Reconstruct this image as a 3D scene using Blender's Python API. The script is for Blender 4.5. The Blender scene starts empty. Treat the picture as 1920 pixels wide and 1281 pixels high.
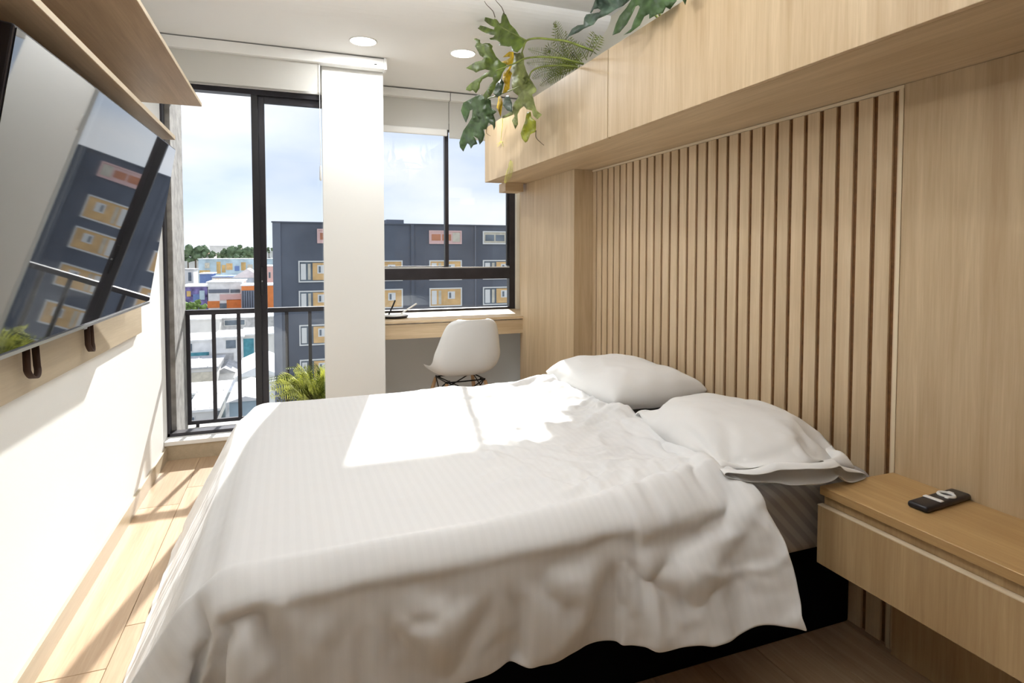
import bpy, bmesh, math, random
from mathutils import Vector, Matrix, noise
R = math.radians
rnd = random.Random(7)
scene = bpy.context.scene
col = scene.collection

# ------------------------------------------------------------ camera
CAMH = 1.25
cam_d = bpy.data.cameras.new('camera'); cam = bpy.data.objects.new('camera', cam_d); col.objects.link(cam)
cam.location = (0, 0, CAMH)
cam.rotation_euler = (R(90 - 2.33), 0, R(-20.5))
cam_d.sensor_width = 36; cam_d.sensor_fit = 'HORIZONTAL'
cam_d.lens = 1106 / 1920 * 36
cam_d.shift_y = -(640.5 - 520) / 1920
cam_d.clip_start = .05; cam_d.clip_end = 2000
scene.camera = cam
scene.view_settings.view_transform = 'Standard'; scene.view_settings.look = 'None'
scene.view_settings.exposure = 0.16; scene.view_settings.gamma = 1.0
scene.view_settings.use_curve_mapping = False

def at(u, v, ax, val):
    """the point of the place seen at pixel (u, v) of the photo whose coordinate ax is val"""
    y, p = R(20.5), R(2.33)
    fw = Vector((math.sin(y)*math.cos(p), math.cos(y)*math.cos(p), -math.sin(p)))
    rt = Vector((math.cos(y), -math.sin(y), 0)); up = rt.cross(fw)
    d = fw*1106 + rt*(u-960) - up*(v-520)
    o = Vector((0, 0, CAMH))
    return o + d*((val-o[ax])/d[ax])

# ------------------------------------------------------------ sky and sun
W = bpy.data.worlds.new('sky'); scene.world = W; W.use_nodes = True
nt = W.node_tree; nt.nodes.clear()
def N(nt, t, **k):
    n = nt.nodes.new(t)
    for a, b in k.items():
        if a[0] == '_': n.inputs[a[1:].replace('_', ' ')].default_value = b
        else: setattr(n, a, b)
    return n
def ramp(nt, stops, interp='LINEAR'):
    n = nt.nodes.new('ShaderNodeValToRGB'); n.color_ramp.interpolation = interp
    e = n.color_ramp.elements
    while len(e) < len(stops): e.new(0.5)
    for el, (p, c) in zip(e, stops):
        el.position = p; el.color = (*c, 1) if len(c) == 3 else c
    return n
tc = N(nt, 'ShaderNodeTexCoord'); sx = N(nt, 'ShaderNodeSeparateXYZ'); nt.links.new(tc.outputs['Generated'], sx.inputs[0])
gr = ramp(nt, [(0.0, (.30, .30, .27)), (.49, (.52, .56, .60)), (.502, (.70, .83, .95)), (.56, (.60, .71, .90)), (.66, (.78, .83, .95)), (.85, (.50, .64, .92)), (1, (.40, .55, .88))])
ma = N(nt, 'ShaderNodeMath', operation='MULTIPLY_ADD'); ma.inputs[1].default_value = .5; ma.inputs[2].default_value = .5
nt.links.new(sx.outputs[2], ma.inputs[0]); nt.links.new(ma.outputs[0], gr.inputs[0])
mp = N(nt, 'ShaderNodeMapping'); mp.inputs['Scale'].default_value = (1.6, 1.6, 4.2); mp.inputs['Location'].default_value = (.35, .2, .1)
nt.links.new(tc.outputs['Generated'], mp.inputs[0])
nz = N(nt, 'ShaderNodeTexNoise', _Scale=1.5, _Detail=5.0, _Roughness=.5); nt.links.new(mp.outputs[0], nz.inputs[0])
cr = ramp(nt, [(.38, (0, 0, 0)), (.66, (1, 1, 1))]); nt.links.new(nz.outputs[0], cr.inputs[0])
mx = N(nt, 'ShaderNodeMixRGB'); mx.inputs[2].default_value = (.96, .97, 1, 1)
nt.links.new(cr.outputs[0], mx.inputs[0]); nt.links.new(gr.outputs[0], mx.inputs[1])
bg = N(nt, 'ShaderNodeBackground', _Strength=1.12); nt.links.new(mx.outputs[0], bg.inputs[0])
wo = N(nt, 'ShaderNodeOutputWorld'); nt.links.new(bg.outputs[0], wo.inputs[0])

SUN_DIR = Vector((-.207, -1, -.588))
sd = bpy.data.lights.new('sun', 'SUN'); sun = bpy.data.objects.new('sun', sd); col.objects.link(sun)
sd.energy = 9.0; sd.angle = .012; sd.color = (1, .98, .94)
sun.rotation_euler = SUN_DIR.to_track_quat('-Z', 'Y').to_euler()
sun.location = (2, 9, 8)

FILL_STRIP_W = 33.0    # each fill light strip added to brighten the room, see strip()
LAMP_W = 6.0      # each recessed downlight, the overhead one is added, see downlight()

# ------------------------------------------------------------ materials
def new_mat(name):
    m = bpy.data.materials.new(name); m.use_nodes = True
    return m, m.node_tree, m.node_tree.nodes['Principled BSDF']
def plain(name, c, rough=.6, metal=0, spec=.5, var=0, bump=0, scale=30, trans=0, coat=0):
    m, t, b = new_mat(name)
    b.inputs['Base Color'].default_value = (*c, 1); b.inputs['Roughness'].default_value = rough
    b.inputs['Metallic'].default_value = metal; b.inputs['Specular IOR Level'].default_value = spec
    b.inputs['Coat Weight'].default_value = coat
    co = N(t, 'ShaderNodeTexCoord')
    if var or bump:
        n = N(t, 'ShaderNodeTexNoise', _Scale=float(scale), _Detail=4.0); t.links.new(co.outputs['Object'], n.inputs[0])
        if var:
            lo = tuple(max(0, x*(1-var)) for x in c); hi = tuple(min(1, x*(1+var)) for x in c)
            r_ = ramp(t, [(.3, lo), (.7, hi)]); t.links.new(n.outputs[0], r_.inputs[0]); t.links.new(r_.outputs[0], b.inputs['Base Color'])
        if bump:
            bp = N(t, 'ShaderNodeBump', _Strength=bump, _Distance=.01); t.links.new(n.outputs[0], bp.inputs['Height']); t.links.new(bp.outputs[0], b.inputs['Normal'])
    if trans:
        tr = N(t, 'ShaderNodeBsdfTranslucent'); mi = N(t, 'ShaderNodeMixShader'); mi.inputs[0].default_value = trans
        out = t.nodes['Material Output']; t.links.new(b.outputs[0], mi.inputs[1]); t.links.new(tr.outputs[0], mi.inputs[2])
        src = b.inputs['Base Color'].links[0].from_socket if b.inputs['Base Color'].links else None
        if src: t.links.new(src, tr.inputs[0])
        else: tr.inputs[0].default_value = (*c, 1)
        t.links.new(mi.outputs[0], out.inputs[0])
    return m
def wood(name, dark, light, axis='Z', rough=.45, per=0.08, s=1.0):
    """laminate with the grain running along one axis"""
    m, t, b = new_mat(name)
    co = N(t, 'ShaderNodeTexCoord'); oi = N(t, 'ShaderNodeObjectInfo')
    ad = N(t, 'ShaderNodeVectorMath', operation='ADD'); sc = N(t, 'ShaderNodeMath', operation='MULTIPLY'); sc.inputs[1].default_value = 37.0
    t.links.new(oi.outputs['Random'], sc.inputs[0]); t.links.new(co.outputs['Object'], ad.inputs[0]); t.links.new(sc.outputs[0], ad.inputs[1])
    def layer(k, al, detail):
        mp = N(t, 'ShaderNodeMapping'); v = [k, k, k]; v['XYZ'.index(axis)] = al
        mp.inputs['Scale'].default_value = v
        n = N(t, 'ShaderNodeTexNoise', _Scale=1.0, _Detail=detail, _Roughness=.55, _Distortion=.6)
        t.links.new(ad.outputs[0], mp.inputs[0]); t.links.new(mp.outputs[0], n.inputs[0]); return n
    a = layer(16*s, 1.1*s, 4.0); f = layer(120*s, 5*s, 3.0)
    mixn = N(t, 'ShaderNodeMath', operation='MULTIPLY_ADD'); mixn.inputs[1].default_value = .35
    t.links.new(f.outputs[0], mixn.inputs[0])
    m2 = N(t, 'ShaderNodeMath', operation='MULTIPLY'); m2.inputs[1].default_value = .65
    t.links.new(a.outputs[0], m2.inputs[0]); t.links.new(m2.outputs[0], mixn.inputs[2])
    rp = ramp(t, [(.34, dark), (.52, tuple((x+y)/2 for x, y in zip(dark, light))), (.66, light)])
    t.links.new(mixn.outputs[0], rp.inputs[0])
    hv = N(t, 'ShaderNodeHueSaturation'); mr = N(t, 'ShaderNodeMapRange'); mr.inputs['To Min'].default_value = 1-per; mr.inputs['To Max'].default_value = 1+per
    t.links.new(oi.outputs['Random'], mr.inputs[0]); t.links.new(mr.outputs[0], hv.inputs['Value']); t.links.new(rp.outputs[0], hv.inputs['Color'])
    t.links.new(hv.outputs[0], b.inputs['Base Color']); b.inputs['Roughness'].default_value = rough
    bp = N(t, 'ShaderNodeBump', _Strength=.12, _Distance=.003); t.links.new(f.outputs[0], bp.inputs['Height']); t.links.new(bp.outputs[0], b.inputs['Normal'])
    return m
OAK_D, OAK_L = (.46, .33, .19), (.63, .485, .31)
M = {}
M['oak_v'] = wood('oak laminate, upright grain', OAK_D, OAK_L, 'Z', per=.03)
M['oak_h'] = wood('oak laminate, long grain', OAK_D, OAK_L, 'Y', per=.03)
M['oak_x'] = wood('oak laminate, cross grain', OAK_D, OAK_L, 'X', per=.03)
M['slat'] = wood('oak slat', (.52, .38, .23), (.68, .53, .35), 'Z', per=.045)
M['groove'] = plain('brown slat backing', (.17, .075, .022), .6, var=.25, scale=60)
M['edge'] = plain('pale oak edge banding', (.74, .62, .44), .5)
M['night'] = wood('warm oak top', (.40, .24, .095), (.56, .37, .165), 'Y', per=.02)
M['night_v'] = wood('warm oak front', (.40, .265, .13), (.56, .40, .215), 'Z', per=.02)
M['shelf'] = wood('shelf oak', (.34, .235, .14), (.50, .36, .23), 'Y', per=.03)
M['floor'] = wood('oak floor board', (.38, .25, .145), (.54, .39, .25), 'Y', rough=.38, per=.10)
M['base_board'] = wood('oak baseboard', (.44, .36, .25), (.54, .45, .32), 'Y', rough=.5)
M['wall'] = plain('white wall paint', (.82, .82, .795), .85, spec=.2, bump=.03, scale=180)
M['back_dark'] = wood('dark back wall wood', (.10, .06, .035), (.17, .11, .07), 'Z')  # unseen back wall, kept dark so it returns less light
M['ceil'] = plain('white ceiling paint', (.87, .87, .86), .9, spec=.2)
M['cream'] = plain('cream wall paint', (.74, .71, .62), .9, spec=.2)
M['alu'] = plain('dark bronze aluminium', (.035, .033, .04), .35, .4, .5, var=.2, scale=8)
M['alu2'] = plain('black aluminium sash', (.022, .022, .026), .4, .3)
M['alu_pale'] = plain('pale aluminium track', (.60, .60, .60), .4, .5)
M['concrete'] = plain('raw concrete', (.30, .29, .275), .9, var=.28, bump=.5, scale=14)
M['white_metal'] = plain('white powder coat', (.80, .80, .78), .4)
M['sill'] = plain('white sill', (.80, .79, .76), .5)
M['blind'] = plain('off-white blind cloth', (.72, .71, .67), .95, spec=.1, trans=.25)
M['tile'] = plain('grey ledge tile', (.50, .49, .47), .7, var=.2, scale=9)
M['black'] = plain('black fabric', (.006, .006, .008), .95, spec=.05)
M['blackplastic'] = plain('black plastic', (.012, .011, .016), .35)
M['whiteprint'] = plain('white rubber', (.80, .79, .76), .5)
M['screen'] = plain('glossy dark screen', (.012, .013, .016), .03, spec=1.0, coat=1.0)
M['silver'] = plain('silver trim', (.55, .56, .58), .3, .8)
M['strap'] = plain('brown strap', (.05, .022, .012), .7)
M['shell'] = plain('white plastic shell', (.78, .79, .79), .35)
M['legwood'] = wood('beech leg', (.40, .22, .10), (.60, .38, .20), 'Z', rough=.4)
M['wire'] = plain('black steel', (.012, .012, .014), .4, .6)
M['soil'] = plain('potting soil', (.045, .03, .02), .95, bump=.6, scale=50)
M['leaf_dark'] = plain('dark green leaf', (.06, .115, .035), .45, var=.45, scale=14, trans=.25)
M['leaf_mid'] = plain('green leaf', (.15, .22, .03), .45, var=.5, scale=16, trans=.3)
M['leaf_pale'] = plain('grey green leaf', (.30, .34, .12), .65, var=.5, scale=14, trans=.3)
M['leaf_blue'] = plain('blue green leaf', (.07, .115, .08), .4, var=.4, scale=18, trans=.2)
M['leaf_yellow'] = plain('yellowing leaf', (.72, .50, .02), .65, var=.4, scale=24, trans=.3)
M['leaf_lime'] = plain('lime leaf', (.36, .38, .02), .5, var=.3, scale=24, trans=.3)
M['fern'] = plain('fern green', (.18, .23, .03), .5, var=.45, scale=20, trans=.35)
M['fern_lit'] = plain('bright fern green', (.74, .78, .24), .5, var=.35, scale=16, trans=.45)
M['stem'] = plain('green stem', (.16, .20, .03), .5, var=.4, scale=20)
M['twig'] = plain('dry twig', (.09, .06, .035), .8)
M['pot'] = plain('grey pot', (.35, .34, .33), .7)
def cloth_mat(name, c, stripe=0.0, pitch=.024, crease=5.0, head=.25):
    m, t, b = new_mat(name)
    b.inputs['Roughness'].default_value = .8; b.inputs['Specular IOR Level'].default_value = .25
    b.inputs['Sheen Weight'].default_value = .15
    uv = N(t, 'ShaderNodeUVMap'); sp = N(t, 'ShaderNodeSeparateXYZ'); t.links.new(uv.outputs[0], sp.inputs[0])
    n = N(t, 'ShaderNodeTexNoise', _Scale=900.0, _Detail=2.0); t.links.new(uv.outputs[0], n.inputs[0])
    n2 = N(t, 'ShaderNodeTexNoise', noise_type='RIDGED_MULTIFRACTAL', _Scale=crease, _Detail=4.0, _Roughness=.5, _Distortion=.9); t.links.new(uv.outputs[0], n2.inputs[0])
    n3 = N(t, 'ShaderNodeTexNoise', _Scale=2.3, _Detail=2.0); t.links.new(uv.outputs[0], n3.inputs[0])
    lo = ramp(t, [(.42, (0, 0, 0)), (.62, (1, 1, 1))]); t.links.new(n3.outputs[0], lo.inputs[0])
    hd = N(t, 'ShaderNodeMapRange'); hd.inputs['From Min'].default_value = .9; hd.inputs['From Max'].default_value = 1.5; hd.inputs['To Min'].default_value = head; t.links.new(sp.outputs[0], hd.inputs[0])
    mm = N(t, 'ShaderNodeMath', operation='MULTIPLY'); t.links.new(lo.outputs[0], mm.inputs[0]); t.links.new(hd.outputs[0], mm.inputs[1])
    m4 = N(t, 'ShaderNodeMath', operation='MULTIPLY'); t.links.new(n2.outputs[0], m4.inputs[0]); t.links.new(mm.outputs[0], m4.inputs[1])
    bp2 = N(t, 'ShaderNodeBump', _Strength=.9, _Distance=.018); t.links.new(m4.outputs[0], bp2.inputs['Height'])
    bp = N(t, 'ShaderNodeBump', _Strength=.08, _Distance=.001); t.links.new(n.outputs[0], bp.inputs['Height'])
    t.links.new(bp2.outputs[0], bp.inputs['Normal']); t.links.new(bp.outputs[0], b.inputs['Normal'])
    if stripe:
        mu = N(t, 'ShaderNodeMath', operation='MULTIPLY'); mu.inputs[1].default_value = 2*math.pi/pitch
        si = N(t, 'ShaderNodeMath', operation='SINE'); t.links.new(sp.outputs[0], mu.inputs[0]); t.links.new(mu.outputs[0], si.inputs[0])
        rp = ramp(t, [(.35, tuple(x*(1-stripe) for x in c)), (.65, c)])
        mr = N(t, 'ShaderNodeMapRange'); mr.inputs['From Min'].default_value = -1; t.links.new(si.outputs[0], mr.inputs[0]); t.links.new(mr.outputs[0], rp.inputs[0])
        t.links.new(rp.outputs[0], b.inputs['Base Color'])
    else: b.inputs['Base Color'].default_value = (*c, 1)
    return m
M['duvet'] = cloth_mat('striped white satin', (.80, .80, .80), .018, .026)
M['pillow'] = cloth_mat('white cotton', (.80, .795, .785), crease=6.5, head=.8)
M['mattress'] = cloth_mat('grey beige ticking', (.42, .39, .37), .25, .05)
def glass_mat(name='window glass'):
    m = bpy.data.materials.new(name); m.use_nodes = True; t = m.node_tree; t.nodes.clear()
    tr = N(t, 'ShaderNodeBsdfTransparent'); tr.inputs[0].default_value = (.955, .965, .965, 1)
    g = N(t, 'ShaderNodeBsdfGlossy', _Roughness=0.0); fr = N(t, 'ShaderNodeFresnel', _IOR=1.45)
    mi = N(t, 'ShaderNodeMixShader'); o = N(t, 'ShaderNodeOutputMaterial')
    t.links.new(fr.outputs[0], mi.inputs[0]); t.links.new(tr.outputs[0], mi.inputs[1]); t.links.new(g.outputs[0], mi.inputs[2]); t.links.new(mi.outputs[0], o.inputs[0])
    return m
M['glass'] = glass_mat()
def lamp_mat():
    m = bpy.data.materials.new('lit diffuser'); m.use_nodes = True; t = m.node_tree; t.nodes.clear()
    e = N(t, 'ShaderNodeEmission', _Strength=6.0); e.inputs[0].default_value = (1, .97, .88, 1)
    o = N(t, 'ShaderNodeOutputMaterial'); t.links.new(e.outputs[0], o.inputs[0]); return m
M['lamp'] = lamp_mat()

# ------------------------------------------------------------ helpers
def add_box(bm, lo, hi, bev=0, seg=2):
    b2 = bmesh.new(); bmesh.ops.create_cube(b2, size=1)
    for v in b2.verts: v.co = Vector([lo[i] + (v.co[i]+.5)*(hi[i]-lo[i]) for i in range(3)])
    if bev: bmesh.ops.bevel(b2, geom=b2.edges[:], offset=bev, segments=seg, affect='EDGES', profile=.5)
    me = bpy.data.meshes.new('t'); b2.to_mesh(me); b2.free(); bm.from_mesh(me); bpy.data.meshes.remove(me)
    return bm
def box(lo, hi, bev=0, seg=2): return add_box(bmesh.new(), lo, hi, bev, seg)
def add_tube(bm, pts, r, n=8, cap=True):
    pts = [Vector(p) for p in pts]; rs = r if isinstance(r, (list, tuple)) else [r]*len(pts)
    rings = []; ref = None
    for i, p in enumerate(pts):
        t = (pts[min(i+1, len(pts)-1)] - pts[max(i-1, 0)]).normalized()
        if ref is None: ref = Vector((0, 0, 1)) if abs(t.z) < .9 else Vector((1, 0, 0))
        a = t.cross(ref).normalized(); b = a.cross(t).normalized(); ref = b
        rings.append([bm.verts.new(p + (a*math.cos(2*math.pi*k/n) + b*math.sin(2*math.pi*k/n))*rs[i]) for k in range(n)])
    for i in range(len(rings)-1):
        for k in range(n): bm.faces.new([rings[i][k], rings[i][(k+1) % n], rings[i+1][(k+1) % n], rings[i+1][k]])
    if cap: bm.faces.new(rings[0][::-1]); bm.faces.new(rings[-1])
    return bm
def add_lathe(bm, prof, c, n=24):
    rings = [[bm.verts.new((c[0]+r*math.cos(2*math.pi*k/n), c[1]+r*math.sin(2*math.pi*k/n), c[2]+z)) for k in range(n)] for r, z in prof]
    for i in range(len(rings)-1):
        for k in range(n): bm.faces.new([rings[i][k], rings[i][(k+1) % n], rings[i+1][(k+1) % n], rings[i+1][k]])
    bm.faces.new(rings[0][::-1]); bm.faces.new(rings[-1]); return bm
def origin_of(o):
    l = Vector((0, 0, 0)); 
    while o is not None: l = l + Vector(o.location); o = o.parent
    return l
def obj(name, bm, mat, parent=None, smooth=False, solid=0, local=False):
    """link the bmesh (world coordinates unless local) as one mesh object"""
    bmesh.ops.recalc_face_normals(bm, faces=bm.faces)
    me = bpy.data.meshes.new(name)
    if parent is not None and not local:
        off = origin_of(parent)
        for v in bm.verts: v.co -= off
    bm.to_mesh(me); bm.free()
    if smooth:
        for p in me.polygons: p.use_smooth = True
    me.materials.append(mat)
    o = bpy.data.objects.new(name, me); col.objects.link(o); o.parent = parent
    if solid:
        s = o.modifiers.new('thickness', 'SOLIDIFY'); s.thickness = solid; s.offset = 0
    return o
def thing(name, label, cat, loc, group=None, rotz=0):
    o = bpy.data.objects.new(name, None); o.empty_display_size = .1; col.objects.link(o)
    o.location = loc; o.rotation_euler = (0, 0, rotz); o['label'] = label; o['category'] = cat
    if group: o['group'] = group
    return o
def struct(name, bm, mat, parent=None, **k):
    o = obj(name, bm, mat, parent, **k)
    if parent is None: o['kind'] = 'structure'
    return o
def sempty(name, loc=(0, 0, 0)):
    o = bpy.data.objects.new(name, None); o.empty_display_size = .1; col.objects.link(o); o.location = loc; o['kind'] = 'structure'; return o
def points(a):
    """a run of points: millimetre steps from each point to the next"""
    out = []; acc = [0, 0, 0]
    for i in range(0, len(a), 3):
        for c in range(3): acc[c] += a[i+c]
        out.append(Vector((acc[0]/1000, acc[1]/1000, acc[2]/1000)))
    return out
# ------------------------------------------------------------ the room
XL, XR, YW, YB, YN = -.73, 1.775, 4.04, 4.72, -1.3
fl = sempty('floor')
obj('subfloor', box((XL-.1, YN, -.12), (XR, 4.75, -.012)), M['groove'], fl)
pw, pl = .19, 1.25; row = 0; x = XL
while x < XR-.001:
    x2 = min(x+pw, XR); y = YN - rnd.random()*pl
    while y < 4.72:
        a, b = max(y, YN), min(y+pl, 4.72)
        ymax = 4.04 if x2 < .62 else 4.72
        b = min(b, ymax)
        if b-a > .05: obj('plank', box((x+.0008, a+.0008, -.012), (x2-.0008, b-.0008, 0), .0012, 1), M['floor'], fl)
        y += pl
    x += pw
struct('wall_left', box((XL-.12, YN, 0), (XL, 4.10, 2.75)), M['wall'])
struct('baseboard_left', box((XL, YN, 0), (XL+.012, YW-.03, .078)), M['base_board'])
struct('baseboard_window', box((XL, YW-.03, 0), (.2, YW, .092)), M['base_board'])
struct('wall_back', box((XL-.12, YN-.1, 0), (XR+.1, YN, 2.75)), M['back_dark'])
struct('wall_right', box((XR, YN, 0), (XR+.12, 4.18, 2.75)), M['cream'])
struct('wall_column', add_box(box((.2, YW, 0), (.59, 4.098, 2.6)), (.264, 4.098, 0), (.59, 4.30, 2.6)), M['wall'])
struct('wall_bay_left', box((.55, 4.30, 0), (.59, 4.78, 2.6)), M['wall'])
struct('wall_bay_right', box((1.846, 4.0, 0), (1.95, 4.78, 2.6)), M['cream'])
struct('wall_under_window', box((.59, 4.70, 0), (1.845, 4.80, .775)), M['wall'])
struct('wall_over_window', box((.59, 4.72, 2.26), (1.845, 4.80, 2.6)), M['wall'])
struct('wall_over_door', box((XL, YW+.045, 2.285), (.2, YW+.06, 2.6)), M['wall'])
struct('wall_balcony', box((-.95, YW+.135, -.3), (-.69, 4.60, 2.7)), M['concrete'])
# ceiling: a flat bulkhead by the windows that sweeps up in a cove to the higher ceiling
bm = bmesh.new(); prof = [(4.82, 2.525), (3.41, 2.525)]
for k in range(1, 13):
    a = k/12*math.pi/2; prof.append((3.41-.32*math.sin(a)*1.0, 2.525+.115*(1-math.cos(a))))
prof += [(YN-.1, 2.64), (YN-.1, 2.80), (4.82, 2.80)]
L = [bm.verts.new((XL-.12, y, z)) for y, z in prof]; Q = [bm.verts.new((1.95, y, z)) for y, z in prof]
for i in range(len(prof)): j = (i+1) % len(prof); bm.faces.new([L[i], L[j], Q[j], Q[i]])
bm.faces.new(L[::-1]); bm.faces.new(Q)
struct('ceiling', bm, M['ceil'])

# ---- balcony door
YD_ = 4.10
d = sempty('door_1')
obj('jamb', box((XL-.02, YD_, .11), (-.717, YD_+.07, 2.32)), M['alu'], d)
obj('head_rail', box((XL-.02, YD_, 2.252), (.262, YD_+.07, 2.32)), M['alu'], d)
obj('bottom_track', box((XL-.02, YD_, .118), (.262, YD_+.075, .138)), M['alu'], d)
obj('sill', box((XL, YW-.045, .092), (.262, YD_+.09, .118), .003), M['sill'], d)
obj('stile', box((-.226, YD_+.005, .138), (-.186, YD_+.035, 2.252), .003), M['alu2'], d)
bm = box((-.190, YD_+.035, .138), (-.149, YD_+.065, 2.252), .003); add_box(bm, (.225, YD_+.035, .138), (.26, YD_+.065, 2.252))
add_box(bm, (-.149, YD_+.035, 2.212), (.225, YD_+.065, 2.252)); add_box(bm, (-.149, YD_+.035, .138), (.225, YD_+.065, .19))
obj('sash', bm, M['alu'], d)
obj('pane', box((-.149, YD_+.047, .19), (.225, YD_+.053, 2.212)), M['glass'], d)
obj('latch', box((-.185, YD_-.005, .98), (-.172, YD_+.034, 1.16), .003), M['alu2'], d)
obj('lock_pin', box((-.18, YD_-.012, 1.066), (-.174, YD_-.005, 1.076)), M['silver'], d)
# ---- balcony ledge and railing
struct('trim_ledge', box((-.95, YW+.14, -.35), (.56, 4.70, .035)), M['tile'])
rl = thing('railing', 'dark metal balcony railing with upright bars beyond the sliding door', 'railing', (-.25, 4.6, .035))
obj('handrail', box((-.69, 4.575, .822), (.55, 4.625, .856), .003), M['alu'], rl)
obj('bottom_rail', box((-.69, 4.588, .055), (.55, 4.612, .080)), M['alu'], rl)
for i in range(8): obj('baluster', box((-.69+.16*i, 4.588, .080), (-.666+.16*i, 4.612, .824)), M['alu'], rl)
obj('baluster', box((.526, 4.588, .080), (.55, 4.612, .824)), M['alu'], rl)
for x in (-.64, -.02, .5): obj('foot', box((x, 4.59, .035), (x+.02, 4.61, .056)), M['alu'], rl)
# ---- bay window
w = sempty('window_1')
obj('jamb', box((1.733, 4.70, .775), (1.785, 4.76, 2.30)), M['alu'], w)
obj('jamb', box((.59, 4.70, .775), (.63, 4.76, 2.30)), M['alu'], w)
obj('transom', box((.63, 4.69, 1.036), (1.733, 4.76, 1.128), .003), M['alu'], w)
obj('head', box((.63, 4.70, 2.24), (1.733, 4.76, 2.30)), M['alu'], w)
obj('sill_bar', box((.63, 4.70, .775), (1.733, 4.76, .795)), M['alu'], w)
obj('track', box((.63, 4.694, 1.128), (1.733, 4.70, 1.138)), M['alu_pale'], w)
obj('mullion', box((1.176, 4.70, 1.128), (1.206, 4.745, 2.24)), M['alu'], w)
obj('sash', add_box(box((.63, 4.712, 1.128), (1.176, 4.74, 1.146)), (1.715, 4.712, 1.146), (1.733, 4.74, 2.24)), M['alu2'], w)
for a, b, c, e in ((.63, 1.176, 1.146, 2.24), (1.206, 1.715, 1.128, 2.24), (.63, 1.733, .795, 1.036)):
    obj('pane', box((a, 4.723, c), (b, 4.729, e)), M['glass'], w)
struct('trim_1', box((1.785, 4.66, .775), (1.815, 4.76, 2.45)), M['cream'])
struct('trim_2', box((1.812, 4.50, .775), (1.845, 4.67, 2.45)), M['oak_v'])

# ---- right wall cladding
sp = sempty('wall_cladding', (XR, 2.3, 0))
obj('backing_panel', box((XR-.006, 1.295, 0), (XR, 3.27, 1.765)), M['groove'], sp)
g0, gp, gw = 1.313, .0683, .016
ys = [1.2955] + [g0+gp*i + gw/2 for i in range(29)]
ye = [g0+gp*i - gw/2 for i in range(29)] + [3.27]
for a, b in zip(ys, ye):
    if b-a > .004: obj('slat', box((1.76, a, 0), (XR-.0055, b, 1.752), .0012, 1), M['slat'], sp)
obj('top_trim', box((1.754, 1.283, 1.753), (XR-.005, 3.27, 1.763)), M['edge'], sp)
obj('side_trim', box((1.752, 1.283, 0), (XR-.005, 1.2945, 1.753)), M['edge'], sp)
obj('panel', box((1.63, 3.27, 0), (XR, 4.18, 1.764)), M['oak_v'], sp)
obj('panel', box((1.755, -.2, 0), (XR, 1.2825, 1.764)), M['oak_v'], sp)
obj('panel', box((1.755, YN, 0), (XR, -.203, 1.764)), M['oak_v'], sp)

# ------------------------------------------------------------ planter cabinet over the bed
pc = thing('planter_cabinet', 'long oak wall cabinet over the bed with a planting trough along its top', 'cabinet', (1.55, 2.3, 1.765))
bm = box((1.35, YN, 1.765), (XR-.001, 4.118, 1.783)); add_box(bm, (1.35, YN, 2.02), (1.74, 4.10, 2.035))
obj('bottom_panel', bm, M['oak_h'], pc)
obj('end_panel', box((1.35, 4.10, 1.783), (XR-.001, 4.12, 2.156)), M['oak_v'], pc)
obj('back_panel', box((1.745, YN, 1.783), (XR-.001, 4.10, 2.20)), M['oak_v'], pc)
for a, b in ((2.343, 4.12), (.55, 2.337), (YN, .544)):
    f = obj('front_panel', box((1.33, a, 1.765), (1.3495, b, 2.156), .0012, 1), M['oak_v'], pc)
obj('soil', box((1.35, YN, 2.035), (1.745, 4.10, 2.10)), M['soil'], pc)
bl = obj('support_block', box((1.46, 4.04, 1.70), (1.60, 4.18, 1.7645), .001, 1), M['oak_x'], pc)

# ------------------------------------------------------------ shelves, wall panel and television on the left wall
t = thing('wall_shelf', 'upper deep oak shelf high on the left wall near the ceiling', 'shelf', (XL, 1.9, 2.01))
obj('board', box((XL, -.3, 2.01), (-.425, 3.462, 2.028), .0008, 1), M['shelf'], t)
obj('edge_banding', box((-.4255, -.3, 2.011), (-.4235, 3.462, 2.027)), M['edge'], t)
t = thing('wall_shelf', 'lower narrow oak shelf just above the television', 'shelf', (XL, 1.9, 1.777))
obj('board', box((XL, -.3, 1.777), (-.50, 3.146, 1.796), .0008, 1), M['shelf'], t)
obj('edge_banding', box((-.5005, -.3, 1.778), (-.4985, 3.146, 1.795)), M['edge'], t)
wp = thing('wall_panel', 'oak board on the left wall behind the television', 'wall panel', (XL, 2.0, .85))
obj('board', box((XL, -.2, .852), (-.71, 3.42, 1.777), .001, 1), M['base_board'], wp)
# television, tipped forward
d1 = (at(562, 462, 1, 5) - Vector((0, 0, CAMH))).normalized()
Pb = at(279.5, 569.4, 0, -.62); Pt = at(330, 280, 0, -.494)
upv = Pt-Pb; HT = upv.length; upv.normalize(); upv = (upv - d1*upv.dot(d1)).normalized()
nv = upv.cross(d1).normalized()
if nv.x < 0: nv = -nv
WT = 1.645
def tvbox(a0, a1, b0, b1, c0, c1, bev=0):
    bm = box((a0, b0, c0), (a1, b1, c1), bev)
    for v in bm.verts: v.co = Pb - d1*v.co.x + upv*v.co.y + nv*v.co.z
    return bm
tv = thing('television', 'large flat television tilted forward on the left wall', 'television', tuple(Pb - d1*WT/2))
obj('casing', tvbox(0, WT, 0, HT, -.035, -.002, .004), M['blackplastic'], tv)
obj('screen', tvbox(.008, WT-.008, .016, HT-.006, -.003, .0006), M['screen'], tv)
obj('bottom_trim', tvbox(.002, WT-.002, .001, .011, -.004, .0022), M['silver'], tv)
obj('sensor', tvbox(WT*.51, WT*.51+.03, -.006, .002, -.012, -.001), M['silver'], tv)
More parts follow.
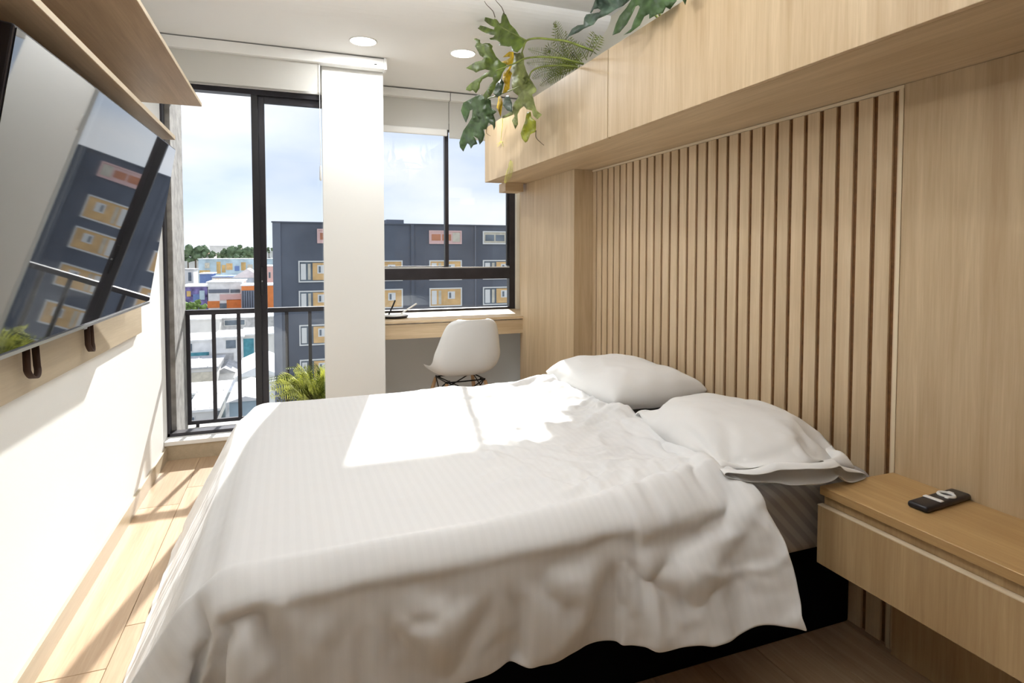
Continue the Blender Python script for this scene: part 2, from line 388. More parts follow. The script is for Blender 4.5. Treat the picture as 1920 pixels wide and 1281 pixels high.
for a in (.55, 1.05):
    bm = bmesh.new(); c = Pb - d1*a + upv*.35
    add_box(bm, (-.709, c.y-.02, c.z-.22), (-.69, c.y+.02, c.z+.22))
    add_tube(bm, [(-.70, c.y, c.z), tuple(c-nv*.036)], .014)
    obj('mount_arm', bm, M['wire'], tv)
for (y, w_, dz) in ((2.03, .038, .0), (2.54, .024, .004)):
    bm = bmesh.new(); pr = []
    for k in range(15):
        a = math.pi*k/14; pr.append((-.692+.006*math.sin(a), y-w_*math.cos(a)*.9, .935-dz-.028*math.sin(a)-.010))
    pr = [(-.695, y-w_*.8, 1.02)] + pr + [(-.695, y+w_*.8, 1.02)]
    rings = [[bm.verts.new((x+dx, yy, z)) for dx in (-.009, .009)] for x, yy, z in pr]
    for i in range(len(rings)-1): bm.faces.new([rings[i][0], rings[i][1], rings[i+1][1], rings[i+1][0]])
    o = obj('strap', bm, M['strap'], tv, smooth=True, solid=.0035)

# ------------------------------------------------------------ nightstand and remote
ns = thing('nightstand', 'floating oak nightstand fixed to the right wall beside the bed', 'nightstand', (1.6, .8, .335))
NY0 = -.35
obj('top', box((1.45, NY0, .540), (1.7545, 1.287, .565), .0015, 1), M['night'], ns)
obj('body', box((1.468, NY0, .335), (1.7545, 1.285, .540)), M['night_v'], ns)
dr = obj('drawer', box((1.446, NY0, .335), (1.466, 1.289, .508), .0012, 1), M['night_v'], ns)
obj('edge_banding', box((1.4455, NY0, .5075), (1.4665, 1.2895, .510)), M['edge'], dr)
obj('support_panel', box((1.735, NY0, 0), (1.7545, 1.263, .335)), M['night_v'], ns)
rm = thing('remote_control', 'black remote control with white keys lying on the nightstand', 'remote control', (1.657, 1.08, .565))
ax = Vector((.997, .08, 0)); ay = Vector((-.08, .997, 0)); rc = Vector((1.655, 1.078, .5655))
def rbox(a0, a1, b0, b1, c0, c1, bev=0, seg=3):
    bm = box((a0, b0, c0), (a1, b1, c1), bev, seg)
    for v in bm.verts: v.co = rc + ax*v.co.x + ay*v.co.y + Vector((0, 0, v.co.z))
    return bm
obj('body', rbox(-.104, .100, -.027, .027, 0, .018, .008), M['blackplastic'], rm, smooth=True)
obj('key_bar', rbox(-.040, -.024, -.024, .024, .0165, .021, .003), M['whiteprint'], rm, smooth=True)
bm = bmesh.new(); n = 28
ring = []
for k in range(n+1):
    a = 2*math.pi*k/n; ring.append(rc + ax*(.028+.017*math.cos(a)) + ay*(.019*math.sin(a)) + Vector((0, 0, .0185)))
add_tube(bm, ring, .0045, 6, False); obj('navigation_ring', bm, M['whiteprint'], rm, smooth=True)
obj('key', rbox(.050, .060, -.004, .012, .0165, .021, .003), M['whiteprint'], rm, smooth=True)
obj('key', rbox(.004, .012, -.017, -.007, .0165, .0205, .002), M['whiteprint'], rm, smooth=True)

# ------------------------------------------------------------ bed
bed = thing('bed', 'wide low bed on a black base beneath the slatted wall', 'bed', (.85, 2.1, 0))
obj('base', box((-.03, 1.43, .0), (1.757, 2.80, .328), .01), M['black'], bed)
def uvbox(bm, s=1.0):
    uvl = bm.loops.layers.uv.new('UVMap')
    for f in bm.faces:
        for l in f.loops: l[uvl].uv = ((l.vert.co.x + l.vert.co.z)*s, (l.vert.co.y)*s)
    return bm
o = obj('mattress', uvbox(box((-.17, 1.33, .33), (1.752, 2.90, .557), .05, 5)), M['mattress'], bed, smooth=True)
def grid_obj(name, co, nx, ny, mat, parent, uvs, solid=.006, sub=1, flip=False):
    bm = bmesh.new(); uvl = bm.loops.layers.uv.new('UVMap')
    vs = [bm.verts.new(c) for c in co]; bm.verts.ensure_lookup_table()
    for i in range(nx):
        for j in range(ny):
            a = i*(ny+1)+j; ids = [a, a+ny+1, a+ny+2, a+1]
            f = bm.faces.new([vs[q] for q in ids])
            for l, q in zip(f.loops, ids): l[uvl].uv = uvs(q // (ny+1), q % (ny+1))
    o = obj(name, bm, mat, parent, smooth=True, solid=solid)
    if sub: s = o.modifiers.new('smooth', 'SUBSURF'); s.levels = sub; s.render_levels = sub
    return o

# settled cloth, as runs of millimetre steps
D_DUVET = [-419,1248,9,-24,2,4,7,23,-4,9,23,0,10,22,0,10,22,4,3,4,24,-11,-16,-14,-16,-19,-2,-13,-20,-8,-19,-4,23,15,26,-8,5,30,-5,-60,47,9,21,8,-13,16,19,-8,0,26,-1,0,26,0,0,26,0,0,27,0,
-1,26,0,0,26,0,0,27,0,-1,26,0,0,26,0,-1,27,0,0,26,0,0,26,0,-1,27,0,0,26,0,0,26,0,-1,26,0,0,27,0,0,26,0,-1,26,0,0,27,0,0,26,0,-1,26,0,0,27,0,0,26,0,
-1,26,0,0,27,0,0,26,0,-1,26,0,0,26,0,0,27,0,0,26,0,-1,26,0,0,27,0,0,26,0,-1,26,0,0,27,0,0,26,0,0,26,0,-1,26,0,0,27,0,0,26,0,-1,26,0,0,27,0,0,26,0,
0,26,0,-1,27,0,0,26,0,0,26,0,0,27,0,-1,26,0,0,26,0,0,27,0,0,26,0,0,26,0,1,27,0,2,26,0,19,18,0,20,17,0,21,17,0,20,17,0,20,16,0,21,17,0,20,16,0,21,17,0,
20,17,0,21,16,0,20,16,0,21,16,0,21,16,0,-207,-1887,4,7,23,-4,6,22,9,9,21,-9,10,21,5,11,22,-1,-1,-2,24,-14,-18,-10,-16,-18,-6,-18,-15,8,-11,26,3,-5,17,23,-22,14,-17,-28,67,18,23,-2,-13,
16,20,-7,0,26,-1,0,26,0,0,27,0,-1,26,0,0,26,0,0,27,0,0,26,-1,0,26,0,0,26,0,0,27,0,0,26,0,0,26,0,0,27,-1,0,26,0,0,26,0,-1,27,0,0,26,0,0,26,-1,0,27,0,
0,26,0,0,26,0,0,26,0,0,27,0,0,26,-1,0,26,0,0,27,0,0,26,0,-1,26,0,0,27,0,0,26,-1,0,26,0,0,27,0,0,26,0,0,26,0,0,26,-1,0,27,0,0,26,0,-1,26,0,0,27,0,
0,26,-1,0,26,0,0,27,0,0,26,0,0,26,0,0,27,-1,0,26,0,0,26,0,-1,26,0,0,27,0,0,26,-1,0,26,0,0,27,0,0,26,0,0,26,1,-2,26,3,-3,26,3,23,0,-14,20,14,-10,20,17,0,
20,16,0,21,17,0,20,16,0,20,17,0,21,17,0,20,16,0,21,16,0,20,17,0,21,16,5,21,15,-5,-195,-1873,0,7,23,4,5,22,10,8,17,-14,9,22,-1,11,21,7,-5,-10,21,-17,-18,1,-16,-18,-6,-13,21,5,
-11,24,5,-12,25,5,-24,-6,16,-30,65,19,23,-2,-12,14,21,-8,0,26,0,0,27,0,0,26,0,0,26,0,0,26,0,0,27,0,0,26,-1,0,26,0,0,27,0,0,26,0,0,26,0,0,27,0,-1,26,-1,0,26,0,
0,27,0,0,26,0,0,26,0,0,26,-1,0,27,0,0,26,0,0,26,0,0,27,0,0,26,0,-1,26,-1,0,27,0,0,26,0,0,26,0,0,27,0,0,26,-1,0,26,0,0,26,0,0,27,0,0,26,0,0,26,0,
0,27,-1,-1,26,0,0,26,0,0,27,0,0,26,0,0,26,-1,0,27,0,0,26,0,0,26,0,0,26,0,0,27,-1,-1,26,0,0,26,0,0,27,0,0,26,0,0,26,-1,0,27,0,-3,26,1,-1,26,1,1,26,0,
-12,23,4,17,19,-7,17,18,-8,22,-7,-14,22,9,-11,20,15,-6,21,16,-3,20,17,0,20,16,0,21,17,0,20,16,0,21,17,0,19,16,8,20,15,-8,22,15,0,-183,-1855,0,5,19,15,4,22,-11,2,18,15,13,15,-13,
13,22,0,-14,-17,12,-12,-16,14,-19,10,11,-11,22,2,-12,23,7,-18,18,10,-22,-7,15,-33,64,21,24,-1,-13,13,21,-7,0,26,0,0,27,0,0,26,0,0,26,0,0,27,0,0,26,-1,0,26,0,0,27,0,0,26,0,
-1,26,0,0,26,0,0,27,0,0,26,-1,0,26,0,0,27,0,0,26,0,0,26,0,0,27,-1,0,26,0,0,26,0,-1,27,0,0,26,0,0,26,0,0,26,-1,0,27,0,0,26,0,0,26,0,0,27,0,0,26,-1,
0,26,0,0,27,0,-1,26,0,0,26,0,0,27,0,0,26,-1,0,26,0,0,27,0,0,26,0,0,26,0,0,26,-1,0,27,0,0,26,0,-1,26,0,0,27,0,0,26,-1,0,26,0,0,27,0,0,26,0,0,26,0,
0,26,-1,0,27,0,-1,26,0,0,26,-1,-8,25,5,-7,25,3,12,22,-6,23,2,-13,23,1,-12,23,5,-13,22,8,-12,21,11,-9,21,15,-8,21,16,-3,20,16,0,20,17,0,20,16,6,19,17,-6,17,16,12,21,10,-12,
-179,-1805,-1,16,-12,13,5,24,0,-3,12,20,13,11,-16,14,21,-3,-14,-10,18,-18,13,9,-16,-1,20,-13,20,5,-16,21,11,-19,15,11,-20,-10,13,-36,64,23,23,-1,-12,13,22,-7,0,27,0,0,26,0,0,26,0,0,27,0,
0,26,0,-1,26,-1,0,26,0,0,27,0,0,26,0,0,26,0,0,27,0,0,26,-1,0,26,0,0,27,0,0,26,0,0,26,0,0,27,0,-1,26,-1,0,26,0,0,26,0,0,27,0,0,26,0,0,26,0,0,27,-1,
0,26,0,0,26,0,0,27,0,0,26,0,-1,26,-1,0,27,0,0,26,0,0,26,0,0,27,0,0,26,0,0,26,-1,0,26,0,0,27,0,0,26,0,0,26,0,-1,27,-1,0,26,0,0,26,0,0,27,0,0,26,0,
0,26,-1,0,26,0,0,27,0,0,26,0,0,26,-1,-1,27,0,0,26,0,0,26,0,0,27,-1,-4,25,2,-11,24,6,14,21,-7,22,8,-13,23,-2,-12,23,1,-13,22,6,-12,23,7,-12,22,8,-11,21,11,-11,21,14,-8,
21,16,-3,19,18,0,20,17,0,14,13,18,17,8,-18,-170,-1759,-1,17,-18,1,5,-5,23,-1,14,20,1,24,-1,20,12,-9,-13,10,18,-18,17,5,-13,-7,21,-17,13,12,-19,17,11,-19,18,12,-20,-10,13,-38,61,24,24,1,-13,
12,23,-6,0,26,0,0,26,0,-1,26,0,0,27,0,0,26,0,0,26,-1,0,27,0,0,26,0,0,26,0,0,27,0,0,26,0,0,26,-1,0,27,0,0,26,0,-1,26,0,0,26,0,0,27,0,0,26,-1,0,26,0,
0,27,0,0,26,0,0,26,0,0,27,0,0,26,-1,0,26,0,-1,27,0,0,26,0,0,26,0,0,27,-1,0,26,0,0,26,0,0,26,0,0,27,0,0,26,-1,0,26,0,0,27,0,-1,26,0,0,26,0,0,27,0,
0,26,-1,0,26,0,0,27,0,0,26,0,0,26,0,0,26,-1,0,27,0,0,26,0,-1,26,0,0,27,-1,0,26,0,0,26,0,0,27,0,0,26,-1,-3,26,1,-12,23,6,16,18,-8,20,13,-11,23,0,-13,23,-3,-12,
23,5,-12,23,6,-12,22,6,-12,22,8,-12,23,8,-12,21,10,-11,20,15,-8,2,20,17,25,6,-4,18,8,-17,-160,-1713,0,16,-18,2,10,-13,19,2,0,25,-6,20,14,0,24,1,5,23,-5,-16,7,17,-15,-4,21,-17,12,12,
-19,15,13,-23,6,17,-21,-5,14,-39,58,24,23,2,-12,11,23,-6,0,26,0,0,26,0,0,27,0,0,26,0,0,26,0,0,27,-1,0,26,0,0,26,0,0,26,0,0,27,0,0,26,0,-1,26,-1,0,27,0,0,26,0,
0,26,0,0,27,0,0,26,0,0,26,-1,0,27,0,0,26,0,0,26,0,0,27,0,-1,26,-1,0,26,0,0,26,0,0,27,0,0,26,0,0,26,0,0,27,-1,0,26,0,0,26,0,0,27,0,0,26,0,-1,26,-1,
0,27,0,0,26,0,0,26,0,0,27,0,0,26,0,0,26,-1,0,26,0,0,27,0,0,26,0,0,26,0,-1,27,-1,0,26,0,0,26,0,0,27,0,0,26,-1,0,26,0,0,26,0,0,27,0,-1,26,-1,-1,26,1,
-13,23,6,17,19,-9,20,12,-11,23,-2,-12,23,-2,-13,23,5,-12,23,6,-12,22,6,-12,22,8,-12,22,8,-12,9,22,-10,21,14,-7,25,-6,-7,-9,2,-25,26,-1,1,-138,-1665,0,2,-15,19,20,-12,8,12,-14,16,-4,10,22,
0,25,-2,-4,18,14,-15,12,16,-16,8,18,-18,5,16,-22,7,16,-23,0,15,-22,6,16,-40,54,26,23,3,-12,10,24,-6,0,26,0,0,27,0,0,26,0,0,26,0,0,26,0,0,27,-1,0,26,0,0,26,0,-1,27,0,
0,26,0,0,26,0,0,27,-1,0,26,0,0,26,0,0,27,0,0,26,0,0,26,0,0,26,-1,0,27,0,-1,26,0,0,26,0,0,27,0,0,26,-1,0,26,0,0,27,0,0,26,0,0,26,0,0,27,0,0,26,-1,
0,26,0,-1,27,0,0,26,0,0,26,0,0,27,-1,0,26,0,0,26,0,0,26,0,0,27,0,0,26,0,0,26,-1,0,27,0,-1,26,0,0,26,0,0,27,0,0,26,-1,0,26,0,0,27,0,0,26,0,0,26,-1,
0,26,0,0,27,0,-1,26,0,0,26,-1,-1,27,1,-12,22,6,16,19,-9,21,12,-11,23,-3,-13,23,-1,-12,23,4,-12,22,6,-12,23,7,-12,22,7,-12,12,21,-11,14,19,-11,24,-6,-9,-13,-5,-23,16,-12,-17,25,-4,-6,
-115,-1618,4,-9,-9,21,20,-12,8,14,-14,14,14,-14,14,-16,8,16,-6,18,16,-11,15,16,-14,12,16,-16,10,16,-24,7,15,-24,-2,16,-19,17,13,-47,46,31,23,5,-12,10,24,-5,0,26,0,0,27,0,0,26,0,0,26,0,
-1,27,0,0,26,-1,0,26,0,0,27,0,0,26,0,0,26,0,0,26,0,0,27,-1,0,26,0,0,26,0,0,27,0,0,26,0,-1,26,0,0,27,-1,0,26,0,0,26,0,0,27,0,0,26,0,0,26,-1,0,27,0,
0,26,0,0,26,0,0,27,0,-1,26,0,0,26,-1,0,26,0,0,27,0,0,26,0,0,26,0,0,27,-1,0,26,0,0,26,0,0,27,0,0,26,0,-1,26,0,0,27,-1,0,26,0,0,26,0,0,27,0,0,26,0,
0,26,-1,0,26,0,0,27,0,0,26,0,-1,26,-1,0,27,0,0,26,0,0,26,0,0,27,-1,-1,26,0,-12,22,6,16,19,-8,21,11,-12,23,-3,-12,24,0,-13,22,4,-12,23,6,-12,23,6,-12,15,18,-11,7,23,-11,
24,3,-11,-9,-14,-20,19,-9,-16,13,18,-15,21,6,-15,-99,-1624,9,-19,1,17,8,-17,16,14,-14,14,12,-15,14,10,-16,17,-17,3,18,-7,18,15,-11,16,15,-15,15,13,-24,11,16,-26,1,16,-24,7,15,-44,52,32,22,7,-13,
9,24,-4,-1,27,0,0,26,0,0,26,0,0,27,0,0,26,0,0,26,-1,0,26,0,0,27,0,0,26,0,0,26,0,0,27,0,0,26,-1,0,26,0,-1,27,0,0,26,0,0,26,0,0,27,0,0,26,-1,0,26,0,
0,27,0,0,26,0,0,26,0,0,26,-1,0,27,0,-1,26,0,0,26,0,0,27,0,0,26,0,0,26,-1,0,27,0,0,26,0,0,26,0,0,27,0,0,26,-1,0,26,0,-1,27,0,0,26,0,0,26,0,0,27,-1,
0,26,0,0,26,0,0,27,0,0,26,0,0,26,0,0,26,-1,0,27,0,-1,26,0,0,26,0,0,27,-1,0,26,0,0,26,0,0,27,0,0,26,-1,-1,26,0,-12,23,6,16,19,-9,22,9,-11,23,-3,-13,23,0,-12,
23,5,-12,23,5,-12,18,15,-12,4,24,-12,20,13,-10,-1,-19,-18,21,-3,-16,20,5,-17,10,20,-13,-4,16,-20,-68,-1628,12,-18,-2,17,-16,-6,17,13,-15,15,12,-15,15,10,-15,16,9,-16,17,-17,-2,17,-10,19,14,-13,18,13,
-22,17,16,-25,7,16,-26,2,15,-46,53,33,22,8,-12,7,26,-4,0,26,0,0,26,0,0,26,0,0,27,0,0,26,0,0,26,-1,0,27,0,0,26,0,0,26,0,0,27,0,-1,26,0,0,26,-1,0,26,0,0,27,0,
0,26,0,0,26,0,0,27,0,0,26,-1,0,26,0,0,27,0,0,26,0,-1,26,0,0,27,-1,0,26,0,0,26,0,0,27,0,0,26,0,0,26,0,0,27,-1,0,26,0,0,26,0,0,27,0,-1,26,0,0,26,-1,
0,27,0,0,26,0,0,26,0,0,27,0,0,26,-1,0,26,0,0,26,0,0,27,0,0,26,0,-1,26,0,0,27,-1,0,26,0,0,26,0,0,27,0,0,26,-1,0,26,0,0,27,0,0,26,0,-1,26,-1,0,26,0,
-12,23,6,16,19,-9,23,8,-12,23,-4,-12,23,2,-13,23,5,-12,20,11,-12,8,22,-11,9,22,-12,11,-18,-15,20,5,-17,20,-2,-16,-4,18,-17,3,20,-18,13,17,-16,-53,-1636,12,-14,-11,17,-18,1,17,-15,-7,18,15,-12,15,
13,-14,15,11,-15,16,3,-18,17,-20,-1,16,-15,17,13,-13,26,15,-26,9,17,-26,2,15,-47,55,34,21,10,-12,6,26,-3,0,26,0,0,26,0,0,27,0,0,26,0,0,26,0,0,27,-1,0,26,0,-1,26,0,0,26,0,
0,27,0,0,26,0,0,26,-1,0,27,0,0,26,0,0,26,0,0,27,0,0,26,0,0,26,-1,-1,27,0,0,26,0,0,26,0,0,27,0,0,26,-1,0,26,0,0,27,0,0,26,0,0,26,0,0,27,-1,0,26,0,
-1,26,0,0,26,0,0,27,0,0,26,0,0,26,-1,0,27,0,0,26,0,0,26,0,0,27,0,0,26,-1,0,26,0,-1,27,0,0,26,0,0,26,0,0,27,-1,0,26,0,0,26,0,0,27,0,0,26,0,0,26,-1,
0,27,0,-1,26,0,0,26,0,0,26,-1,0,27,0,-11,23,5,16,19,-8,22,5,-12,23,-3,-13,23,3,-12,22,8,-12,10,21,-12,1,23,-13,22,-8,-13,19,6,-16,20,-6,-16,-4,19,-17,2,19,-18,14,16,-16,21,1,-16,
-59,-1654,7,-5,14,19,-18,2,17,-16,-4,18,-15,-8,18,10,-17,15,17,-8,15,11,-16,16,-2,-18,17,-21,4,16,-12,27,15,-24,15,16,-26,2,16,-48,55,34,21,13,-11,5,26,-3,0,26,0,0,26,0,0,27,0,-1,26,0,
0,26,0,0,27,-1,0,26,0,0,26,0,0,27,0,0,26,0,0,26,0,0,27,-1,0,26,0,0,26,0,0,27,0,-1,26,0,0,26,0,0,26,-1,0,27,0,0,26,0,0,26,0,0,27,0,0,26,-1,0,26,0,
0,27,0,0,26,0,-1,26,0,0,27,-1,0,26,0,0,26,0,0,27,0,0,26,0,0,26,0,0,27,-1,0,26,0,0,26,0,0,27,0,0,26,0,-1,26,-1,0,27,0,0,26,0,0,26,0,0,27,0,0,26,-1,
0,26,0,0,27,0,0,26,0,0,26,0,-1,26,-1,0,27,0,0,26,0,0,26,0,0,27,-1,0,26,0,-11,23,5,16,19,-9,23,3,-12,23,-2,-12,23,6,-12,15,18,-12,1,23,-13,19,12,-13,22,-2,-15,19,-10,-16,
-3,19,-18,0,20,-17,17,13,-16,19,-5,-17,-6,-13,-22,-50,-1656,10,-6,15,18,3,14,20,-13,11,18,-17,-2,18,-14,-8,18,5,-19,15,17,-8,16,11,-15,16,-8,-17,17,-17,21,16,-22,18,17,-26,6,16,-46,54,33,20,15,-11,
3,26,-2,0,26,0,0,27,0,0,26,0,0,26,0,0,27,0,0,26,-1,0,26,0,0,26,0,0,27,0,0,26,0,0,26,0,0,27,-1,-1,26,0,0,26,0,0,27,0,0,26,0,0,26,0,0,27,-1,0,26,0,
0,26,0,0,27,0,0,26,0,0,26,-1,-1,27,0,0,26,0,0,26,0,0,27,0,0,26,-1,0,26,0,0,27,0,0,26,0,0,26,0,0,27,0,0,26,-1,0,26,0,-1,27,0,0,26,0,0,26,0,0,27,-1,
0,26,0,0,26,0,0,27,0,0,26,0,0,26,-1,0,27,0,-1,26,0,0,26,0,0,26,0,0,27,-1,0,26,0,0,26,0,0,27,0,0,26,-1,-1,26,0,-10,24,5,16,18,-9,23,0,-12,23,2,-12,19,13,-12,
4,23,-13,17,16,-13,18,-9,-17,23,3,-13,-5,18,-18,3,20,-17,19,10,-16,16,-10,-18,-8,-11,-22,3,-16,-21,-21,-1632,11,-15,-4,19,-13,8,19,0,16,18,-8,13,20,-15,4,19,-15,-6,18,1,-18,17,15,-13,14,13,-13,16,
-22,-8,21,-16,23,16,-24,12,15,-44,53,32,18,17,-9,3,26,-2,0,26,0,0,27,0,0,26,0,0,26,0,0,27,0,0,26,-1,0,26,0,0,27,0,0,26,0,-1,26,0,0,27,0,0,26,-1,0,26,0,0,27,0,
0,26,0,0,26,0,0,27,-1,0,26,0,0,26,0,0,27,0,-1,26,0,0,26,0,0,27,-1,0,26,0,0,26,0,0,27,0,0,26,0,0,26,-1,0,27,0,0,26,0,0,26,0,-1,27,0,0,26,0,0,26,-1,
0,27,0,0,26,0,0,26,0,0,27,0,0,26,-1,0,26,0,0,27,0,0,26,0,-1,26,0,0,27,-1,0,26,0,0,26,0,0,26,0,0,27,0,0,26,-1,0,26,0,0,27,0,-1,26,0,0,26,-1,0,27,0,
-10,23,5,16,19,-9,24,-1,-13,22,7,-12,8,22,-12,14,18,-13,16,-11,-18,21,10,-12,-3,19,-18,7,20,-16,20,6,-16,12,-13,-19,-9,-10,-22,7,-16,-20,-4,-15,-21,4,-1591,11,-10,-11,20,-12,-9,19,-15,-1,19,-11,12,19,
-2,14,20,-11,11,19,-16,-2,18,-3,-18,17,17,-10,15,0,-20,22,-24,7,18,-16,17,13,-42,56,32,16,19,-9,2,26,-1,0,27,0,0,26,0,0,26,0,0,27,0,0,26,0,0,26,-1,-1,26,0,0,27,0,0,26,0,
0,26,0,0,27,0,0,26,-1,0,26,0,0,27,0,0,26,0,0,26,0,0,27,-1,-1,26,0,0,26,0,0,27,0,0,26,0,0,26,0,0,27,-1,0,26,0,0,26,0,0,27,0,0,26,0,0,26,-1,-1,27,0,
0,26,0,0,26,0,0,27,0,0,26,0,0,26,-1,0,27,0,0,26,0,0,26,0,0,27,0,0,26,-1,0,26,0,-1,27,0,0,26,0,0,26,0,0,27,-1,0,26,0,0,26,0,0,27,0,0,26,0,0,26,-1,
-1,27,0,0,26,0,0,26,0,0,27,-1,-1,26,0,-9,24,5,16,18,-10,24,1,-12,16,16,-12,10,21,-12,14,-11,-19,17,16,-12,1,20,-17,11,18,-16,21,2,-16,7,-15,-21,-10,-8,-22,10,-15,-19,-5,-15,-21,-11,-11,-22,
38,-1554,14,-8,-13,19,-13,-7,20,-10,-12,19,-12,-7,20,-16,1,19,-12,10,18,0,15,20,-14,7,18,-6,-15,19,17,-13,19,-14,-13,21,-14,21,10,-44,50,34,14,21,-7,1,26,-1,0,27,0,-1,26,0,0,26,0,0,27,0,
0,26,0,0,26,-1,0,27,0,0,26,0,0,26,0,0,27,0,0,26,0,0,26,-1,0,27,0,0,26,0,-1,26,0,0,27,0,0,26,-1,0,26,0,0,27,0,0,26,0,0,26,0,0,27,0,0,26,-1,0,26,0,
0,27,0,-1,26,0,0,26,0,0,27,-1,0,26,0,0,26,0,0,27,0,0,26,0,0,26,0,0,27,-1,0,26,0,0,26,0,0,27,0,-1,26,0,0,26,-1,0,27,0,0,26,0,0,26,0,0,27,0,0,26,-1,
0,26,0,0,27,0,0,26,0,-1,26,0,0,27,-1,0,26,0,0,26,0,0,27,0,0,26,-1,-1,26,0,-9,25,5,16,18,-10,22,7,-13,9,22,-11,17,-9,-18,6,21,-15,9,20,-15,15,15,-15,20,-2,-17,1,-15,-21,
-10,-7,-23,13,-15,-18,-8,-13,-21,-14,-3,-22,-7,13,-22,81,-1566,16,-15,0,19,-13,-7,20,-13,-8,19,-9,-11,20,-11,-9,20,-14,-7,19,-16,0,17,2,17,18,-6,13,20,-11,-10,23,11,-17,19,-22,4,17,-37,53,31,11,23,-6,
0,27,0,0,26,0,0,26,0,0,27,0,0,26,0,0,26,0,0,26,0,0,27,-1,-1,26,0,0,26,0,0,27,0,0,26,0,0,26,0,0,27,-1,0,26,0,0,26,0,0,27,0,0,26,0,0,26,-1,0,27,0,
0,26,0,0,26,0,-1,27,0,0,26,-1,0,26,0,0,27,0,0,26,0,0,26,0,0,27,-1,0,26,0,0,27,0,0,26,0,0,26,0,0,27,-1,0,26,0,-1,26,0,0,27,0,0,26,0,0,26,0,0,27,-1,
0,26,0,0,26,0,0,27,0,0,26,0,0,26,-1,-1,27,0,0,26,0,0,26,0,0,27,0,0,26,-1,0,26,0,0,27,0,0,26,0,0,26,-1,-1,27,0,-9,25,4,18,17,-10,11,19,-12,20,-5,-17,9,20,-14,
7,21,-15,14,16,-15,19,-6,-18,-6,-13,-22,-11,-7,-23,14,-14,-17,-10,-9,-23,-12,9,-22,-13,-1,-22,-9,-6,-25,130,-1559,22,-15,3,20,-15,0,19,-14,-4,20,-14,-4,19,-14,-6,20,-14,-6,19,-12,-9,20,-6,-17,16,1,16,19,
-3,16,21,-12,-4,24,-5,-18,20,-39,51,33,7,27,-5,-1,26,1,0,26,0,0,26,0,0,27,0,0,26,-1,0,26,0,0,27,0,0,26,0,0,26,0,0,27,0,0,26,-1,0,26,0,0,27,0,0,26,0,0,26,0,
0,27,-1,0,26,0,-1,26,0,0,27,0,0,26,0,0,26,-1,0,27,0,0,26,0,0,26,0,0,27,-1,1,26,0,0,26,0,0,27,0,-1,26,0,0,26,-1,0,27,0,0,26,0,0,26,0,0,27,-1,0,26,0,
0,26,0,0,27,0,0,26,0,0,27,0,0,26,-1,0,26,0,0,27,0,0,26,0,-1,26,0,0,27,-1,0,26,0,0,26,0,0,27,0,0,26,0,0,26,-1,0,27,0,0,26,0,-1,26,0,0,27,-1,0,26,0,
-4,26,1,7,24,-7,21,1,-16,11,19,-15,8,20,-14,13,17,-15,14,-11,-20,-11,-7,-22,-10,-9,-23,13,-15,-18,-14,2,-23,-11,-5,-23,-2,-10,-24,0,-8,-26,5,-4,-25,121,-1561,25,-4,8,22,-8,7,22,-11,8,21,-14,-1,20,
-14,-5,20,-13,-9,18,-13,2,20,-12,-11,19,-3,-18,17,1,19,19,-2,18,20,-9,-12,24,-45,39,43,6,28,-5,-1,26,0,1,26,0,0,27,-1,0,26,0,0,26,0,0,26,0,-1,27,0,0,26,0,0,26,0,0,27,0,
0,26,0,0,26,-1,0,27,0,0,26,0,-1,26,0,0,27,0,0,26,0,0,26,-1,0,27,0,0,26,0,0,26,0,0,27,0,-1,26,0,0,27,-1,0,26,0,0,26,0,0,27,0,0,26,0,-1,26,0,0,27,0,
0,26,0,0,26,0,0,27,-1,0,26,0,0,26,0,0,27,0,-1,26,0,0,26,0,0,27,-1,0,26,0,0,27,0,0,26,0,0,26,0,0,27,0,-1,26,-1,0,26,0,0,27,0,0,26,0,0,26,0,0,27,-1,
0,26,0,-1,26,0,0,27,0,0,26,0,-1,27,-1,-1,27,1,9,23,-9,18,10,-17,5,23,-13,14,16,-16,7,-14,-20,-12,-7,-23,-7,-11,-23,-3,-12,-23,2,-12,-23,6,-4,-25,6,0,-26,6,0,-26,1,11,-24,5,-2,-25,
70,-1592,22,-7,9,22,-1,4,24,0,3,24,9,2,23,-6,5,23,-10,3,22,-16,-11,15,-9,-1,23,-12,4,21,-11,-19,18,5,20,18,3,18,19,-46,33,50,7,25,-8,0,26,1,0,26,0,0,27,0,-1,26,0,0,26,0,
0,27,0,0,26,0,0,26,0,0,27,0,0,26,0,0,26,0,-1,27,0,0,26,-1,0,26,0,0,27,0,0,26,0,0,26,0,0,27,-1,0,26,0,-1,26,0,0,27,0,0,26,0,0,26,-1,0,27,0,0,26,0,
0,26,0,0,27,0,-1,26,0,0,26,-1,0,27,0,0,26,0,0,26,0,-1,27,0,0,26,0,0,27,0,0,26,0,0,26,0,0,27,0,-1,26,0,0,26,0,0,27,0,0,26,0,0,27,0,0,26,-1,-1,26,0,
0,27,0,0,26,0,0,26,0,0,27,0,-1,26,0,0,26,-1,0,27,0,0,26,0,-1,26,0,1,27,-1,-2,26,0,4,26,-4,10,20,-15,13,16,-15,-8,-13,-22,-3,-12,-23,2,-11,-23,6,-8,-25,8,-3,-25,6,1,-25,
6,2,-26,5,3,-26,5,3,-25,4,4,-26,2,4,-26,21,-1627,21,0,4,24,8,0,23,4,3,24,2,3,24,3,5,25,1,5,24,1,5,23,-6,12,21,-13,12,18,-21,-7,21,-6,-19,22,-12,18,19,-18,55,51,8,24,-8,
0,26,0,0,26,0,0,27,0,0,26,0,0,26,0,-1,27,0,0,26,0,0,26,0,0,27,0,0,26,0,0,26,-1,-1,27,0,0,26,0,0,26,0,0,27,0,0,26,0,0,26,0,0,27,-1,-1,26,0,0,26,0,
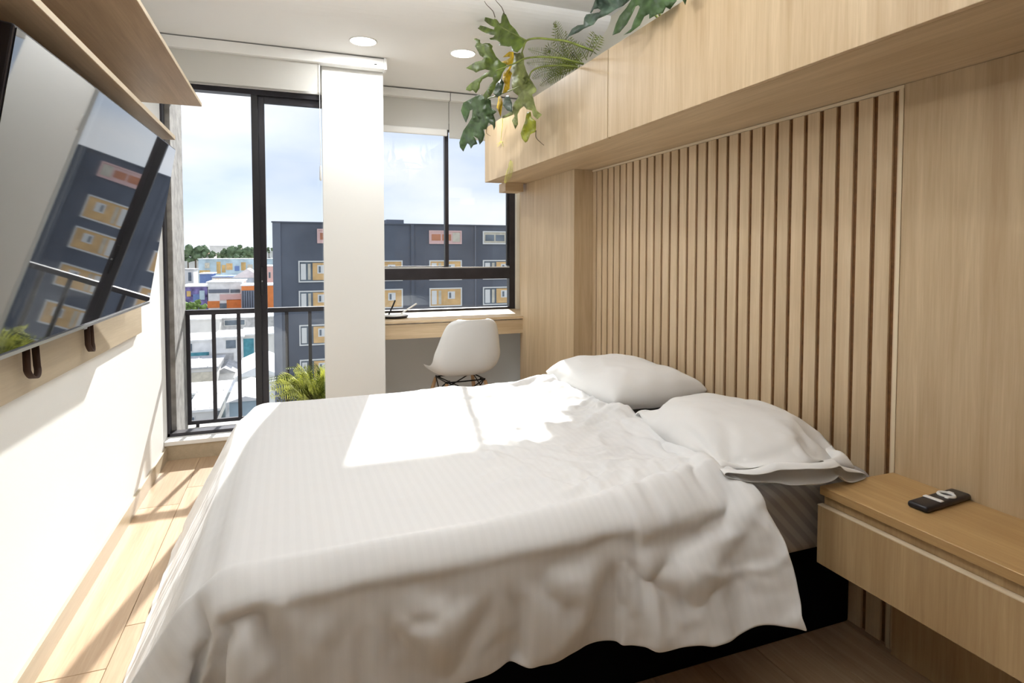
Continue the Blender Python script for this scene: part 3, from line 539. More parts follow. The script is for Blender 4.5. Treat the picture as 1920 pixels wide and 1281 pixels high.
0,27,0,0,26,0,0,26,-1,0,27,0,0,26,0,0,27,0,-1,26,0,0,26,0,0,27,0,0,26,0,0,26,-1,-1,27,0,0,26,0,0,26,0,0,27,0,0,26,0,0,27,0,-1,26,0,0,26,0,0,27,0,
0,26,0,0,26,0,0,27,0,-1,26,-1,0,27,0,0,26,0,0,26,0,0,27,0,-1,26,0,0,26,0,0,27,0,0,26,-1,0,26,0,0,27,-1,0,26,0,-3,26,1,9,23,-11,4,25,-7,-9,-11,-23,6,-10,-23,
8,-4,-25,7,3,-26,4,3,-25,4,4,-26,3,5,-26,2,4,-26,1,5,-25,1,4,-26,3,4,-26,3,4,-26,-4,-1681,21,1,4,24,1,7,24,1,6,23,1,5,24,2,6,24,2,4,24,2,3,24,1,5,24,4,9,24,
9,22,21,-24,3,23,-7,-18,28,-6,64,41,1,27,0,1,26,0,0,26,-1,0,27,0,0,26,0,0,26,0,0,27,0,0,26,0,-1,26,0,0,27,0,0,26,-1,0,26,0,0,27,0,0,26,0,0,27,0,0,26,0,
-1,26,-1,0,27,0,0,26,0,0,26,0,0,27,0,0,26,-1,-1,26,0,0,27,0,0,26,0,0,26,0,0,27,0,0,26,0,-1,26,0,0,27,-1,0,26,0,0,27,0,0,26,0,0,26,0,0,27,0,-1,26,0,
0,26,0,0,27,0,0,26,-1,0,27,0,0,26,0,-1,26,0,0,27,0,0,26,0,0,26,0,0,27,0,0,26,0,0,27,0,-1,26,-1,0,26,0,0,27,0,0,26,0,-1,27,0,0,26,0,0,26,0,-1,27,0,
-1,26,-1,1,26,-5,3,-3,-26,5,7,-25,8,4,-25,2,6,-25,-5,11,-23,3,4,-26,3,4,-26,3,5,-25,3,4,-26,3,4,-26,3,4,-26,4,4,-26,3,3,-25,9,-1692,11,4,-4,25,1,2,24,1,2,24,1,3,25,
1,2,24,2,2,24,0,3,25,1,4,24,1,5,25,-4,13,29,-6,28,17,-7,-19,29,-7,62,46,1,29,1,0,27,0,0,26,0,0,27,0,0,26,0,0,26,0,0,27,0,0,26,-1,-1,27,0,0,26,0,0,26,0,
0,27,0,0,26,0,-1,26,0,0,27,0,0,26,0,0,26,0,0,27,0,-1,26,0,0,26,0,0,27,0,0,26,0,0,26,0,-1,27,0,0,26,0,0,27,0,0,26,0,-1,26,0,0,27,0,0,26,-1,0,26,0,
0,27,0,0,26,0,-1,26,0,0,27,0,0,26,0,0,27,0,0,26,0,-1,26,0,0,27,0,0,26,0,0,27,0,0,26,0,-1,26,0,0,27,0,0,26,0,0,26,0,0,27,0,-1,26,0,0,27,0,0,26,0,
0,27,0,0,26,-1,-1,26,0,0,27,0,-1,27,1,1,27,-4,2,24,-11,-1,12,-24,1,11,-24,3,7,-25,3,6,-26,2,6,-25,3,5,-26,2,4,-26,3,5,-26,2,5,-26,3,4,-26,3,4,-25,3,5,-26,2,4,-26,
18,-1706,4,2,1,24,1,3,25,-1,5,24,2,1,24,1,3,24,3,-1,25,2,0,24,-1,7,24,-1,8,25,-3,12,30,-4,15,28,-5,-21,25,-6,64,44,1,28,-1,-1,27,0,0,26,0,0,27,-1,0,26,0,0,27,0,
0,26,0,0,26,0,0,27,0,-1,26,0,0,26,0,0,27,0,0,26,0,0,26,0,-1,27,0,0,26,0,0,26,0,0,27,0,0,26,0,-1,27,0,0,26,0,0,26,0,0,27,0,-1,26,0,0,26,0,0,27,0,
0,26,0,0,26,0,-1,27,0,0,26,0,0,27,0,0,26,0,0,26,0,-1,27,0,0,26,0,0,26,0,0,27,0,0,26,0,-1,26,0,0,27,0,0,26,0,0,27,0,0,26,0,-1,26,0,0,27,0,0,26,0,
0,27,0,0,26,0,0,26,0,-1,27,0,0,26,0,0,27,0,0,26,0,0,27,1,-1,26,0,0,27,0,0,27,-3,1,23,-14,1,14,-23,0,6,-26,0,-2,-26,0,3,-26,1,2,-26,0,3,-27,0,3,-26,1,4,-26,
0,3,-26,1,4,-26,1,3,-26,1,4,-26,1,4,-26,40,-1667,6,0,4,24,-1,5,24,0,5,24,1,2,24,2,1,25,1,2,24,2,0,25,-5,11,22,-1,7,25,3,6,31,-1,-8,31,-5,-12,30,-4,65,38,0,27,0,
0,26,-1,-1,27,0,0,26,0,0,26,0,0,27,0,0,26,0,0,26,0,0,27,0,-1,26,0,0,26,0,0,27,0,0,26,0,0,27,0,-1,26,0,0,26,0,0,27,0,0,26,0,-1,26,0,0,27,0,0,26,0,
0,26,0,0,27,0,-1,26,0,0,26,0,0,27,0,0,26,0,0,27,0,-1,26,0,0,26,0,0,27,0,0,26,0,0,26,0,-1,27,0,0,26,0,0,27,0,0,26,0,0,26,0,-1,27,0,0,26,0,0,26,0,
0,27,0,0,26,0,-1,27,0,0,26,0,0,26,0,0,27,0,0,26,0,0,27,0,-1,26,0,0,26,0,0,27,0,0,26,0,0,27,0,0,26,0,0,27,0,0,26,-3,0,23,-13,1,15,-23,0,4,-26,0,0,-26,
0,1,-26,0,1,-27,1,2,-26,0,1,-26,0,2,-26,0,2,-27,0,2,-26,0,2,-26,0,3,-26,0,2,-26,45,-1643,6,-2,7,24,-1,6,23,-1,5,24,0,5,24,2,2,25,1,3,24,0,2,25,1,-1,24,0,-2,26,
-4,-11,29,0,-7,31,0,6,29,-4,65,42,0,26,-3,0,27,0,-1,26,0,0,26,0,0,27,0,0,26,0,0,26,0,0,27,0,0,26,0,-1,26,0,0,27,0,0,26,0,0,26,0,0,27,0,-1,26,0,0,26,0,
0,27,0,0,26,0,-1,26,0,0,27,0,0,26,0,0,27,0,0,26,0,-1,26,0,0,27,0,0,26,0,0,26,0,-1,27,0,0,26,0,0,26,0,0,27,0,0,26,0,-1,27,0,0,26,0,0,26,0,0,27,0,
0,26,0,0,26,0,-1,27,0,0,26,0,0,27,0,0,26,0,0,26,0,-1,27,0,0,26,0,0,27,0,0,26,0,0,26,0,0,27,0,-1,26,0,0,26,0,0,27,0,0,26,0,0,27,0,0,26,0,0,26,0,
0,27,-3,0,23,-13,1,15,-22,0,4,-26,0,0,-27,0,1,-26,0,0,-27,1,1,-26,0,2,-26,0,1,-26,0,2,-27,0,1,-26,0,2,-26,0,2,-26,0,3,-26,46,-1633,5,-2,7,24,-2,5,24,0,3,24,0,-5,25,
0,-3,24,-1,-1,25,-1,0,24,-1,-2,24,0,-2,25,2,1,31,-2,9,30,1,-1,28,-3,63,44,0,26,-4,0,26,0,-1,26,0,0,26,0,0,27,0,0,26,0,0,26,0,0,27,0,-1,26,0,0,26,0,0,27,0,
0,26,0,0,26,0,-1,27,0,0,26,0,0,27,0,0,26,0,0,26,0,-1,27,0,0,26,0,0,26,0,0,27,0,-1,26,0,0,26,0,0,27,0,0,26,0,0,27,0,-1,26,0,0,26,0,0,27,0,0,26,0,
0,26,0,-1,27,0,0,26,0,0,26,0,0,27,0,0,26,0,-1,27,0,0,26,0,0,26,0,0,27,0,0,26,0,-1,27,0,0,26,0,0,26,0,0,27,0,0,26,0,0,26,0,-1,27,0,0,26,0,0,27,0,
0,26,0,0,26,0,0,27,0,0,26,0,0,26,0,0,27,-3,0,23,-13,1,14,-22,0,5,-26,0,0,-27,0,0,-26,0,1,-26,0,1,-27,1,1,-26,0,1,-26,0,1,-27,0,2,-26,0,2,-26,0,2,-26,0,3,-26,
47,-1627,6,-2,5,24,-1,4,24,-1,-4,24,1,-3,25,-1,-1,24,-1,-2,25,-2,-2,24,-1,5,24,-1,4,24,0,4,30,1,3,30,1,-4,30,-3,60,44,0,26,-5,0,26,0,-1,26,0,0,27,0,0,26,0,0,26,0,
0,27,0,0,26,0,-1,26,0,0,27,0,0,26,0,0,26,0,0,27,0,-1,26,0,0,26,0,0,27,0,0,26,0,0,26,0,-1,27,0,0,26,0,0,27,0,0,26,0,-1,26,0,0,27,0,0,26,0,0,26,0,
0,27,0,-1,26,0,0,26,0,0,27,0,0,26,0,0,27,0,-1,26,0,0,26,0,0,27,0,0,26,0,0,26,0,-1,27,0,0,26,0,0,26,0,0,27,0,0,26,0,-1,27,0,0,26,0,0,26,0,0,27,0,
0,26,0,0,27,0,-1,26,0,0,26,0,0,27,0,0,26,0,0,26,0,0,27,0,0,26,0,0,26,0,0,27,-3,0,23,-13,0,14,-22,1,5,-26,0,0,-27,0,0,-26,0,0,-26,0,1,-27,0,1,-26,1,1,-26,
0,1,-27,0,2,-26,0,2,-26,0,3,-26,0,3,-26,47,-1622,7,-1,-1,24,-1,4,24,-2,3,25,0,0,24,-1,-1,25,-1,-3,24,-1,-2,25,-1,-4,24,-1,3,24,0,10,27,0,0,29,2,-5,29,-3,60,47,0,26,-5,
0,26,0,0,27,0,-1,26,0,0,26,0,0,26,0,0,27,0,0,26,0,-1,26,0,0,27,0,0,26,0,0,26,0,0,27,0,-1,26,0,0,27,0,0,26,0,0,26,0,-1,27,0,0,26,0,0,26,0,0,27,0,
0,26,0,-1,26,0,0,27,0,0,26,0,0,26,0,-1,27,0,0,26,0,0,27,0,0,26,0,0,26,0,-1,27,0,0,26,0,0,26,0,0,27,0,0,26,0,0,27,0,-1,26,0,0,26,0,0,27,0,0,26,0,
0,26,0,-1,27,0,0,26,0,0,27,0,0,26,0,0,26,0,0,27,0,-1,26,0,0,26,0,0,27,0,0,26,0,0,26,0,0,27,0,0,26,0,0,26,0,0,27,-3,0,22,-13,0,16,-22,1,4,-26,0,0,-27,
0,0,-26,0,0,-26,0,0,-27,0,1,-26,0,1,-26,1,1,-27,0,2,-26,0,2,-26,0,3,-26,0,3,-26,47,-1614,8,0,-1,24,-2,-3,25,-1,1,24,-1,4,25,-1,1,24,-1,2,25,-1,0,24,-1,-4,25,-1,0,24,
0,3,28,1,0,28,0,-3,27,-2,57,48,0,26,-6,0,26,0,0,27,0,-1,26,0,0,26,0,0,27,0,0,26,0,0,26,0,-1,27,0,0,26,0,0,26,0,0,27,0,0,26,0,-1,26,0,0,27,0,0,26,0,
0,26,0,-1,27,0,0,26,0,0,26,0,0,27,0,-1,26,0,0,27,0,0,26,0,0,26,0,0,27,0,-1,26,0,0,26,0,0,27,0,0,26,0,0,26,0,-1,27,0,0,26,0,0,27,0,0,26,0,0,26,0,
-1,27,0,0,26,0,0,26,0,0,27,0,0,26,0,-1,26,0,0,27,0,0,26,0,0,27,0,0,26,0,0,26,0,-1,27,0,0,26,0,0,26,0,0,27,0,0,26,0,0,26,0,0,27,0,0,26,0,0,26,0,
0,27,-3,0,23,-13,0,15,-22,1,4,-26,0,0,-27,0,0,-26,0,0,-26,0,0,-27,0,1,-26,0,0,-26,0,1,-27,0,2,-26,1,2,-26,0,2,-26,0,3,-26,46,-1605,9,0,3,25,-1,-4,24,-1,-3,25,-1,-1,24,
-1,0,25,-1,0,24,-1,1,25,-1,1,24,-1,-1,25,0,1,27,1,2,28,0,-3,27,-2,54,48,0,26,-7,0,27,0,0,26,0,-1,26,0,0,26,0,0,27,0,0,26,0,0,26,0,-1,27,0,0,26,0,0,26,0,
0,27,0,0,26,0,-1,26,0,0,27,0,0,26,0,0,27,0,-1,26,0,0,26,0,0,27,0,0,26,0,-1,26,0,0,27,0,0,26,0,0,26,0,0,27,0,-1,26,0,0,26,0,0,27,0,0,26,0,0,27,0,
-1,26,0,0,26,0,0,27,0,0,26,0,0,26,0,-1,27,0,0,26,0,0,26,0,0,27,0,0,26,0,-1,27,0,0,26,0,0,26,0,0,27,0,0,26,0,0,26,0,-1,27,0,0,26,0,0,26,0,0,27,0,
0,26,0,0,26,0,0,27,0,0,26,0,0,26,0,0,27,-3,0,23,-13,0,15,-22,0,4,-26,1,0,-27,0,0,-26,0,0,-26,0,0,-27,0,0,-26,0,1,-26,0,1,-27,0,1,-26,0,1,-26,1,3,-26,0,2,-27,
46,-1597,11,0,-1,25,-2,-1,25,-1,-1,24,-1,0,25,0,-1,24,-1,-1,25,-1,-1,24,-1,-5,24,-1,2,24,0,2,28,1,2,28,0,-4,27,-2,54,47,0,25,-7,0,27,0,0,26,0,-1,26,0,0,27,0,0,26,0,
0,26,0,0,27,0,-1,26,0,0,26,0,0,27,0,0,26,0,0,26,0,-1,27,0,0,26,0,0,26,0,0,27,0,-1,26,0,0,26,0,0,27,0,0,26,0,-1,26,0,0,27,0,0,26,0,0,27,0,-1,26,0,
0,26,0,0,27,0,0,26,0,0,26,0,-1,27,0,0,26,0,0,26,0,0,27,0,0,26,0,0,27,0,-1,26,0,0,26,0,0,27,0,0,26,0,0,26,0,-1,27,0,0,26,0,0,26,0,0,27,0,0,26,0,
0,26,0,-1,27,0,0,26,0,0,27,0,0,26,0,0,26,0,0,27,0,0,26,0,0,26,0,0,27,0,0,26,-3,0,23,-13,0,14,-22,0,5,-26,1,0,-27,0,0,-26,0,0,-26,0,0,-27,0,0,-26,0,0,-26,
0,1,-27,0,1,-26,0,2,-26,0,2,-26,0,2,-27,35,-1620,12,1,1,24,1,1,25,0,1,24,1,0,25,0,1,24,1,1,25,0,3,24,1,3,25,-1,4,24,0,2,28,1,2,26,0,-4,28,-2,54,48,0,26,-8,
0,26,0,0,26,0,-1,27,0,0,26,0,0,26,0,0,26,0,0,27,0,-1,26,0,0,26,0,0,27,0,0,26,0,0,26,0,-1,27,0,0,26,0,0,26,0,0,27,0,-1,26,0,0,27,0,0,26,0,0,26,0,
-1,27,0,0,26,0,0,26,0,0,27,0,-1,26,0,0,26,0,0,27,0,0,26,0,0,26,0,-1,27,0,0,26,0,0,27,0,0,26,0,0,26,0,-1,27,0,0,26,0,0,26,0,0,27,0,0,26,0,-1,26,0,
0,27,0,0,26,0,0,27,0,0,26,0,0,26,0,-1,27,0,0,26,0,0,26,0,0,27,0,0,26,0,0,26,0,0,27,0,0,26,0,0,26,0,0,27,0,0,26,-3,0,23,-13,0,14,-22,0,5,-26,0,0,-27,
1,0,-26,0,0,-26,0,0,-27,0,0,-26,0,0,-26,0,1,-27,0,1,-26,0,1,-26,0,2,-26,0,2,-27,36,-1618,12,0,6,24,0,5,24,-1,3,24,-1,4,25,0,1,24,1,0,24,1,1,25,2,-1,24,1,-4,25,
0,2,27,1,1,27,0,-3,29,-2,53,48,0,26,-8,0,26,0,0,26,0,-1,27,0,0,26,0,0,26,0,0,27,0,0,26,0,-1,26,0,0,27,0,0,26,0,0,26,0,0,27,0,-1,26,0,0,26,0,0,27,0,
-1,26,0,0,26,0,0,27,0,0,26,0,-1,26,0,0,27,0,0,26,0,0,26,0,0,27,0,-1,26,0,0,27,0,0,26,0,0,26,0,0,27,0,-1,26,0,0,26,0,0,27,0,0,26,0,0,26,0,-1,27,0,
0,26,0,0,26,0,0,27,0,0,26,0,-1,27,0,0,26,0,0,26,0,0,27,0,0,26,0,0,26,0,-1,27,0,0,26,0,0,26,0,0,27,0,0,26,0,0,26,0,0,27,0,0,26,0,0,26,0,0,27,0,
0,26,-3,0,23,-13,0,14,-22,0,5,-26,0,0,-27,1,0,-26,0,0,-26,0,0,-27,0,0,-26,0,0,-26,0,1,-27,0,0,-26,0,2,-26,0,2,-26,0,2,-27,35,-1600,9,2,2,25,1,1,24,0,1,25,-1,-3,24,
2,3,24,2,-2,25,-1,-7,23,-2,-8,23,3,9,23,0,4,28,-1,2,29,0,-7,30,-2,55,50,0,26,-8,0,26,0,0,27,0,0,26,0,-1,26,0,0,26,0,0,27,0,0,26,0,-1,26,0,0,27,0,0,26,0,
0,26,0,-1,27,0,0,26,0,0,26,0,0,27,0,-1,26,0,0,26,0,0,27,0,0,26,0,-1,27,0,0,26,0,0,26,0,0,27,0,0,26,0,-1,26,0,0,27,0,0,26,0,0,26,0,-1,27,0,0,26,0,
0,26,0,0,27,0,0,26,0,0,26,0,-1,27,0,0,26,0,0,27,0,0,26,0,0,26,0,-1,27,0,0,26,0,0,26,0,0,27,0,0,26,0,0,26,0,-1,27,0,0,26,0,0,26,0,0,27,0,0,26,0,
0,26,0,0,27,0,0,26,0,0,26,0,0,27,0,0,26,-3,0,23,-13,0,14,-23,0,5,-26,0,0,-26,1,0,-26,0,0,-26,0,0,-27,0,0,-26,0,0,-26,0,0,-27,0,1,-26,0,1,-26,0,2,-27,0,3,-26,
41,-1597,8,1,2,24,1,0,25,0,2,24,0,-3,25,2,-9,23,-4,-12,21,-2,-8,23,2,11,23,0,-3,25,0,8,29,-1,11,30,0,-8,32,-2,56,51,0,26,-9,0,26,0,0,27,0,0,26,0,-1,26,0,0,27,0,
0,26,0,0,26,0,-1,27,0,0,26,0,0,26,0,0,27,0,-1,26,0,0,26,0,0,27,0,0,26,0,-1,26,0,0,27,0,0,26,0,0,26,0,-1,27,0,0,26,0,0,26,0,0,27,0,-1,26,0,0,26,0,
0,27,0,0,26,0,0,26,0,-1,27,0,0,26,0,0,27,0,0,26,0,0,26,0,-1,27,0,0,26,0,0,26,0,0,27,0,0,26,0,0,26,0,-1,27,0,0,26,0,0,26,0,0,27,0,0,26,0,-1,26,0,
0,27,0,0,26,0,0,26,0,0,27,0,0,26,0,0,26,0,0,27,0,0,26,0,0,26,0,0,27,0,0,26,-3,0,23,-13,0,14,-23,0,5,-26,0,0,-26,0,0,-26,1,0,-27,0,0,-26,0,0,-26,0,0,-26,
0,1,-27,0,0,-26,0,1,-26,0,2,-27,0,2,-26,44,-1594,7,0,2,24,0,0,25,1,-8,23,-2,-13,21,-1,-11,22,0,-7,23,0,-1,25,1,13,23,-2,0,26,-1,16,27,0,6,34,0,-9,30,-2,58,53,0,25,-9,
0,27,0,0,26,0,0,26,0,-1,26,0,0,27,0,0,26,0,0,26,0,-1,27,0,0,26,0,0,26,0,0,27,0,-1,26,0,0,26,0,0,27,0,0,26,0,-1,26,0,0,27,0,0,26,0,0,26,0,-1,27,0,
0,26,0,0,26,0,0,27,0,-1,26,0,0,27,0,0,26,0,0,26,0,0,27,0,-1,26,0,0,26,0,0,27,0,0,26,0,0,26,0,-1,27,0,0,26,0,0,26,0,0,27,0,0,26,0,-1,26,0,0,27,0,
0,26,0,0,26,0,0,27,0,0,26,0,-1,26,0,0,27,0,0,26,0,0,27,0,0,26,0,0,26,0,0,26,0,0,27,0,0,26,0,0,26,0,0,27,0,0,26,-3,0,23,-14,0,14,-22,0,5,-26,0,0,-26,
0,0,-26,1,0,-27,0,0,-26,0,0,-26,0,0,-26,0,1,-27,0,0,-26,0,1,-26,0,2,-27,0,2,-26,44,-1594,6,0,3,25,0,-6,23,-1,-11,22,0,-11,22,-1,-9,23,0,-6,24,-1,-2,25,0,7,25,0,11,26,
-1,18,25,0,1,34,0,-7,31,-2,58,52,0,25,-9,0,27,0,0,26,0,0,26,0,-1,27,0,0,26,0,0,26,0,0,27,0,0,26,0,-1,26,0,0,27,0,0,26,0,-1,26,0,0,27,0,0,26,0,0,26,0,
-1,27,0,0,26,0,0,26,0,-1,27,0,0,26,0,0,26,0,0,27,0,0,26,0,-1,26,0,0,27,0,0,26,0,0,26,0,0,27,0,-1,26,0,0,26,0,0,27,0,0,26,0,0,26,0,-1,27,0,0,26,0,
0,26,0,0,27,0,0,26,0,-1,26,0,0,27,0,0,26,0,0,27,0,0,26,0,0,26,0,-1,27,0,0,26,0,0,26,0,0,27,0,0,26,0,0,26,0,0,27,0,0,26,0,0,26,0,0,27,0,0,26,0,
0,26,-3,0,23,-14,0,14,-22,0,5,-26,0,0,-26,0,0,-26,0,0,-27,1,1,-26,0,0,-26,0,0,-27,0,0,-26,0,0,-26,0,1,-26,0,2,-27,0,2,-26,45,-1594,7,0,4,24,0,-9,22,0,-8,23,-1,-8,24,
-1,-8,23,-1,-4,24,0,-2,25,-1,5,25,-1,16,22,0,7,30,0,1,32,0,-5,31,-1,57,51,-1,26,-9,0,26,0,0,26,0,0,26,0,-1,27,0,0,26,0,0,26,0,0,27,0,0,26,0,-1,26,0,0,27,0,
0,26,0,-1,26,0,0,27,0,0,26,0,0,26,0,-1,27,0,0,26,0,0,26,0,-1,27,0,0,26,0,0,26,0,0,27,0,-1,26,0,0,26,0,0,27,0,0,26,0,0,26,0,-1,27,0,0,26,0,0,26,0,
0,27,0,0,26,0,-1,27,0,0,26,0,0,26,0,0,27,0,0,26,0,0,26,0,-1,27,0,0,26,0,0,26,0,0,27,0,0,26,0,0,26,0,-1,27,0,0,26,0,0,26,0,0,27,0,0,26,0,0,26,0,
0,27,0,0,26,0,0,26,0,0,27,0,0,26,0,0,26,-3,0,23,-14,0,14,-22,0,5,-26,0,0,-26,0,0,-26,0,1,-27,1,0,-26,0,0,-26,0,0,-27,0,0,-26,0,0,-26,0,1,-26,0,2,-27,0,1,-26,
48,-1595,8,-1,-2,24,-1,5,24,-2,-1,25,-2,-5,24,0,-7,23,2,-9,23,0,-4,24,-2,2,25,-1,11,23,0,4,31,-1,1,30,0,-3,29,-1,56,50,-1,26,-9,0,26,0,0,26,0,0,27,0,0,26,0,-1,26,0,
0,27,0,0,26,0,0,26,0,-1,27,0,0,26,0,0,26,0,-1,26,0,0,27,0,0,26,0,-1,26,0,0,27,0,0,26,0,0,26,0,-1,27,0,0,26,0,0,26,0,0,27,0,-1,26,0,0,27,0,0,26,0,
0,26,0,0,27,0,-1,26,0,0,26,0,0,27,0,0,26,0,0,26,0,-1,27,0,0,26,0,0,26,0,0,27,0,0,26,0,0,26,0,-1,27,0,0,26,0,0,26,0,0,27,0,0,26,0,-1,26,0,0,27,0,
0,26,0,0,26,0,0,27,0,0,26,0,0,26,0,0,27,0,0,26,0,0,26,0,0,27,0,0,26,0,0,26,-3,0,23,-14,0,14,-22,0,5,-26,0,0,-26,0,0,-26,0,1,-27,0,0,-26,1,0,-26,0,0,-27,
0,0,-26,0,0,-26,0,1,-26,0,2,-27,0,1,-26,51,-1595,10,-2,-4,24,-2,-2,24,-1,-1,25,2,6,24,-1,2,24,-2,-3,24,-1,-6,24,-1,-6,24,-2,5,24,0,3,29,-1,1,29,0,-2,30,-1,55,48,-1,26,-8,
0,26,-1,0,27,0,0,26,0,0,26,0,-1,26,0,0,27,0,0,26,0,0,26,0,-1,27,0,0,26,0,0,26,0,-1,27,0,0,26,0,0,26,0,-1,27,0,0,26,0,0,26,0,0,27,0,-1,26,0,0,26,0,
0,27,0,0,26,0,-1,26,0,0,27,0,0,26,0,0,26,0,0,27,0,-1,26,0,0,26,0,0,27,0,0,26,0,0,26,0,-1,27,0,0,26,0,0,26,0,0,27,0,0,26,0,-1,26,0,0,27,0,0,26,0,
0,26,0,0,27,0,0,26,0,-1,26,0,0,27,0,0,26,0,0,26,0,0,27,0,0,26,0,0,26,0,0,27,0,0,26,0,0,26,0,0,27,0,0,26,0,0,26,-3,0,23,-14,0,14,-22,0,5,-26,0,0,-26,
0,0,-26,0,1,-27,0,0,-26,1,0,-26,0,0,-27,0,0,-26,0,1,-26,0,0,-26,0,2,-27,0,1,-26,53,-1593,12,-2,-2,24,-1,0,25,-1,0,24,-1,-9,23,-1,2,25,1,4,24,-2,1,24,-3,-2,25,-2,-5,24,
0,3,28,0,1,29,-1,-2,28,-1,56,48,-1,25,-8,0,26,-1,0,27,0,0,26,0,0,26,0,-1,27,0,0,26,0,0,26,0,0,26,0,-1,27,0,0,26,0,0,26,0,-1,27,0,0,26,0,0,26,0,-1,27,0,
0,26,0,0,26,0,-1,27,0,0,26,0,0,26,0,0,27,0,0,26,0,-1,26,0,0,27,0,0,26,0,0,26,0,-1,27,0,0,26,0,0,26,0,0,27,0,0,26,0,0,26,0,-1,27,0,0,26,0,0,26,0,
0,27,0,0,26,0,-1,26,0,0,27,0,0,26,0,0,26,0,0,27,0,0,26,0,-1,26,0,0,27,0,0,26,0,0,27,0,0,26,0,0,26,0,0,27,0,0,26,0,0,26,0,0,26,0,0,27,0,0,26,0,
0,26,-3,0,23,-14,0,14,-22,0,5,-26,0,0,-26,0,0,-26,0,1,-27,0,0,-26,0,0,-26,1,0,-27,0,0,-26,0,1,-26,0,0,-26,0,2,-27,0,1,-26,53,-1586,15,-2,2,24,0,-6,24,-2,0,24,-1,-8,24,
0,-6,23,-1,-3,25,-1,0,24,-3,2,25,-1,3,25,-1,1,27,0,1,29,-1,-2,26,-1,56,48,-1,25,-8,0,27,-1,0,26,0,0,26,0,0,26,0,-1,27,0,0,26,0,0,26,0,0,27,0,-1,26,0,0,26,0,
0,27,0,-1,26,0,0,26,0,0,26,0,-1,27,0,0,26,0,0,26,0,-1,27,0,0,26,0,0,26,0,0,27,0,-1,26,0,0,26,0,0,27,0,0,26,0,0,26,0,-1,27,0,0,26,0,0,27,0,0,26,0,
0,26,0,-1,27,0,0,26,0,0,26,0,0,27,0,0,26,0,0,26,0,-1,27,0,0,26,0,0,26,0,0,27,0,0,26,0,-1,26,0,0,27,0,0,26,0,0,26,0,0,27,0,0,26,0,0,26,0,0,27,0,
0,26,0,0,26,0,0,27,0,0,26,0,0,26,0,0,27,-3,0,22,-14,0,14,-22,0,5,-26,0,0,-26,0,0,-26,0,1,-27,0,0,-26,0,0,-26,1,0,-27,0,0,-26,0,1,-26,0,1,-26,0,1,-27,0,1,-26,
51,-1575,17,-1,-3,24,-1,-4,24,0,-5,24,-1,-9,23,-1,-1,24,-2,1,25,-2,0,24,-1,-2,25,-1,-4,24,0,1,28,0,1,27,-1,-1,27,-2,56,48,0,26,-8,0,26,-2,0,26,0,0,26,0,0,27,0,-1,26,0,
0,26,0,0,26,0,0,27,0,-1,26,0,0,26,0,0,26,0,-1,27,0,0,26,0,-1,26,0,0,26,0,0,27,0,0,26,0,-1,26,0,0,27,0,0,26,0,0,26,0,-1,26,0,0,27,0,0,26,0,0,26,0,
-1,27,0,0,26,0,0,26,0,0,27,0,0,26,0,0,26,0,-1,26,0,0,27,0,0,26,0,0,26,0,0,27,0,-1,26,0,0,26,0,0,26,0,0,27,0,0,26,0,0,26,0,-1,27,0,0,26,0,0,26,0,
0,26,0,0,27,0,0,26,0,0,26,0,0,27,0,-1,26,0,0,26,0,0,26,0,0,27,0,0,26,0,0,26,-3,1,23,-13,0,15,-22,0,5,-25,0,0,-27,0,0,-26,0,1,-26,0,0,-26,0,0,-27,0,0,-26,
1,1,-26,0,0,-26,0,1,-27,0,1,-26,0,1,-26,36,-1599,22,13,13,16,0,-1,25,-1,-1,24,-1,-3,25,-1,-3,24,-2,-2,24,-2,-3,25,-2,-9,23,1,4,24,-1,2,28,0,2,27,0,-1,28,-2,58,48,0,25,-9,
0,26,-2,0,27,0,-1,26,0,0,26,0,0,26,0,0,26,0,0,27,0,-1,26,0,0,26,0,0,26,0,-1,26,0,0,27,0,0,26,0,-1,26,0,0,26,0,0,26,0,-1,27,0,0,26,0,0,26,0,0,26,0,
-1,27,0,0,26,0,0,26,0,0,26,0,-1,26,0,0,27,0,0,26,0,0,26,0,0,26,0,-1,27,0,0,26,0,0,26,0,0,26,0,0,27,0,0,26,0,-1,26,0,0,26,0,0,27,0,0,26,0,0,26,0,
-1,26,0,0,26,0,0,27,0,0,26,0,0,26,0,0,26,0,0,27,0,-1,26,0,0,26,0,0,26,0,0,27,0,0,26,0,0,26,0,0,26,0,0,26,0,0,27,-2,0,23,-13,0,15,-21,0,6,-26,0,1,-26,
1,-1,-26,0,0,-26,0,2,-26,0,-1,-26,0,0,-27,0,1,-26,0,0,-26,0,1,-26,1,0,-26,0,1,-27,31,-1610,10,1,-2,24,0,-1,25,0,-1,24,1,-1,25,1,-1,24,2,0,25,1,0,24,2,6,24,1,7,23,
0,2,28,-1,1,28,0,-2,28,-2,62,50,0,25,-9,0,26,-3,0,26,0,0,26,0,-1,26,0,0,27,0,0,26,0,0,26,0,0,26,0,-1,26,0,0,26,0,0,26,0,-1,27,0,0,26,0,0,26,0,-1,26,0,
0,26,0,0,26,0,0,27,0,-1,26,0,0,26,0,0,26,0,0,26,0,-1,26,0,0,26,0,0,27,0,0,26,0,0,26,0,-1,26,0,0,26,0,0,27,0,0,26,0,0,26,0,-1,26,0,0,26,0,0,26,0,
0,27,0,0,26,0,0,26,0,-1,26,0,0,26,0,0,26,0,0,27,0,0,26,0,-1,26,0,0,26,0,0,26,0,0,27,0,0,26,0,0,26,0,0,26,0,0,26,0,0,26,0,0,26,0,0,27,0,0,26,0,
0,26,-2,0,23,-12,0,17,-20,0,6,-26,0,2,-26,0,-1,-26,0,-2,-26,0,2,-26,1,1,-26,0,-1,-26,0,1,-26,0,0,-27,0,1,-26,0,0,-26,0,1,-26,33,-1606,7,1,-7,23,1,-2,24,0,-4,25,1,-1,24,
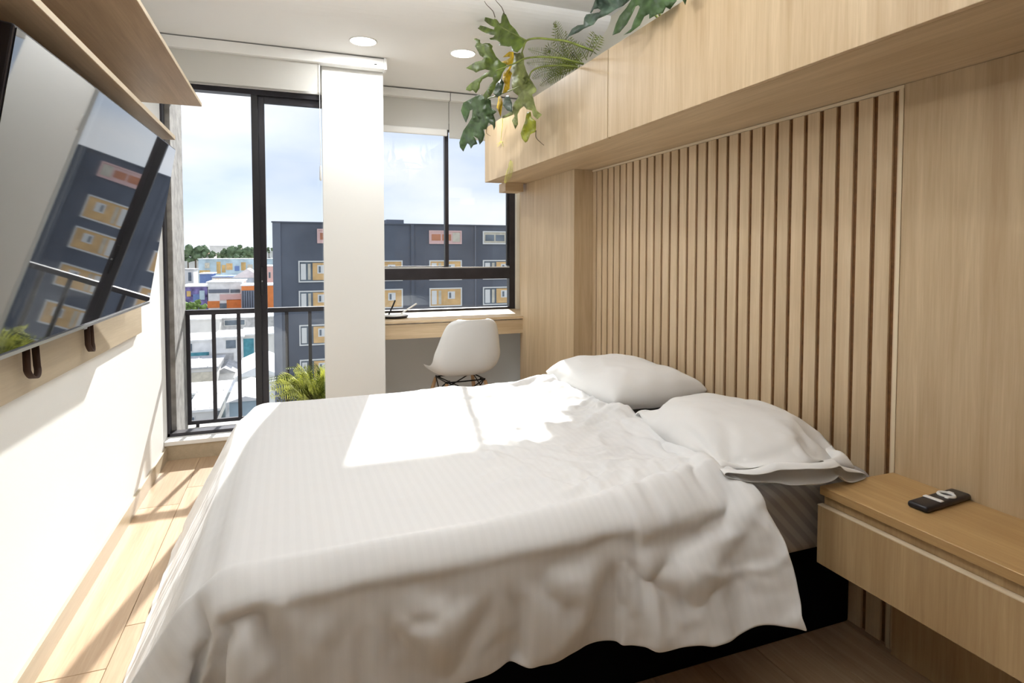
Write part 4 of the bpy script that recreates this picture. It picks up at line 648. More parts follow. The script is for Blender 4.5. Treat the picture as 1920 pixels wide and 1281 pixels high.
3,-1,24,0,2,25,0,6,24,0,11,22,1,4,24,0,-2,29,-1,1,30,-1,-3,28,-2,65,52,0,24,-11,0,26,-3,0,26,0,0,26,0,0,26,0,0,26,0,0,26,0,0,26,0,0,26,0,-1,26,0,0,26,0,
0,26,0,0,27,0,-1,26,0,0,26,0,0,26,0,0,26,0,-1,26,0,0,26,0,0,26,0,-1,26,0,0,26,0,0,26,0,0,27,0,-1,26,0,0,26,0,0,26,0,0,26,0,0,26,0,0,26,0,-1,26,0,
0,27,0,0,26,0,0,26,0,0,26,0,-1,26,0,0,26,0,0,26,0,0,26,0,0,27,0,-1,26,0,0,26,0,0,26,0,0,26,0,0,26,0,0,26,0,-1,26,0,0,26,0,0,27,0,0,26,0,0,26,0,
0,26,0,0,26,0,0,26,0,0,26,0,0,26,0,0,26,-2,0,24,-11,0,17,-20,0,6,-25,0,3,-26,0,0,-26,1,-3,-26,0,1,-26,0,2,-26,0,-1,-26,0,1,-26,0,0,-26,0,1,-26,1,0,-26,0,1,-26,
35,-1605,3,2,-9,22,1,-6,24,-1,0,25,1,-3,24,2,1,25,0,7,23,0,7,24,-2,-7,23,0,3,25,0,17,26,-1,-3,32,0,-5,30,-2,68,53,0,23,-13,0,26,-2,0,26,0,0,26,0,0,26,0,0,26,0,
0,26,0,0,26,0,-1,26,0,0,26,0,0,26,0,0,27,0,0,26,0,0,26,0,-1,26,2,0,26,-2,0,26,0,-1,26,0,0,26,0,0,26,0,-1,26,0,0,26,0,0,26,0,0,26,0,0,26,0,-1,26,0,
0,26,0,0,26,0,0,26,0,0,26,0,-1,26,0,0,26,0,0,26,0,0,27,0,0,26,0,0,26,0,-1,26,0,0,26,0,0,26,0,0,26,0,0,26,0,0,26,0,-1,26,0,0,26,0,0,26,0,0,26,0,
0,26,0,0,26,0,-1,26,0,0,26,0,0,26,0,0,26,0,0,27,0,0,26,0,0,26,0,0,26,0,0,26,-1,0,24,-10,0,17,-20,0,7,-25,0,2,-26,1,3,-26,0,-4,-26,0,-1,-26,0,3,-26,0,-1,-26,
0,1,-26,1,0,-26,0,1,-26,0,0,-26,0,0,-26,37,-1602,1,1,-10,22,1,-8,23,0,-5,24,0,4,24,0,5,24,1,3,25,-2,-8,23,-1,-3,24,-1,5,26,1,22,24,-1,2,33,0,-7,32,-3,69,52,0,24,-12,
1,26,-3,0,26,0,0,26,0,0,26,0,0,26,0,0,25,0,0,26,0,0,26,0,0,26,0,0,26,0,0,26,0,0,27,0,-1,25,3,0,26,-3,0,26,0,0,26,0,-1,26,0,0,26,0,0,26,0,-1,26,0,
0,26,0,0,26,0,0,26,0,0,26,0,0,26,0,-1,26,0,0,26,0,0,26,0,0,26,0,0,26,0,-1,26,0,0,26,0,0,26,0,0,26,0,0,26,0,0,26,0,-1,26,0,0,26,0,0,26,0,0,26,0,
0,26,0,-1,26,0,0,26,0,0,26,0,0,26,0,0,26,0,-1,26,0,0,26,0,0,26,0,0,26,0,0,26,0,0,26,0,0,26,0,0,26,0,0,26,0,0,26,-1,0,24,-9,0,18,-19,0,8,-25,0,2,-26,
1,3,-26,0,-2,-26,0,-3,-25,0,3,-26,0,-1,-26,0,2,-26,1,-1,-26,0,1,-26,0,0,-26,0,0,-26,35,-1598,-2,1,-10,23,1,-8,23,1,-8,23,0,-4,24,1,6,24,0,0,24,-3,-8,23,-2,0,25,0,7,26,
1,24,24,0,5,32,-1,-9,32,-2,71,53,0,24,-12,0,26,-2,0,26,-1,1,26,0,0,26,0,0,26,0,0,26,0,0,26,0,0,26,0,0,26,0,0,26,0,0,26,0,0,25,2,0,26,-2,0,26,0,0,26,0,
-1,26,1,0,26,-1,0,26,0,0,26,0,-1,26,0,0,25,0,0,26,0,0,26,0,-1,26,0,0,26,0,0,26,0,0,26,0,0,26,0,0,26,0,0,26,0,-1,26,0,0,26,1,0,26,-1,0,26,0,-1,26,0,
0,26,0,0,26,0,0,26,0,0,26,0,0,26,0,-1,26,0,0,26,0,0,26,0,0,25,0,0,26,2,0,26,-2,0,26,0,-1,26,0,0,26,0,0,26,0,0,26,0,0,26,0,0,26,0,0,26,0,0,25,0,
0,27,0,0,24,-9,0,18,-19,0,9,-24,0,1,-26,0,4,-26,1,-1,-26,0,-4,-25,0,3,-26,0,-1,-26,0,2,-26,1,-2,-26,0,2,-26,0,0,-25,0,0,-26,33,-1592,-3,0,-5,24,1,-11,22,1,-9,22,1,-9,23,
-1,-5,24,-1,-2,25,-1,-2,24,-1,3,25,0,9,26,1,22,24,-1,7,31,0,-9,32,-2,74,54,0,23,-14,0,26,-2,0,26,0,1,25,-1,0,26,1,1,26,0,0,26,-1,0,26,0,0,26,0,0,26,0,1,26,1,
0,26,-1,1,25,0,0,26,0,-1,26,0,-1,26,3,0,26,-3,0,25,0,0,26,0,-1,26,0,0,26,0,0,26,0,0,26,0,0,26,0,-1,25,0,0,26,3,0,26,-3,0,26,0,-1,26,0,0,26,0,0,26,0,
0,26,0,0,26,2,-1,26,-2,0,26,0,0,26,0,0,25,0,0,26,0,0,26,0,-1,26,0,0,26,0,0,26,0,0,26,0,0,26,0,0,26,0,0,26,4,-1,25,-4,0,26,0,0,26,0,0,26,0,0,26,0,
0,25,0,0,26,0,0,26,0,0,26,0,0,26,0,0,26,0,0,25,-8,0,18,-18,0,11,-24,0,-1,-26,0,5,-25,0,0,-26,1,-4,-26,0,2,-26,0,-1,-26,0,2,-26,0,-2,-25,0,3,-26,0,-1,-26,1,-1,-26,
31,-1582,-3,2,-6,24,-2,-3,24,-1,-7,23,2,-11,23,0,-7,23,0,-6,24,-1,-3,24,-1,1,25,0,7,25,0,19,25,0,5,30,0,-8,31,-3,74,53,0,24,-13,1,26,-4,0,25,5,1,25,-5,0,27,3,1,26,-1,
0,25,-2,1,26,0,0,26,0,0,26,2,1,26,0,0,26,-2,1,26,0,1,25,0,-1,26,5,-1,25,-5,0,26,0,-1,26,0,0,26,0,0,26,0,-1,25,0,0,26,0,0,26,0,0,26,0,0,26,0,-1,25,5,
0,26,-5,0,26,0,0,26,0,0,25,0,0,27,0,0,26,0,-1,25,0,0,26,1,0,26,-1,0,26,0,-1,26,0,0,26,0,0,26,0,0,26,0,0,25,0,-1,26,0,1,27,0,0,26,0,-1,25,5,0,26,1,
0,25,-6,0,26,0,-1,26,3,0,26,-3,0,25,0,0,26,0,1,26,0,0,26,0,-1,26,0,0,25,0,0,26,0,0,25,-7,0,19,-18,0,13,-22,0,-1,-27,1,3,-25,0,2,-26,0,-3,-26,0,0,-25,0,-1,-26,
1,2,-26,0,-1,-26,0,1,-26,0,-1,-25,0,0,-26,37,-1581,-5,0,-1,25,-2,-2,24,-2,-2,24,-2,-3,25,-1,-5,24,-1,-4,24,2,-6,24,1,-5,24,-2,2,24,-1,10,27,-1,4,27,0,-5,30,-3,73,52,0,23,-13,
1,26,-3,1,26,2,1,25,-3,0,26,4,1,26,-3,0,26,-2,1,25,1,0,26,3,0,26,-5,1,25,4,1,27,-2,0,25,5,2,26,0,-1,25,-6,0,26,0,-1,25,0,0,26,0,0,26,0,-1,26,0,0,26,0,
0,25,0,0,26,0,-1,26,0,0,26,0,0,25,6,-1,26,-5,0,26,-1,0,25,3,0,26,-2,0,26,-1,0,26,0,0,26,4,0,25,-4,0,26,0,-1,27,0,0,26,0,0,25,0,0,26,0,-1,26,0,0,26,0,
0,26,0,0,26,0,0,26,4,-1,25,-3,0,26,3,0,25,-4,0,26,0,0,26,3,0,25,-3,0,26,0,0,26,0,0,25,0,0,26,0,0,26,0,0,26,0,0,25,0,0,25,-6,0,20,-17,0,14,-22,0,1,-26,
0,0,-26,0,3,-26,0,-1,-25,1,-2,-26,0,0,-26,0,0,-25,0,0,-26,0,1,-26,0,-1,-26,0,0,-26,40,-1589,-6,-4,-4,24,-1,1,25,-1,0,24,0,-1,25,-1,-2,24,0,2,25,0,0,24,-4,-6,24,-1,-2,25,
-1,3,28,-1,5,27,-1,-3,27,-2,73,52,0,23,-13,2,26,-2,0,25,0,1,26,-1,1,26,2,0,25,-3,1,26,-2,1,25,6,0,25,-6,1,26,5,1,26,-6,1,26,6,0,25,-4,1,26,-1,0,26,0,0,26,0,
-1,25,0,0,26,0,0,26,0,0,25,3,0,26,-3,-1,26,0,0,25,0,0,27,0,-1,25,0,0,25,5,0,26,-5,-1,25,5,0,26,0,0,26,-3,0,25,-2,0,28,0,0,25,8,-1,25,1,0,26,-3,0,27,-6,
0,25,0,0,26,0,0,26,0,-1,26,0,0,25,0,0,26,1,0,26,0,0,25,-1,0,26,0,0,26,2,-1,25,-2,0,25,5,0,26,-4,-1,26,3,1,25,-4,0,26,0,0,26,0,0,25,0,0,26,0,0,26,0,
0,26,1,0,25,-6,0,20,-17,0,15,-20,0,2,-26,0,0,-27,0,3,-25,1,-1,-26,0,-3,-26,0,0,-25,0,0,-26,0,1,-26,0,0,-25,0,-1,-26,0,-1,-26,32,-1602,-8,-1,2,24,0,2,25,0,2,24,0,4,25,
0,0,24,0,0,25,-2,-2,24,-3,-5,25,-1,-4,24,-1,6,28,-1,5,27,0,-2,27,-3,74,53,0,23,-13,2,25,-3,1,26,0,1,26,0,1,26,2,1,25,-7,1,26,1,0,25,6,1,24,-7,1,25,6,1,27,-2,
1,25,-4,1,26,0,1,26,0,0,26,0,0,25,0,-1,26,0,0,26,0,0,26,0,0,26,0,0,25,5,-1,25,-5,0,26,0,0,26,0,-1,25,3,0,25,-4,0,26,7,0,26,5,-1,25,-2,0,26,-6,0,25,-3,
0,28,1,0,25,6,-1,25,-6,0,27,-1,0,25,0,0,26,0,0,26,0,0,25,0,-1,26,0,0,26,2,0,25,2,0,26,-4,0,25,0,0,26,0,-1,26,0,0,26,0,-1,24,7,0,26,-1,0,25,-6,0,26,0,
1,25,0,0,26,0,1,26,0,0,25,0,-1,26,4,0,25,-4,0,26,-4,-1,20,-17,1,17,-19,0,2,-26,0,-4,-27,0,10,-25,1,-6,-25,0,-1,-26,0,0,-26,0,0,-25,0,1,-26,0,0,-26,0,-1,-25,0,-2,-26,
6,-1625,-9,3,2,25,2,3,24,2,3,24,7,8,23,-5,-4,24,-1,-1,24,1,-1,25,5,4,24,2,8,23,-1,6,28,-1,5,28,-1,0,29,-3,75,53,1,22,-13,2,26,-3,1,25,0,1,26,0,1,26,2,2,25,-8,
0,25,8,1,25,-5,2,26,-1,1,25,6,1,25,-6,1,26,-2,2,26,0,1,25,0,0,26,0,0,26,0,-1,26,0,-1,26,0,0,26,4,0,25,-4,0,25,4,0,25,-4,0,26,0,-1,26,0,0,25,0,0,26,1,
-1,25,7,0,26,3,0,26,-5,0,25,-6,0,26,4,0,26,-2,-1,25,-1,0,27,-1,0,25,0,0,26,0,0,26,0,0,25,0,-1,26,0,0,25,0,0,26,3,0,26,4,0,24,-7,0,26,0,0,26,0,-1,26,0,
-1,25,6,1,26,0,0,25,-6,-2,25,5,1,25,-5,0,26,0,1,25,0,0,26,0,0,25,6,0,25,-6,-1,27,4,0,25,-7,0,21,-17,0,17,-18,1,1,-27,0,3,-25,0,6,-26,1,-8,-25,0,0,-25,0,0,-27,
0,5,-25,0,-4,-25,0,1,-26,0,-3,-26,0,-2,-25,5,-1630,-13,1,-1,24,1,1,25,1,4,24,0,-6,24,3,3,24,3,5,24,3,7,23,1,14,21,2,-3,24,-2,12,27,-1,3,30,-1,-2,30,-3,80,57,0,21,-14,
2,26,-3,2,25,1,1,26,1,2,25,0,1,25,-6,1,26,4,2,25,-4,1,25,4,1,26,1,2,24,-7,1,26,-1,2,25,0,1,26,0,1,27,0,-1,25,5,0,25,-5,-1,26,3,0,26,-3,0,25,3,0,25,-3,
-1,26,0,0,25,0,0,26,0,0,25,0,0,26,0,-1,25,3,0,26,0,0,26,-3,-1,25,5,0,26,-2,0,25,-2,0,26,-1,0,26,0,-1,26,0,0,26,0,0,25,0,0,26,0,0,25,2,0,26,2,0,25,-5,
0,26,7,0,25,-6,-1,25,0,0,26,0,0,26,4,-1,25,-5,0,25,8,2,26,3,0,25,-3,-1,25,-6,-1,25,-1,1,26,0,0,25,0,0,25,5,-1,25,-5,0,27,2,0,25,-6,-1,23,-12,1,16,-20,0,0,-27,
0,7,-25,1,5,-26,0,-7,-24,1,-4,-27,0,3,-25,1,5,-26,-1,-7,-24,0,1,-26,0,1,-26,0,-4,-25,2,-1639,-18,1,3,25,1,-4,24,2,-1,24,3,5,24,2,7,23,3,8,23,0,15,20,2,-5,24,1,1,25,
-2,17,27,-2,2,32,-1,-3,31,-4,84,60,2,20,-16,2,25,-4,1,26,3,2,25,0,2,26,0,3,24,-6,1,26,2,1,26,1,1,25,1,1,25,1,2,24,-9,2,26,0,2,25,0,1,26,0,0,26,7,0,25,2,
0,26,-1,1,24,-8,-2,26,3,0,26,-3,0,26,0,0,25,0,-1,26,0,0,25,0,0,26,0,0,25,0,0,26,0,-1,25,1,0,26,2,0,25,1,0,26,-1,0,25,-3,-1,25,4,1,26,-4,-1,26,0,0,26,0,
0,26,0,0,26,0,0,24,9,0,25,-1,-1,26,-3,0,26,-5,0,26,2,0,25,-2,-1,25,4,0,25,-4,1,27,1,0,24,11,2,26,0,-1,25,-4,-1,24,-8,-1,26,0,0,25,0,0,26,0,0,25,1,0,26,-1,
-1,25,3,0,25,-6,0,24,-11,0,13,-22,1,5,-25,0,10,-25,0,2,-26,0,-9,-24,1,-3,-27,0,4,-25,1,2,-25,-1,-5,-25,0,0,-26,0,4,-26,0,-6,-24,3,-1648,-23,2,-1,25,2,0,24,1,8,23,1,7,24,
1,8,23,1,13,21,2,7,23,1,-8,23,1,4,25,-3,18,27,-1,1,33,-2,-5,32,-3,89,64,2,18,-18,2,25,-5,2,25,4,1,26,2,2,26,-1,3,25,-5,1,26,1,2,25,0,0,25,6,3,24,-8,2,25,-6,
2,25,0,2,26,0,2,25,5,-1,26,-4,-1,25,-1,1,25,7,0,25,0,0,26,-7,0,26,0,0,26,4,-1,25,-4,0,26,0,0,25,0,0,26,0,-1,25,0,0,26,0,0,25,2,0,25,-2,0,26,0,0,25,5,
-1,26,-5,0,25,5,0,26,2,0,26,-7,-1,26,0,1,26,0,0,26,0,0,24,9,-1,25,-6,0,26,2,0,26,-3,0,25,-2,-1,26,0,0,25,2,1,26,-2,1,26,3,-1,24,9,-1,23,-9,0,26,-3,0,25,0,
0,25,2,-1,26,-2,1,26,0,0,25,0,-1,25,0,0,26,1,-1,26,-1,0,21,-14,1,16,-20,0,4,-25,0,9,-25,1,2,-25,0,-5,-26,1,-6,-26,0,7,-24,0,-3,-26,0,-2,-25,0,4,-25,-1,-5,-26,1,0,-25,
9,-1657,-27,0,-1,24,0,10,23,0,7,24,0,11,22,1,10,23,1,6,24,-2,-6,23,4,12,22,1,0,25,-3,16,28,-1,-1,33,-2,-6,32,-3,93,70,1,16,-20,3,25,-6,2,25,5,1,26,2,3,27,0,2,25,-5,
2,25,-2,0,24,9,2,26,-4,3,24,-8,2,25,-5,2,25,4,2,25,2,2,26,-6,1,25,0,-1,26,0,-1,25,0,0,26,2,0,25,-2,0,26,0,0,26,3,0,25,-3,0,26,0,-1,25,0,0,26,0,0,25,0,
1,26,0,0,25,5,0,25,-3,-1,26,3,-1,25,-6,0,26,5,-1,26,-4,0,25,5,0,26,-5,0,26,0,0,26,0,0,26,0,0,24,7,0,26,-5,-1,26,-2,0,26,5,0,25,-5,1,25,0,0,26,0,0,25,0,
-1,24,8,1,26,0,-1,24,-8,0,25,0,0,25,4,-1,26,-4,0,25,0,0,26,0,0,25,0,0,26,0,-1,24,5,0,25,-7,0,24,-10,0,13,-22,1,8,-24,1,2,-26,0,1,-25,0,-5,-25,1,5,-26,0,0,-26,
0,-3,-25,-1,6,-25,1,0,-25,0,-9,-24,0,2,-26,11,-1665,-30,0,8,23,0,9,24,-1,10,23,0,8,23,1,6,24,-1,0,24,-3,-4,24,3,17,18,0,10,26,-1,9,32,-2,-1,33,-1,-5,32,-4,92,70,2,17,-18,
3,25,-7,2,25,5,2,26,3,2,26,-1,3,25,-6,1,25,4,1,25,4,2,25,-6,3,24,-10,2,25,-3,2,25,4,2,25,-4,2,25,0,1,26,0,0,25,0,-1,26,0,0,26,0,0,25,0,-1,26,0,1,25,0,
-1,26,0,0,26,0,0,25,0,0,26,0,0,25,0,0,26,0,0,25,6,0,25,0,-1,25,-6,0,27,2,-1,25,0,0,26,-1,0,25,-1,0,26,0,0,26,1,0,26,-1,0,26,0,0,25,5,-1,25,-4,-1,26,-1,
1,25,5,0,25,-3,0,26,0,0,26,-2,0,25,0,1,24,8,1,25,-8,0,26,0,-1,25,0,-2,25,5,0,25,-5,-1,25,0,1,26,1,0,25,-1,-1,26,1,-1,25,-1,0,25,4,1,19,-17,0,17,-20,1,7,-24,
0,2,-26,1,-1,-25,0,-1,-26,0,4,-25,0,-2,-26,-1,6,-25,1,2,-25,0,-5,-25,0,-7,-25,1,1,-25,13,-1668,-32,0,8,23,-1,9,23,0,8,24,0,9,23,-1,4,24,-3,-3,25,-3,-2,25,2,18,19,1,15,22,
-1,11,33,-2,-1,36,-1,-3,34,-3,88,65,0,21,-14,4,24,-7,2,25,4,2,25,4,2,26,-2,3,25,-4,1,25,6,2,26,-1,1,22,-12,4,25,-5,2,26,0,2,25,-3,2,25,3,3,26,-3,1,25,0,-1,26,0,
0,25,0,0,26,0,-1,25,0,0,26,0,0,25,0,0,26,0,0,25,0,0,26,0,0,25,1,0,26,-1,0,25,0,0,26,1,-1,25,-1,0,26,0,-1,26,1,0,26,4,0,25,-4,-1,25,-1,0,26,4,0,26,-4,
0,25,3,0,27,-2,0,25,1,0,25,6,1,25,-7,-1,26,-1,0,25,4,0,25,-4,0,26,1,0,26,-1,1,25,6,1,25,-6,-1,25,0,-1,25,5,-2,25,-5,1,25,1,0,26,-1,0,25,3,-1,25,-3,0,26,0,
-1,23,9,0,25,-7,0,22,-14,1,16,-20,0,6,-25,1,2,-25,0,0,-26,1,1,-25,0,1,-26,0,6,-24,1,-4,-26,-1,-2,-25,0,-4,-25,1,1,-26,0,-1,-25,14,-1675,-32,-1,8,23,0,9,23,-1,10,23,0,9,24,
-3,2,25,-3,-6,24,-2,-2,24,2,18,19,-3,10,26,2,26,25,-2,-1,38,-2,-2,38,-2,85,62,1,24,-7,3,24,-9,2,25,2,2,25,6,3,25,-4,3,26,4,1,25,5,3,23,-11,2,25,-5,2,24,-10,2,25,-2,
3,26,4,2,25,-5,2,26,0,1,25,0,0,26,0,0,25,0,-1,26,0,1,25,0,0,26,0,0,25,0,-1,26,0,-1,26,0,0,25,0,0,25,0,0,26,0,1,26,0,-1,25,0,0,26,0,-1,26,3,0,25,-4,
0,26,6,-1,25,-5,0,26,0,0,25,0,0,25,5,0,26,-5,0,26,2,-1,27,-1,0,23,11,0,26,-2,1,24,-10,0,27,2,0,25,-2,0,26,4,0,25,-4,0,26,0,0,25,7,0,25,1,-1,24,-8,0,26,0,
0,25,0,0,26,2,0,25,-1,-1,25,-1,0,25,3,-2,25,8,1,23,-9,0,22,-14,1,16,-20,0,7,-24,0,1,-25,1,1,-26,0,1,-26,1,0,-25,0,-1,-25,0,4,-26,0,1,-26,0,-4,-25,1,-5,-24,0,2,-26,
15,-1685,-32,-2,9,24,-1,11,23,-1,11,23,-1,10,23,-3,-5,24,-3,-4,24,-3,-1,25,-1,12,24,-1,15,25,4,31,20,-2,6,37,-2,-7,37,-2,88,67,0,25,-6,4,24,-9,2,25,1,3,25,7,3,25,-4,1,26,7,
3,25,1,2,24,-9,2,21,-15,3,26,-5,2,25,2,3,25,-4,2,26,1,2,26,-1,1,25,0,0,26,0,0,25,0,0,26,0,0,25,0,0,26,0,0,25,0,0,26,0,-1,25,0,0,26,0,0,25,0,0,26,0,
0,26,0,0,26,0,0,25,0,-1,25,2,-1,26,4,0,26,-6,1,25,3,-1,26,-3,-1,25,0,0,25,4,0,26,-1,1,25,-3,-1,28,0,0,23,12,0,26,-1,0,24,-11,0,27,2,0,25,0,0,26,5,0,25,-7,
1,27,0,0,25,2,0,25,8,0,24,-9,-1,25,-1,0,25,0,0,26,0,-1,25,2,1,26,1,-4,22,11,1,26,-3,0,22,-13,1,23,-9,0,16,-20,0,8,-24,1,1,-25,1,1,-26,0,2,-26,1,-3,-26,0,5,-24,
1,1,-26,0,-2,-25,-1,-7,-25,0,3,-25,1,0,-26,12,-1696,-29,-1,10,23,-1,12,23,-2,9,23,-2,8,24,-1,10,23,-3,-10,23,-3,0,26,-2,11,25,-1,14,25,4,31,18,-2,10,35,-1,-7,37,-2,89,72,0,24,-8,
4,24,-8,3,25,-1,2,25,9,3,25,-4,3,25,3,3,25,-4,2,22,-14,2,24,-11,2,26,4,3,25,-3,1,26,2,3,25,-4,3,26,0,1,25,0,0,25,0,0,26,0,0,25,0,0,26,2,0,25,-2,0,26,0,
-1,26,0,0,25,0,0,26,0,0,26,0,0,25,1,0,26,-1,-1,26,0,-1,24,6,1,26,1,-1,25,-5,0,27,0,0,25,-2,0,26,0,0,25,0,-1,25,2,0,26,1,0,25,-3,0,26,0,0,26,6,0,25,-3,
0,25,-3,0,26,4,0,26,-2,0,25,6,0,25,-7,0,26,-1,0,26,2,0,25,8,0,24,-9,0,25,-1,0,26,0,-1,25,2,0,26,1,-2,22,15,0,25,2,0,22,-14,0,25,-7,0,24,-9,0,16,-20,1,9,-24,
0,0,-25,1,2,-26,1,0,-26,1,-1,-26,0,6,-25,1,-1,-25,0,-6,-25,0,-3,-25,-1,6,-25,0,-4,-26,11,-1697,-27,-2,8,24,-2,8,24,-2,9,24,-2,8,24,1,14,21,-3,-7,24,-3,2,26,-2,8,26,-1,15,24,
3,30,19,-1,12,33,-1,-6,36,-3,89,67,0,25,1,5,23,-11,4,26,-2,1,23,10,4,25,-5,3,25,0,2,23,-11,2,22,-13,3,26,2,2,27,-5,3,25,5,3,24,-8,3,26,0,3,25,0,1,25,0,0,26,0,
0,25,0,-1,26,4,0,26,-4,0,26,2,-1,26,-2,0,25,0,0,26,0,0,25,0,0,26,1,-1,25,4,1,25,-5,-1,26,4,-1,25,-1,0,26,0,-1,26,-2,0,26,-1,1,25,1,0,26,-1,-1,25,0,0,26,2,
0,25,1,-1,26,0,1,25,-1,0,26,1,0,25,-1,0,26,1,-1,25,2,1,25,-3,-1,26,3,0,26,1,1,25,-4,0,26,0,0,25,6,0,24,-7,0,26,-1,-1,25,2,0,26,2,-1,25,5,-3,21,16,1,22,-11,
0,25,-8,0,26,-4,1,22,-12,0,18,-19,0,9,-23,1,-1,-26,1,4,-26,1,-2,-27,0,0,-26,1,7,-24,0,-4,-25,0,-7,-25,1,1,-25,0,8,-24,0,-9,-25,10,-1693,-26,-2,10,24,-1,10,24,-2,10,23,-3,9,24,
0,-2,25,-2,3,26,-4,10,23,-2,0,26,-1,15,23,2,27,21,-1,13,32,-2,-4,34,-3,89,60,0,24,8,5,23,-9,5,25,-4,1,23,10,4,25,-5,3,24,-7,1,20,-16,3,26,0,4,25,-6,2,26,3,3,26,-6,
3,25,-1,3,26,-1,4,25,0,1,25,0,-1,26,0,0,25,5,0,25,2,-1,27,-6,0,26,-1,0,26,0,-1,26,0,1,25,0,-1,26,0,0,25,4,-1,25,4,1,25,-3,1,25,-5,-2,27,5,-1,25,-4,0,26,-1,
0,26,3,0,25,-3,0,26,0,0,25,6,0,26,-2,-1,25,-1,0,27,5,-1,25,3,2,25,-7,-1,25,2,0,25,-1,0,26,3,0,26,-4,-1,25,6,0,26,1,1,25,-6,1,25,-1,-1,26,5,0,24,-7,0,26,2,
0,25,1,-1,26,2,0,24,6,-3,22,15,0,23,-12,1,25,-6,0,26,-4,0,20,-16,0,19,-17,1,7,-25,0,3,-25,1,1,-27,1,-3,-27,1,4,-25,0,6,-25,0,-10,-23,1,0,-26,-1,8,-24,0,-10,-24,1,2,-26,
12,-1695,-20,-1,11,24,-1,11,24,-2,9,23,-3,8,24,-2,9,24,-2,5,26,-2,4,26,-3,-3,24,-3,15,21,1,22,24,-1,14,28,-2,-2,31,-6,95,50,2,15,20,5,26,-3,6,23,-9,1,24,10,4,24,-8,1,19,-17,
3,25,-5,3,26,-1,4,25,0,4,25,-6,3,26,0,3,26,-2,3,26,-1,4,25,0,2,26,-2,-1,25,-1,-2,26,0,0,25,6,0,26,-4,-1,27,-2,0,25,0,0,26,1,0,25,2,-2,25,7,1,26,-1,0,25,2,
1,26,0,-2,25,0,1,25,-5,-1,27,-3,-1,25,-2,0,26,3,0,25,-4,1,27,0,-1,24,9,0,26,-1,0,26,-1,0,27,2,-2,24,8,2,24,-8,0,26,2,0,25,-2,0,27,0,-1,25,4,-1,25,9,0,26,1,
1,25,-8,1,25,-9,1,25,0,-1,26,2,0,25,-1,-1,26,1,0,25,3,-1,24,6,-2,22,13,0,24,-10,0,25,-6,0,23,-10,0,24,-10,1,16,-20,0,8,-25,1,3,-25,1,-1,-27,-1,7,-25,1,3,-26,0,-10,-23,
3,-1,-26,1,7,-25,0,-7,-25,0,1,-25,0,4,-26,10,-1702,-14,-2,10,24,-1,10,24,-1,10,24,-2,9,24,-2,10,24,-3,5,25,-3,5,24,-4,1,24,-4,5,26,1,23,23,0,18,22,-2,0,30,-13,85,64,8,24,-4,
6,25,4,7,25,-1,2,24,7,1,17,-19,3,24,-8,3,26,0,3,26,-1,4,26,-1,3,26,0,2,25,0,3,26,2,2,26,2,2,26,0,3,25,-3,2,25,-7,0,25,-3,1,26,-3,-1,26,-2,0,26,0,-1,26,3,
-1,24,5,-2,25,6,0,26,2,2,25,-4,0,27,4,1,25,-1,-2,26,2,1,25,-10,-2,26,1,0,25,-2,1,26,-4,-1,26,1,1,26,-2,0,25,1,0,26,3,-2,25,7,0,27,2,-1,24,6,2,25,-8,0,25,1,
0,26,0,0,26,-5,-1,26,4,-1,25,12,-1,25,4,2,25,-6,2,24,-10,-1,26,-2,0,26,-2,-1,25,3,1,26,-2,0,25,0,-1,24,9,-3,23,13,1,24,-10,0,23,-10,-1,25,-5,1,21,-15,0,17,-19,1,9,-24,
0,1,-26,1,5,-25,1,2,-26,0,-5,-25,1,-2,-26,2,7,-25,0,-5,-25,0,1,-26,0,-2,-25,0,1,-26,8,-1705,-11,-2,9,24,-2,8,24,-2,9,24,-2,8,25,-2,8,24,-2,8,24,-3,7,24,-3,4,25,-3,6,24,
-6,11,31,-3,21,26,9,28,26,-13,65,69,4,25,2,7,21,3,10,21,2,0,30,-22,3,21,-15,2,26,-5,3,26,-6,3,26,-4,2,26,-3,3,27,-2,2,26,-1,4,27,2,3,25,4,3,26,3,3,24,8,0,26,2,
-2,25,0,-1,26,-1,1,25,-3,0,26,0,2,25,-4,0,25,-1,-2,26,3,-1,23,12,0,26,1,3,27,-2,0,26,-1,-2,25,2,0,27,-8,-2,25,2,2,24,-8,0,26,-2,1,26,-2,-1,25,1,-1,26,4,0,25,3,
-1,25,4,-1,26,6,1,26,1,2,24,-9,-1,26,2,1,26,-4,0,26,-1,0,26,-1,-1,25,9,-1,24,8,1,26,-3,1,24,-10,0,27,-1,-2,25,4,3,27,-3,-3,25,6,3,23,-9,-3,24,11,-1,24,7,1,24,-9,
-1,24,-7,0,24,-9,0,18,-18,1,19,-18,0,10,-23,1,3,-25,1,0,-26,0,1,-26,1,-1,-25,1,1,-25,1,1,-26,0,5,-26,1,-1,-26,0,-6,-25,-1,-5,-26,5,-1712,-9,-2,8,25,-3,7,24,-2,7,24,-3,7,25,
-2,8,24,-3,7,25,-3,7,24,-3,5,24,-1,10,24,-4,14,29,-9,12,30,4,27,28,0,87,67,4,19,-6,8,23,-2,8,18,3,4,21,2,-11,39,-15,2,26,-4,0,27,-5,3,26,-6,7,25,-1,3,27,-4,5,27,-4,
7,22,-3,5,27,0,2,29,0,2,19,0,2,31,3,-1,22,4,-1,27,3,-1,24,5,1,25,-4,-1,25,5,-1,25,0,1,26,-2,1,26,-4,-1,24,15,1,27,3,2,24,-6,-2,26,2,-1,27,-4,1,24,-11,-1,25,3,
0,26,-2,2,25,-7,0,26,-1,0,25,0,-1,26,2,0,25,1,-1,26,6,0,24,10,1,25,-6,0,26,0,-1,27,0,0,25,-2,2,25,-6,-1,26,6,-1,24,10,0,26,0,2,24,-10,-2,27,3,0,25,-4,0,26,8,
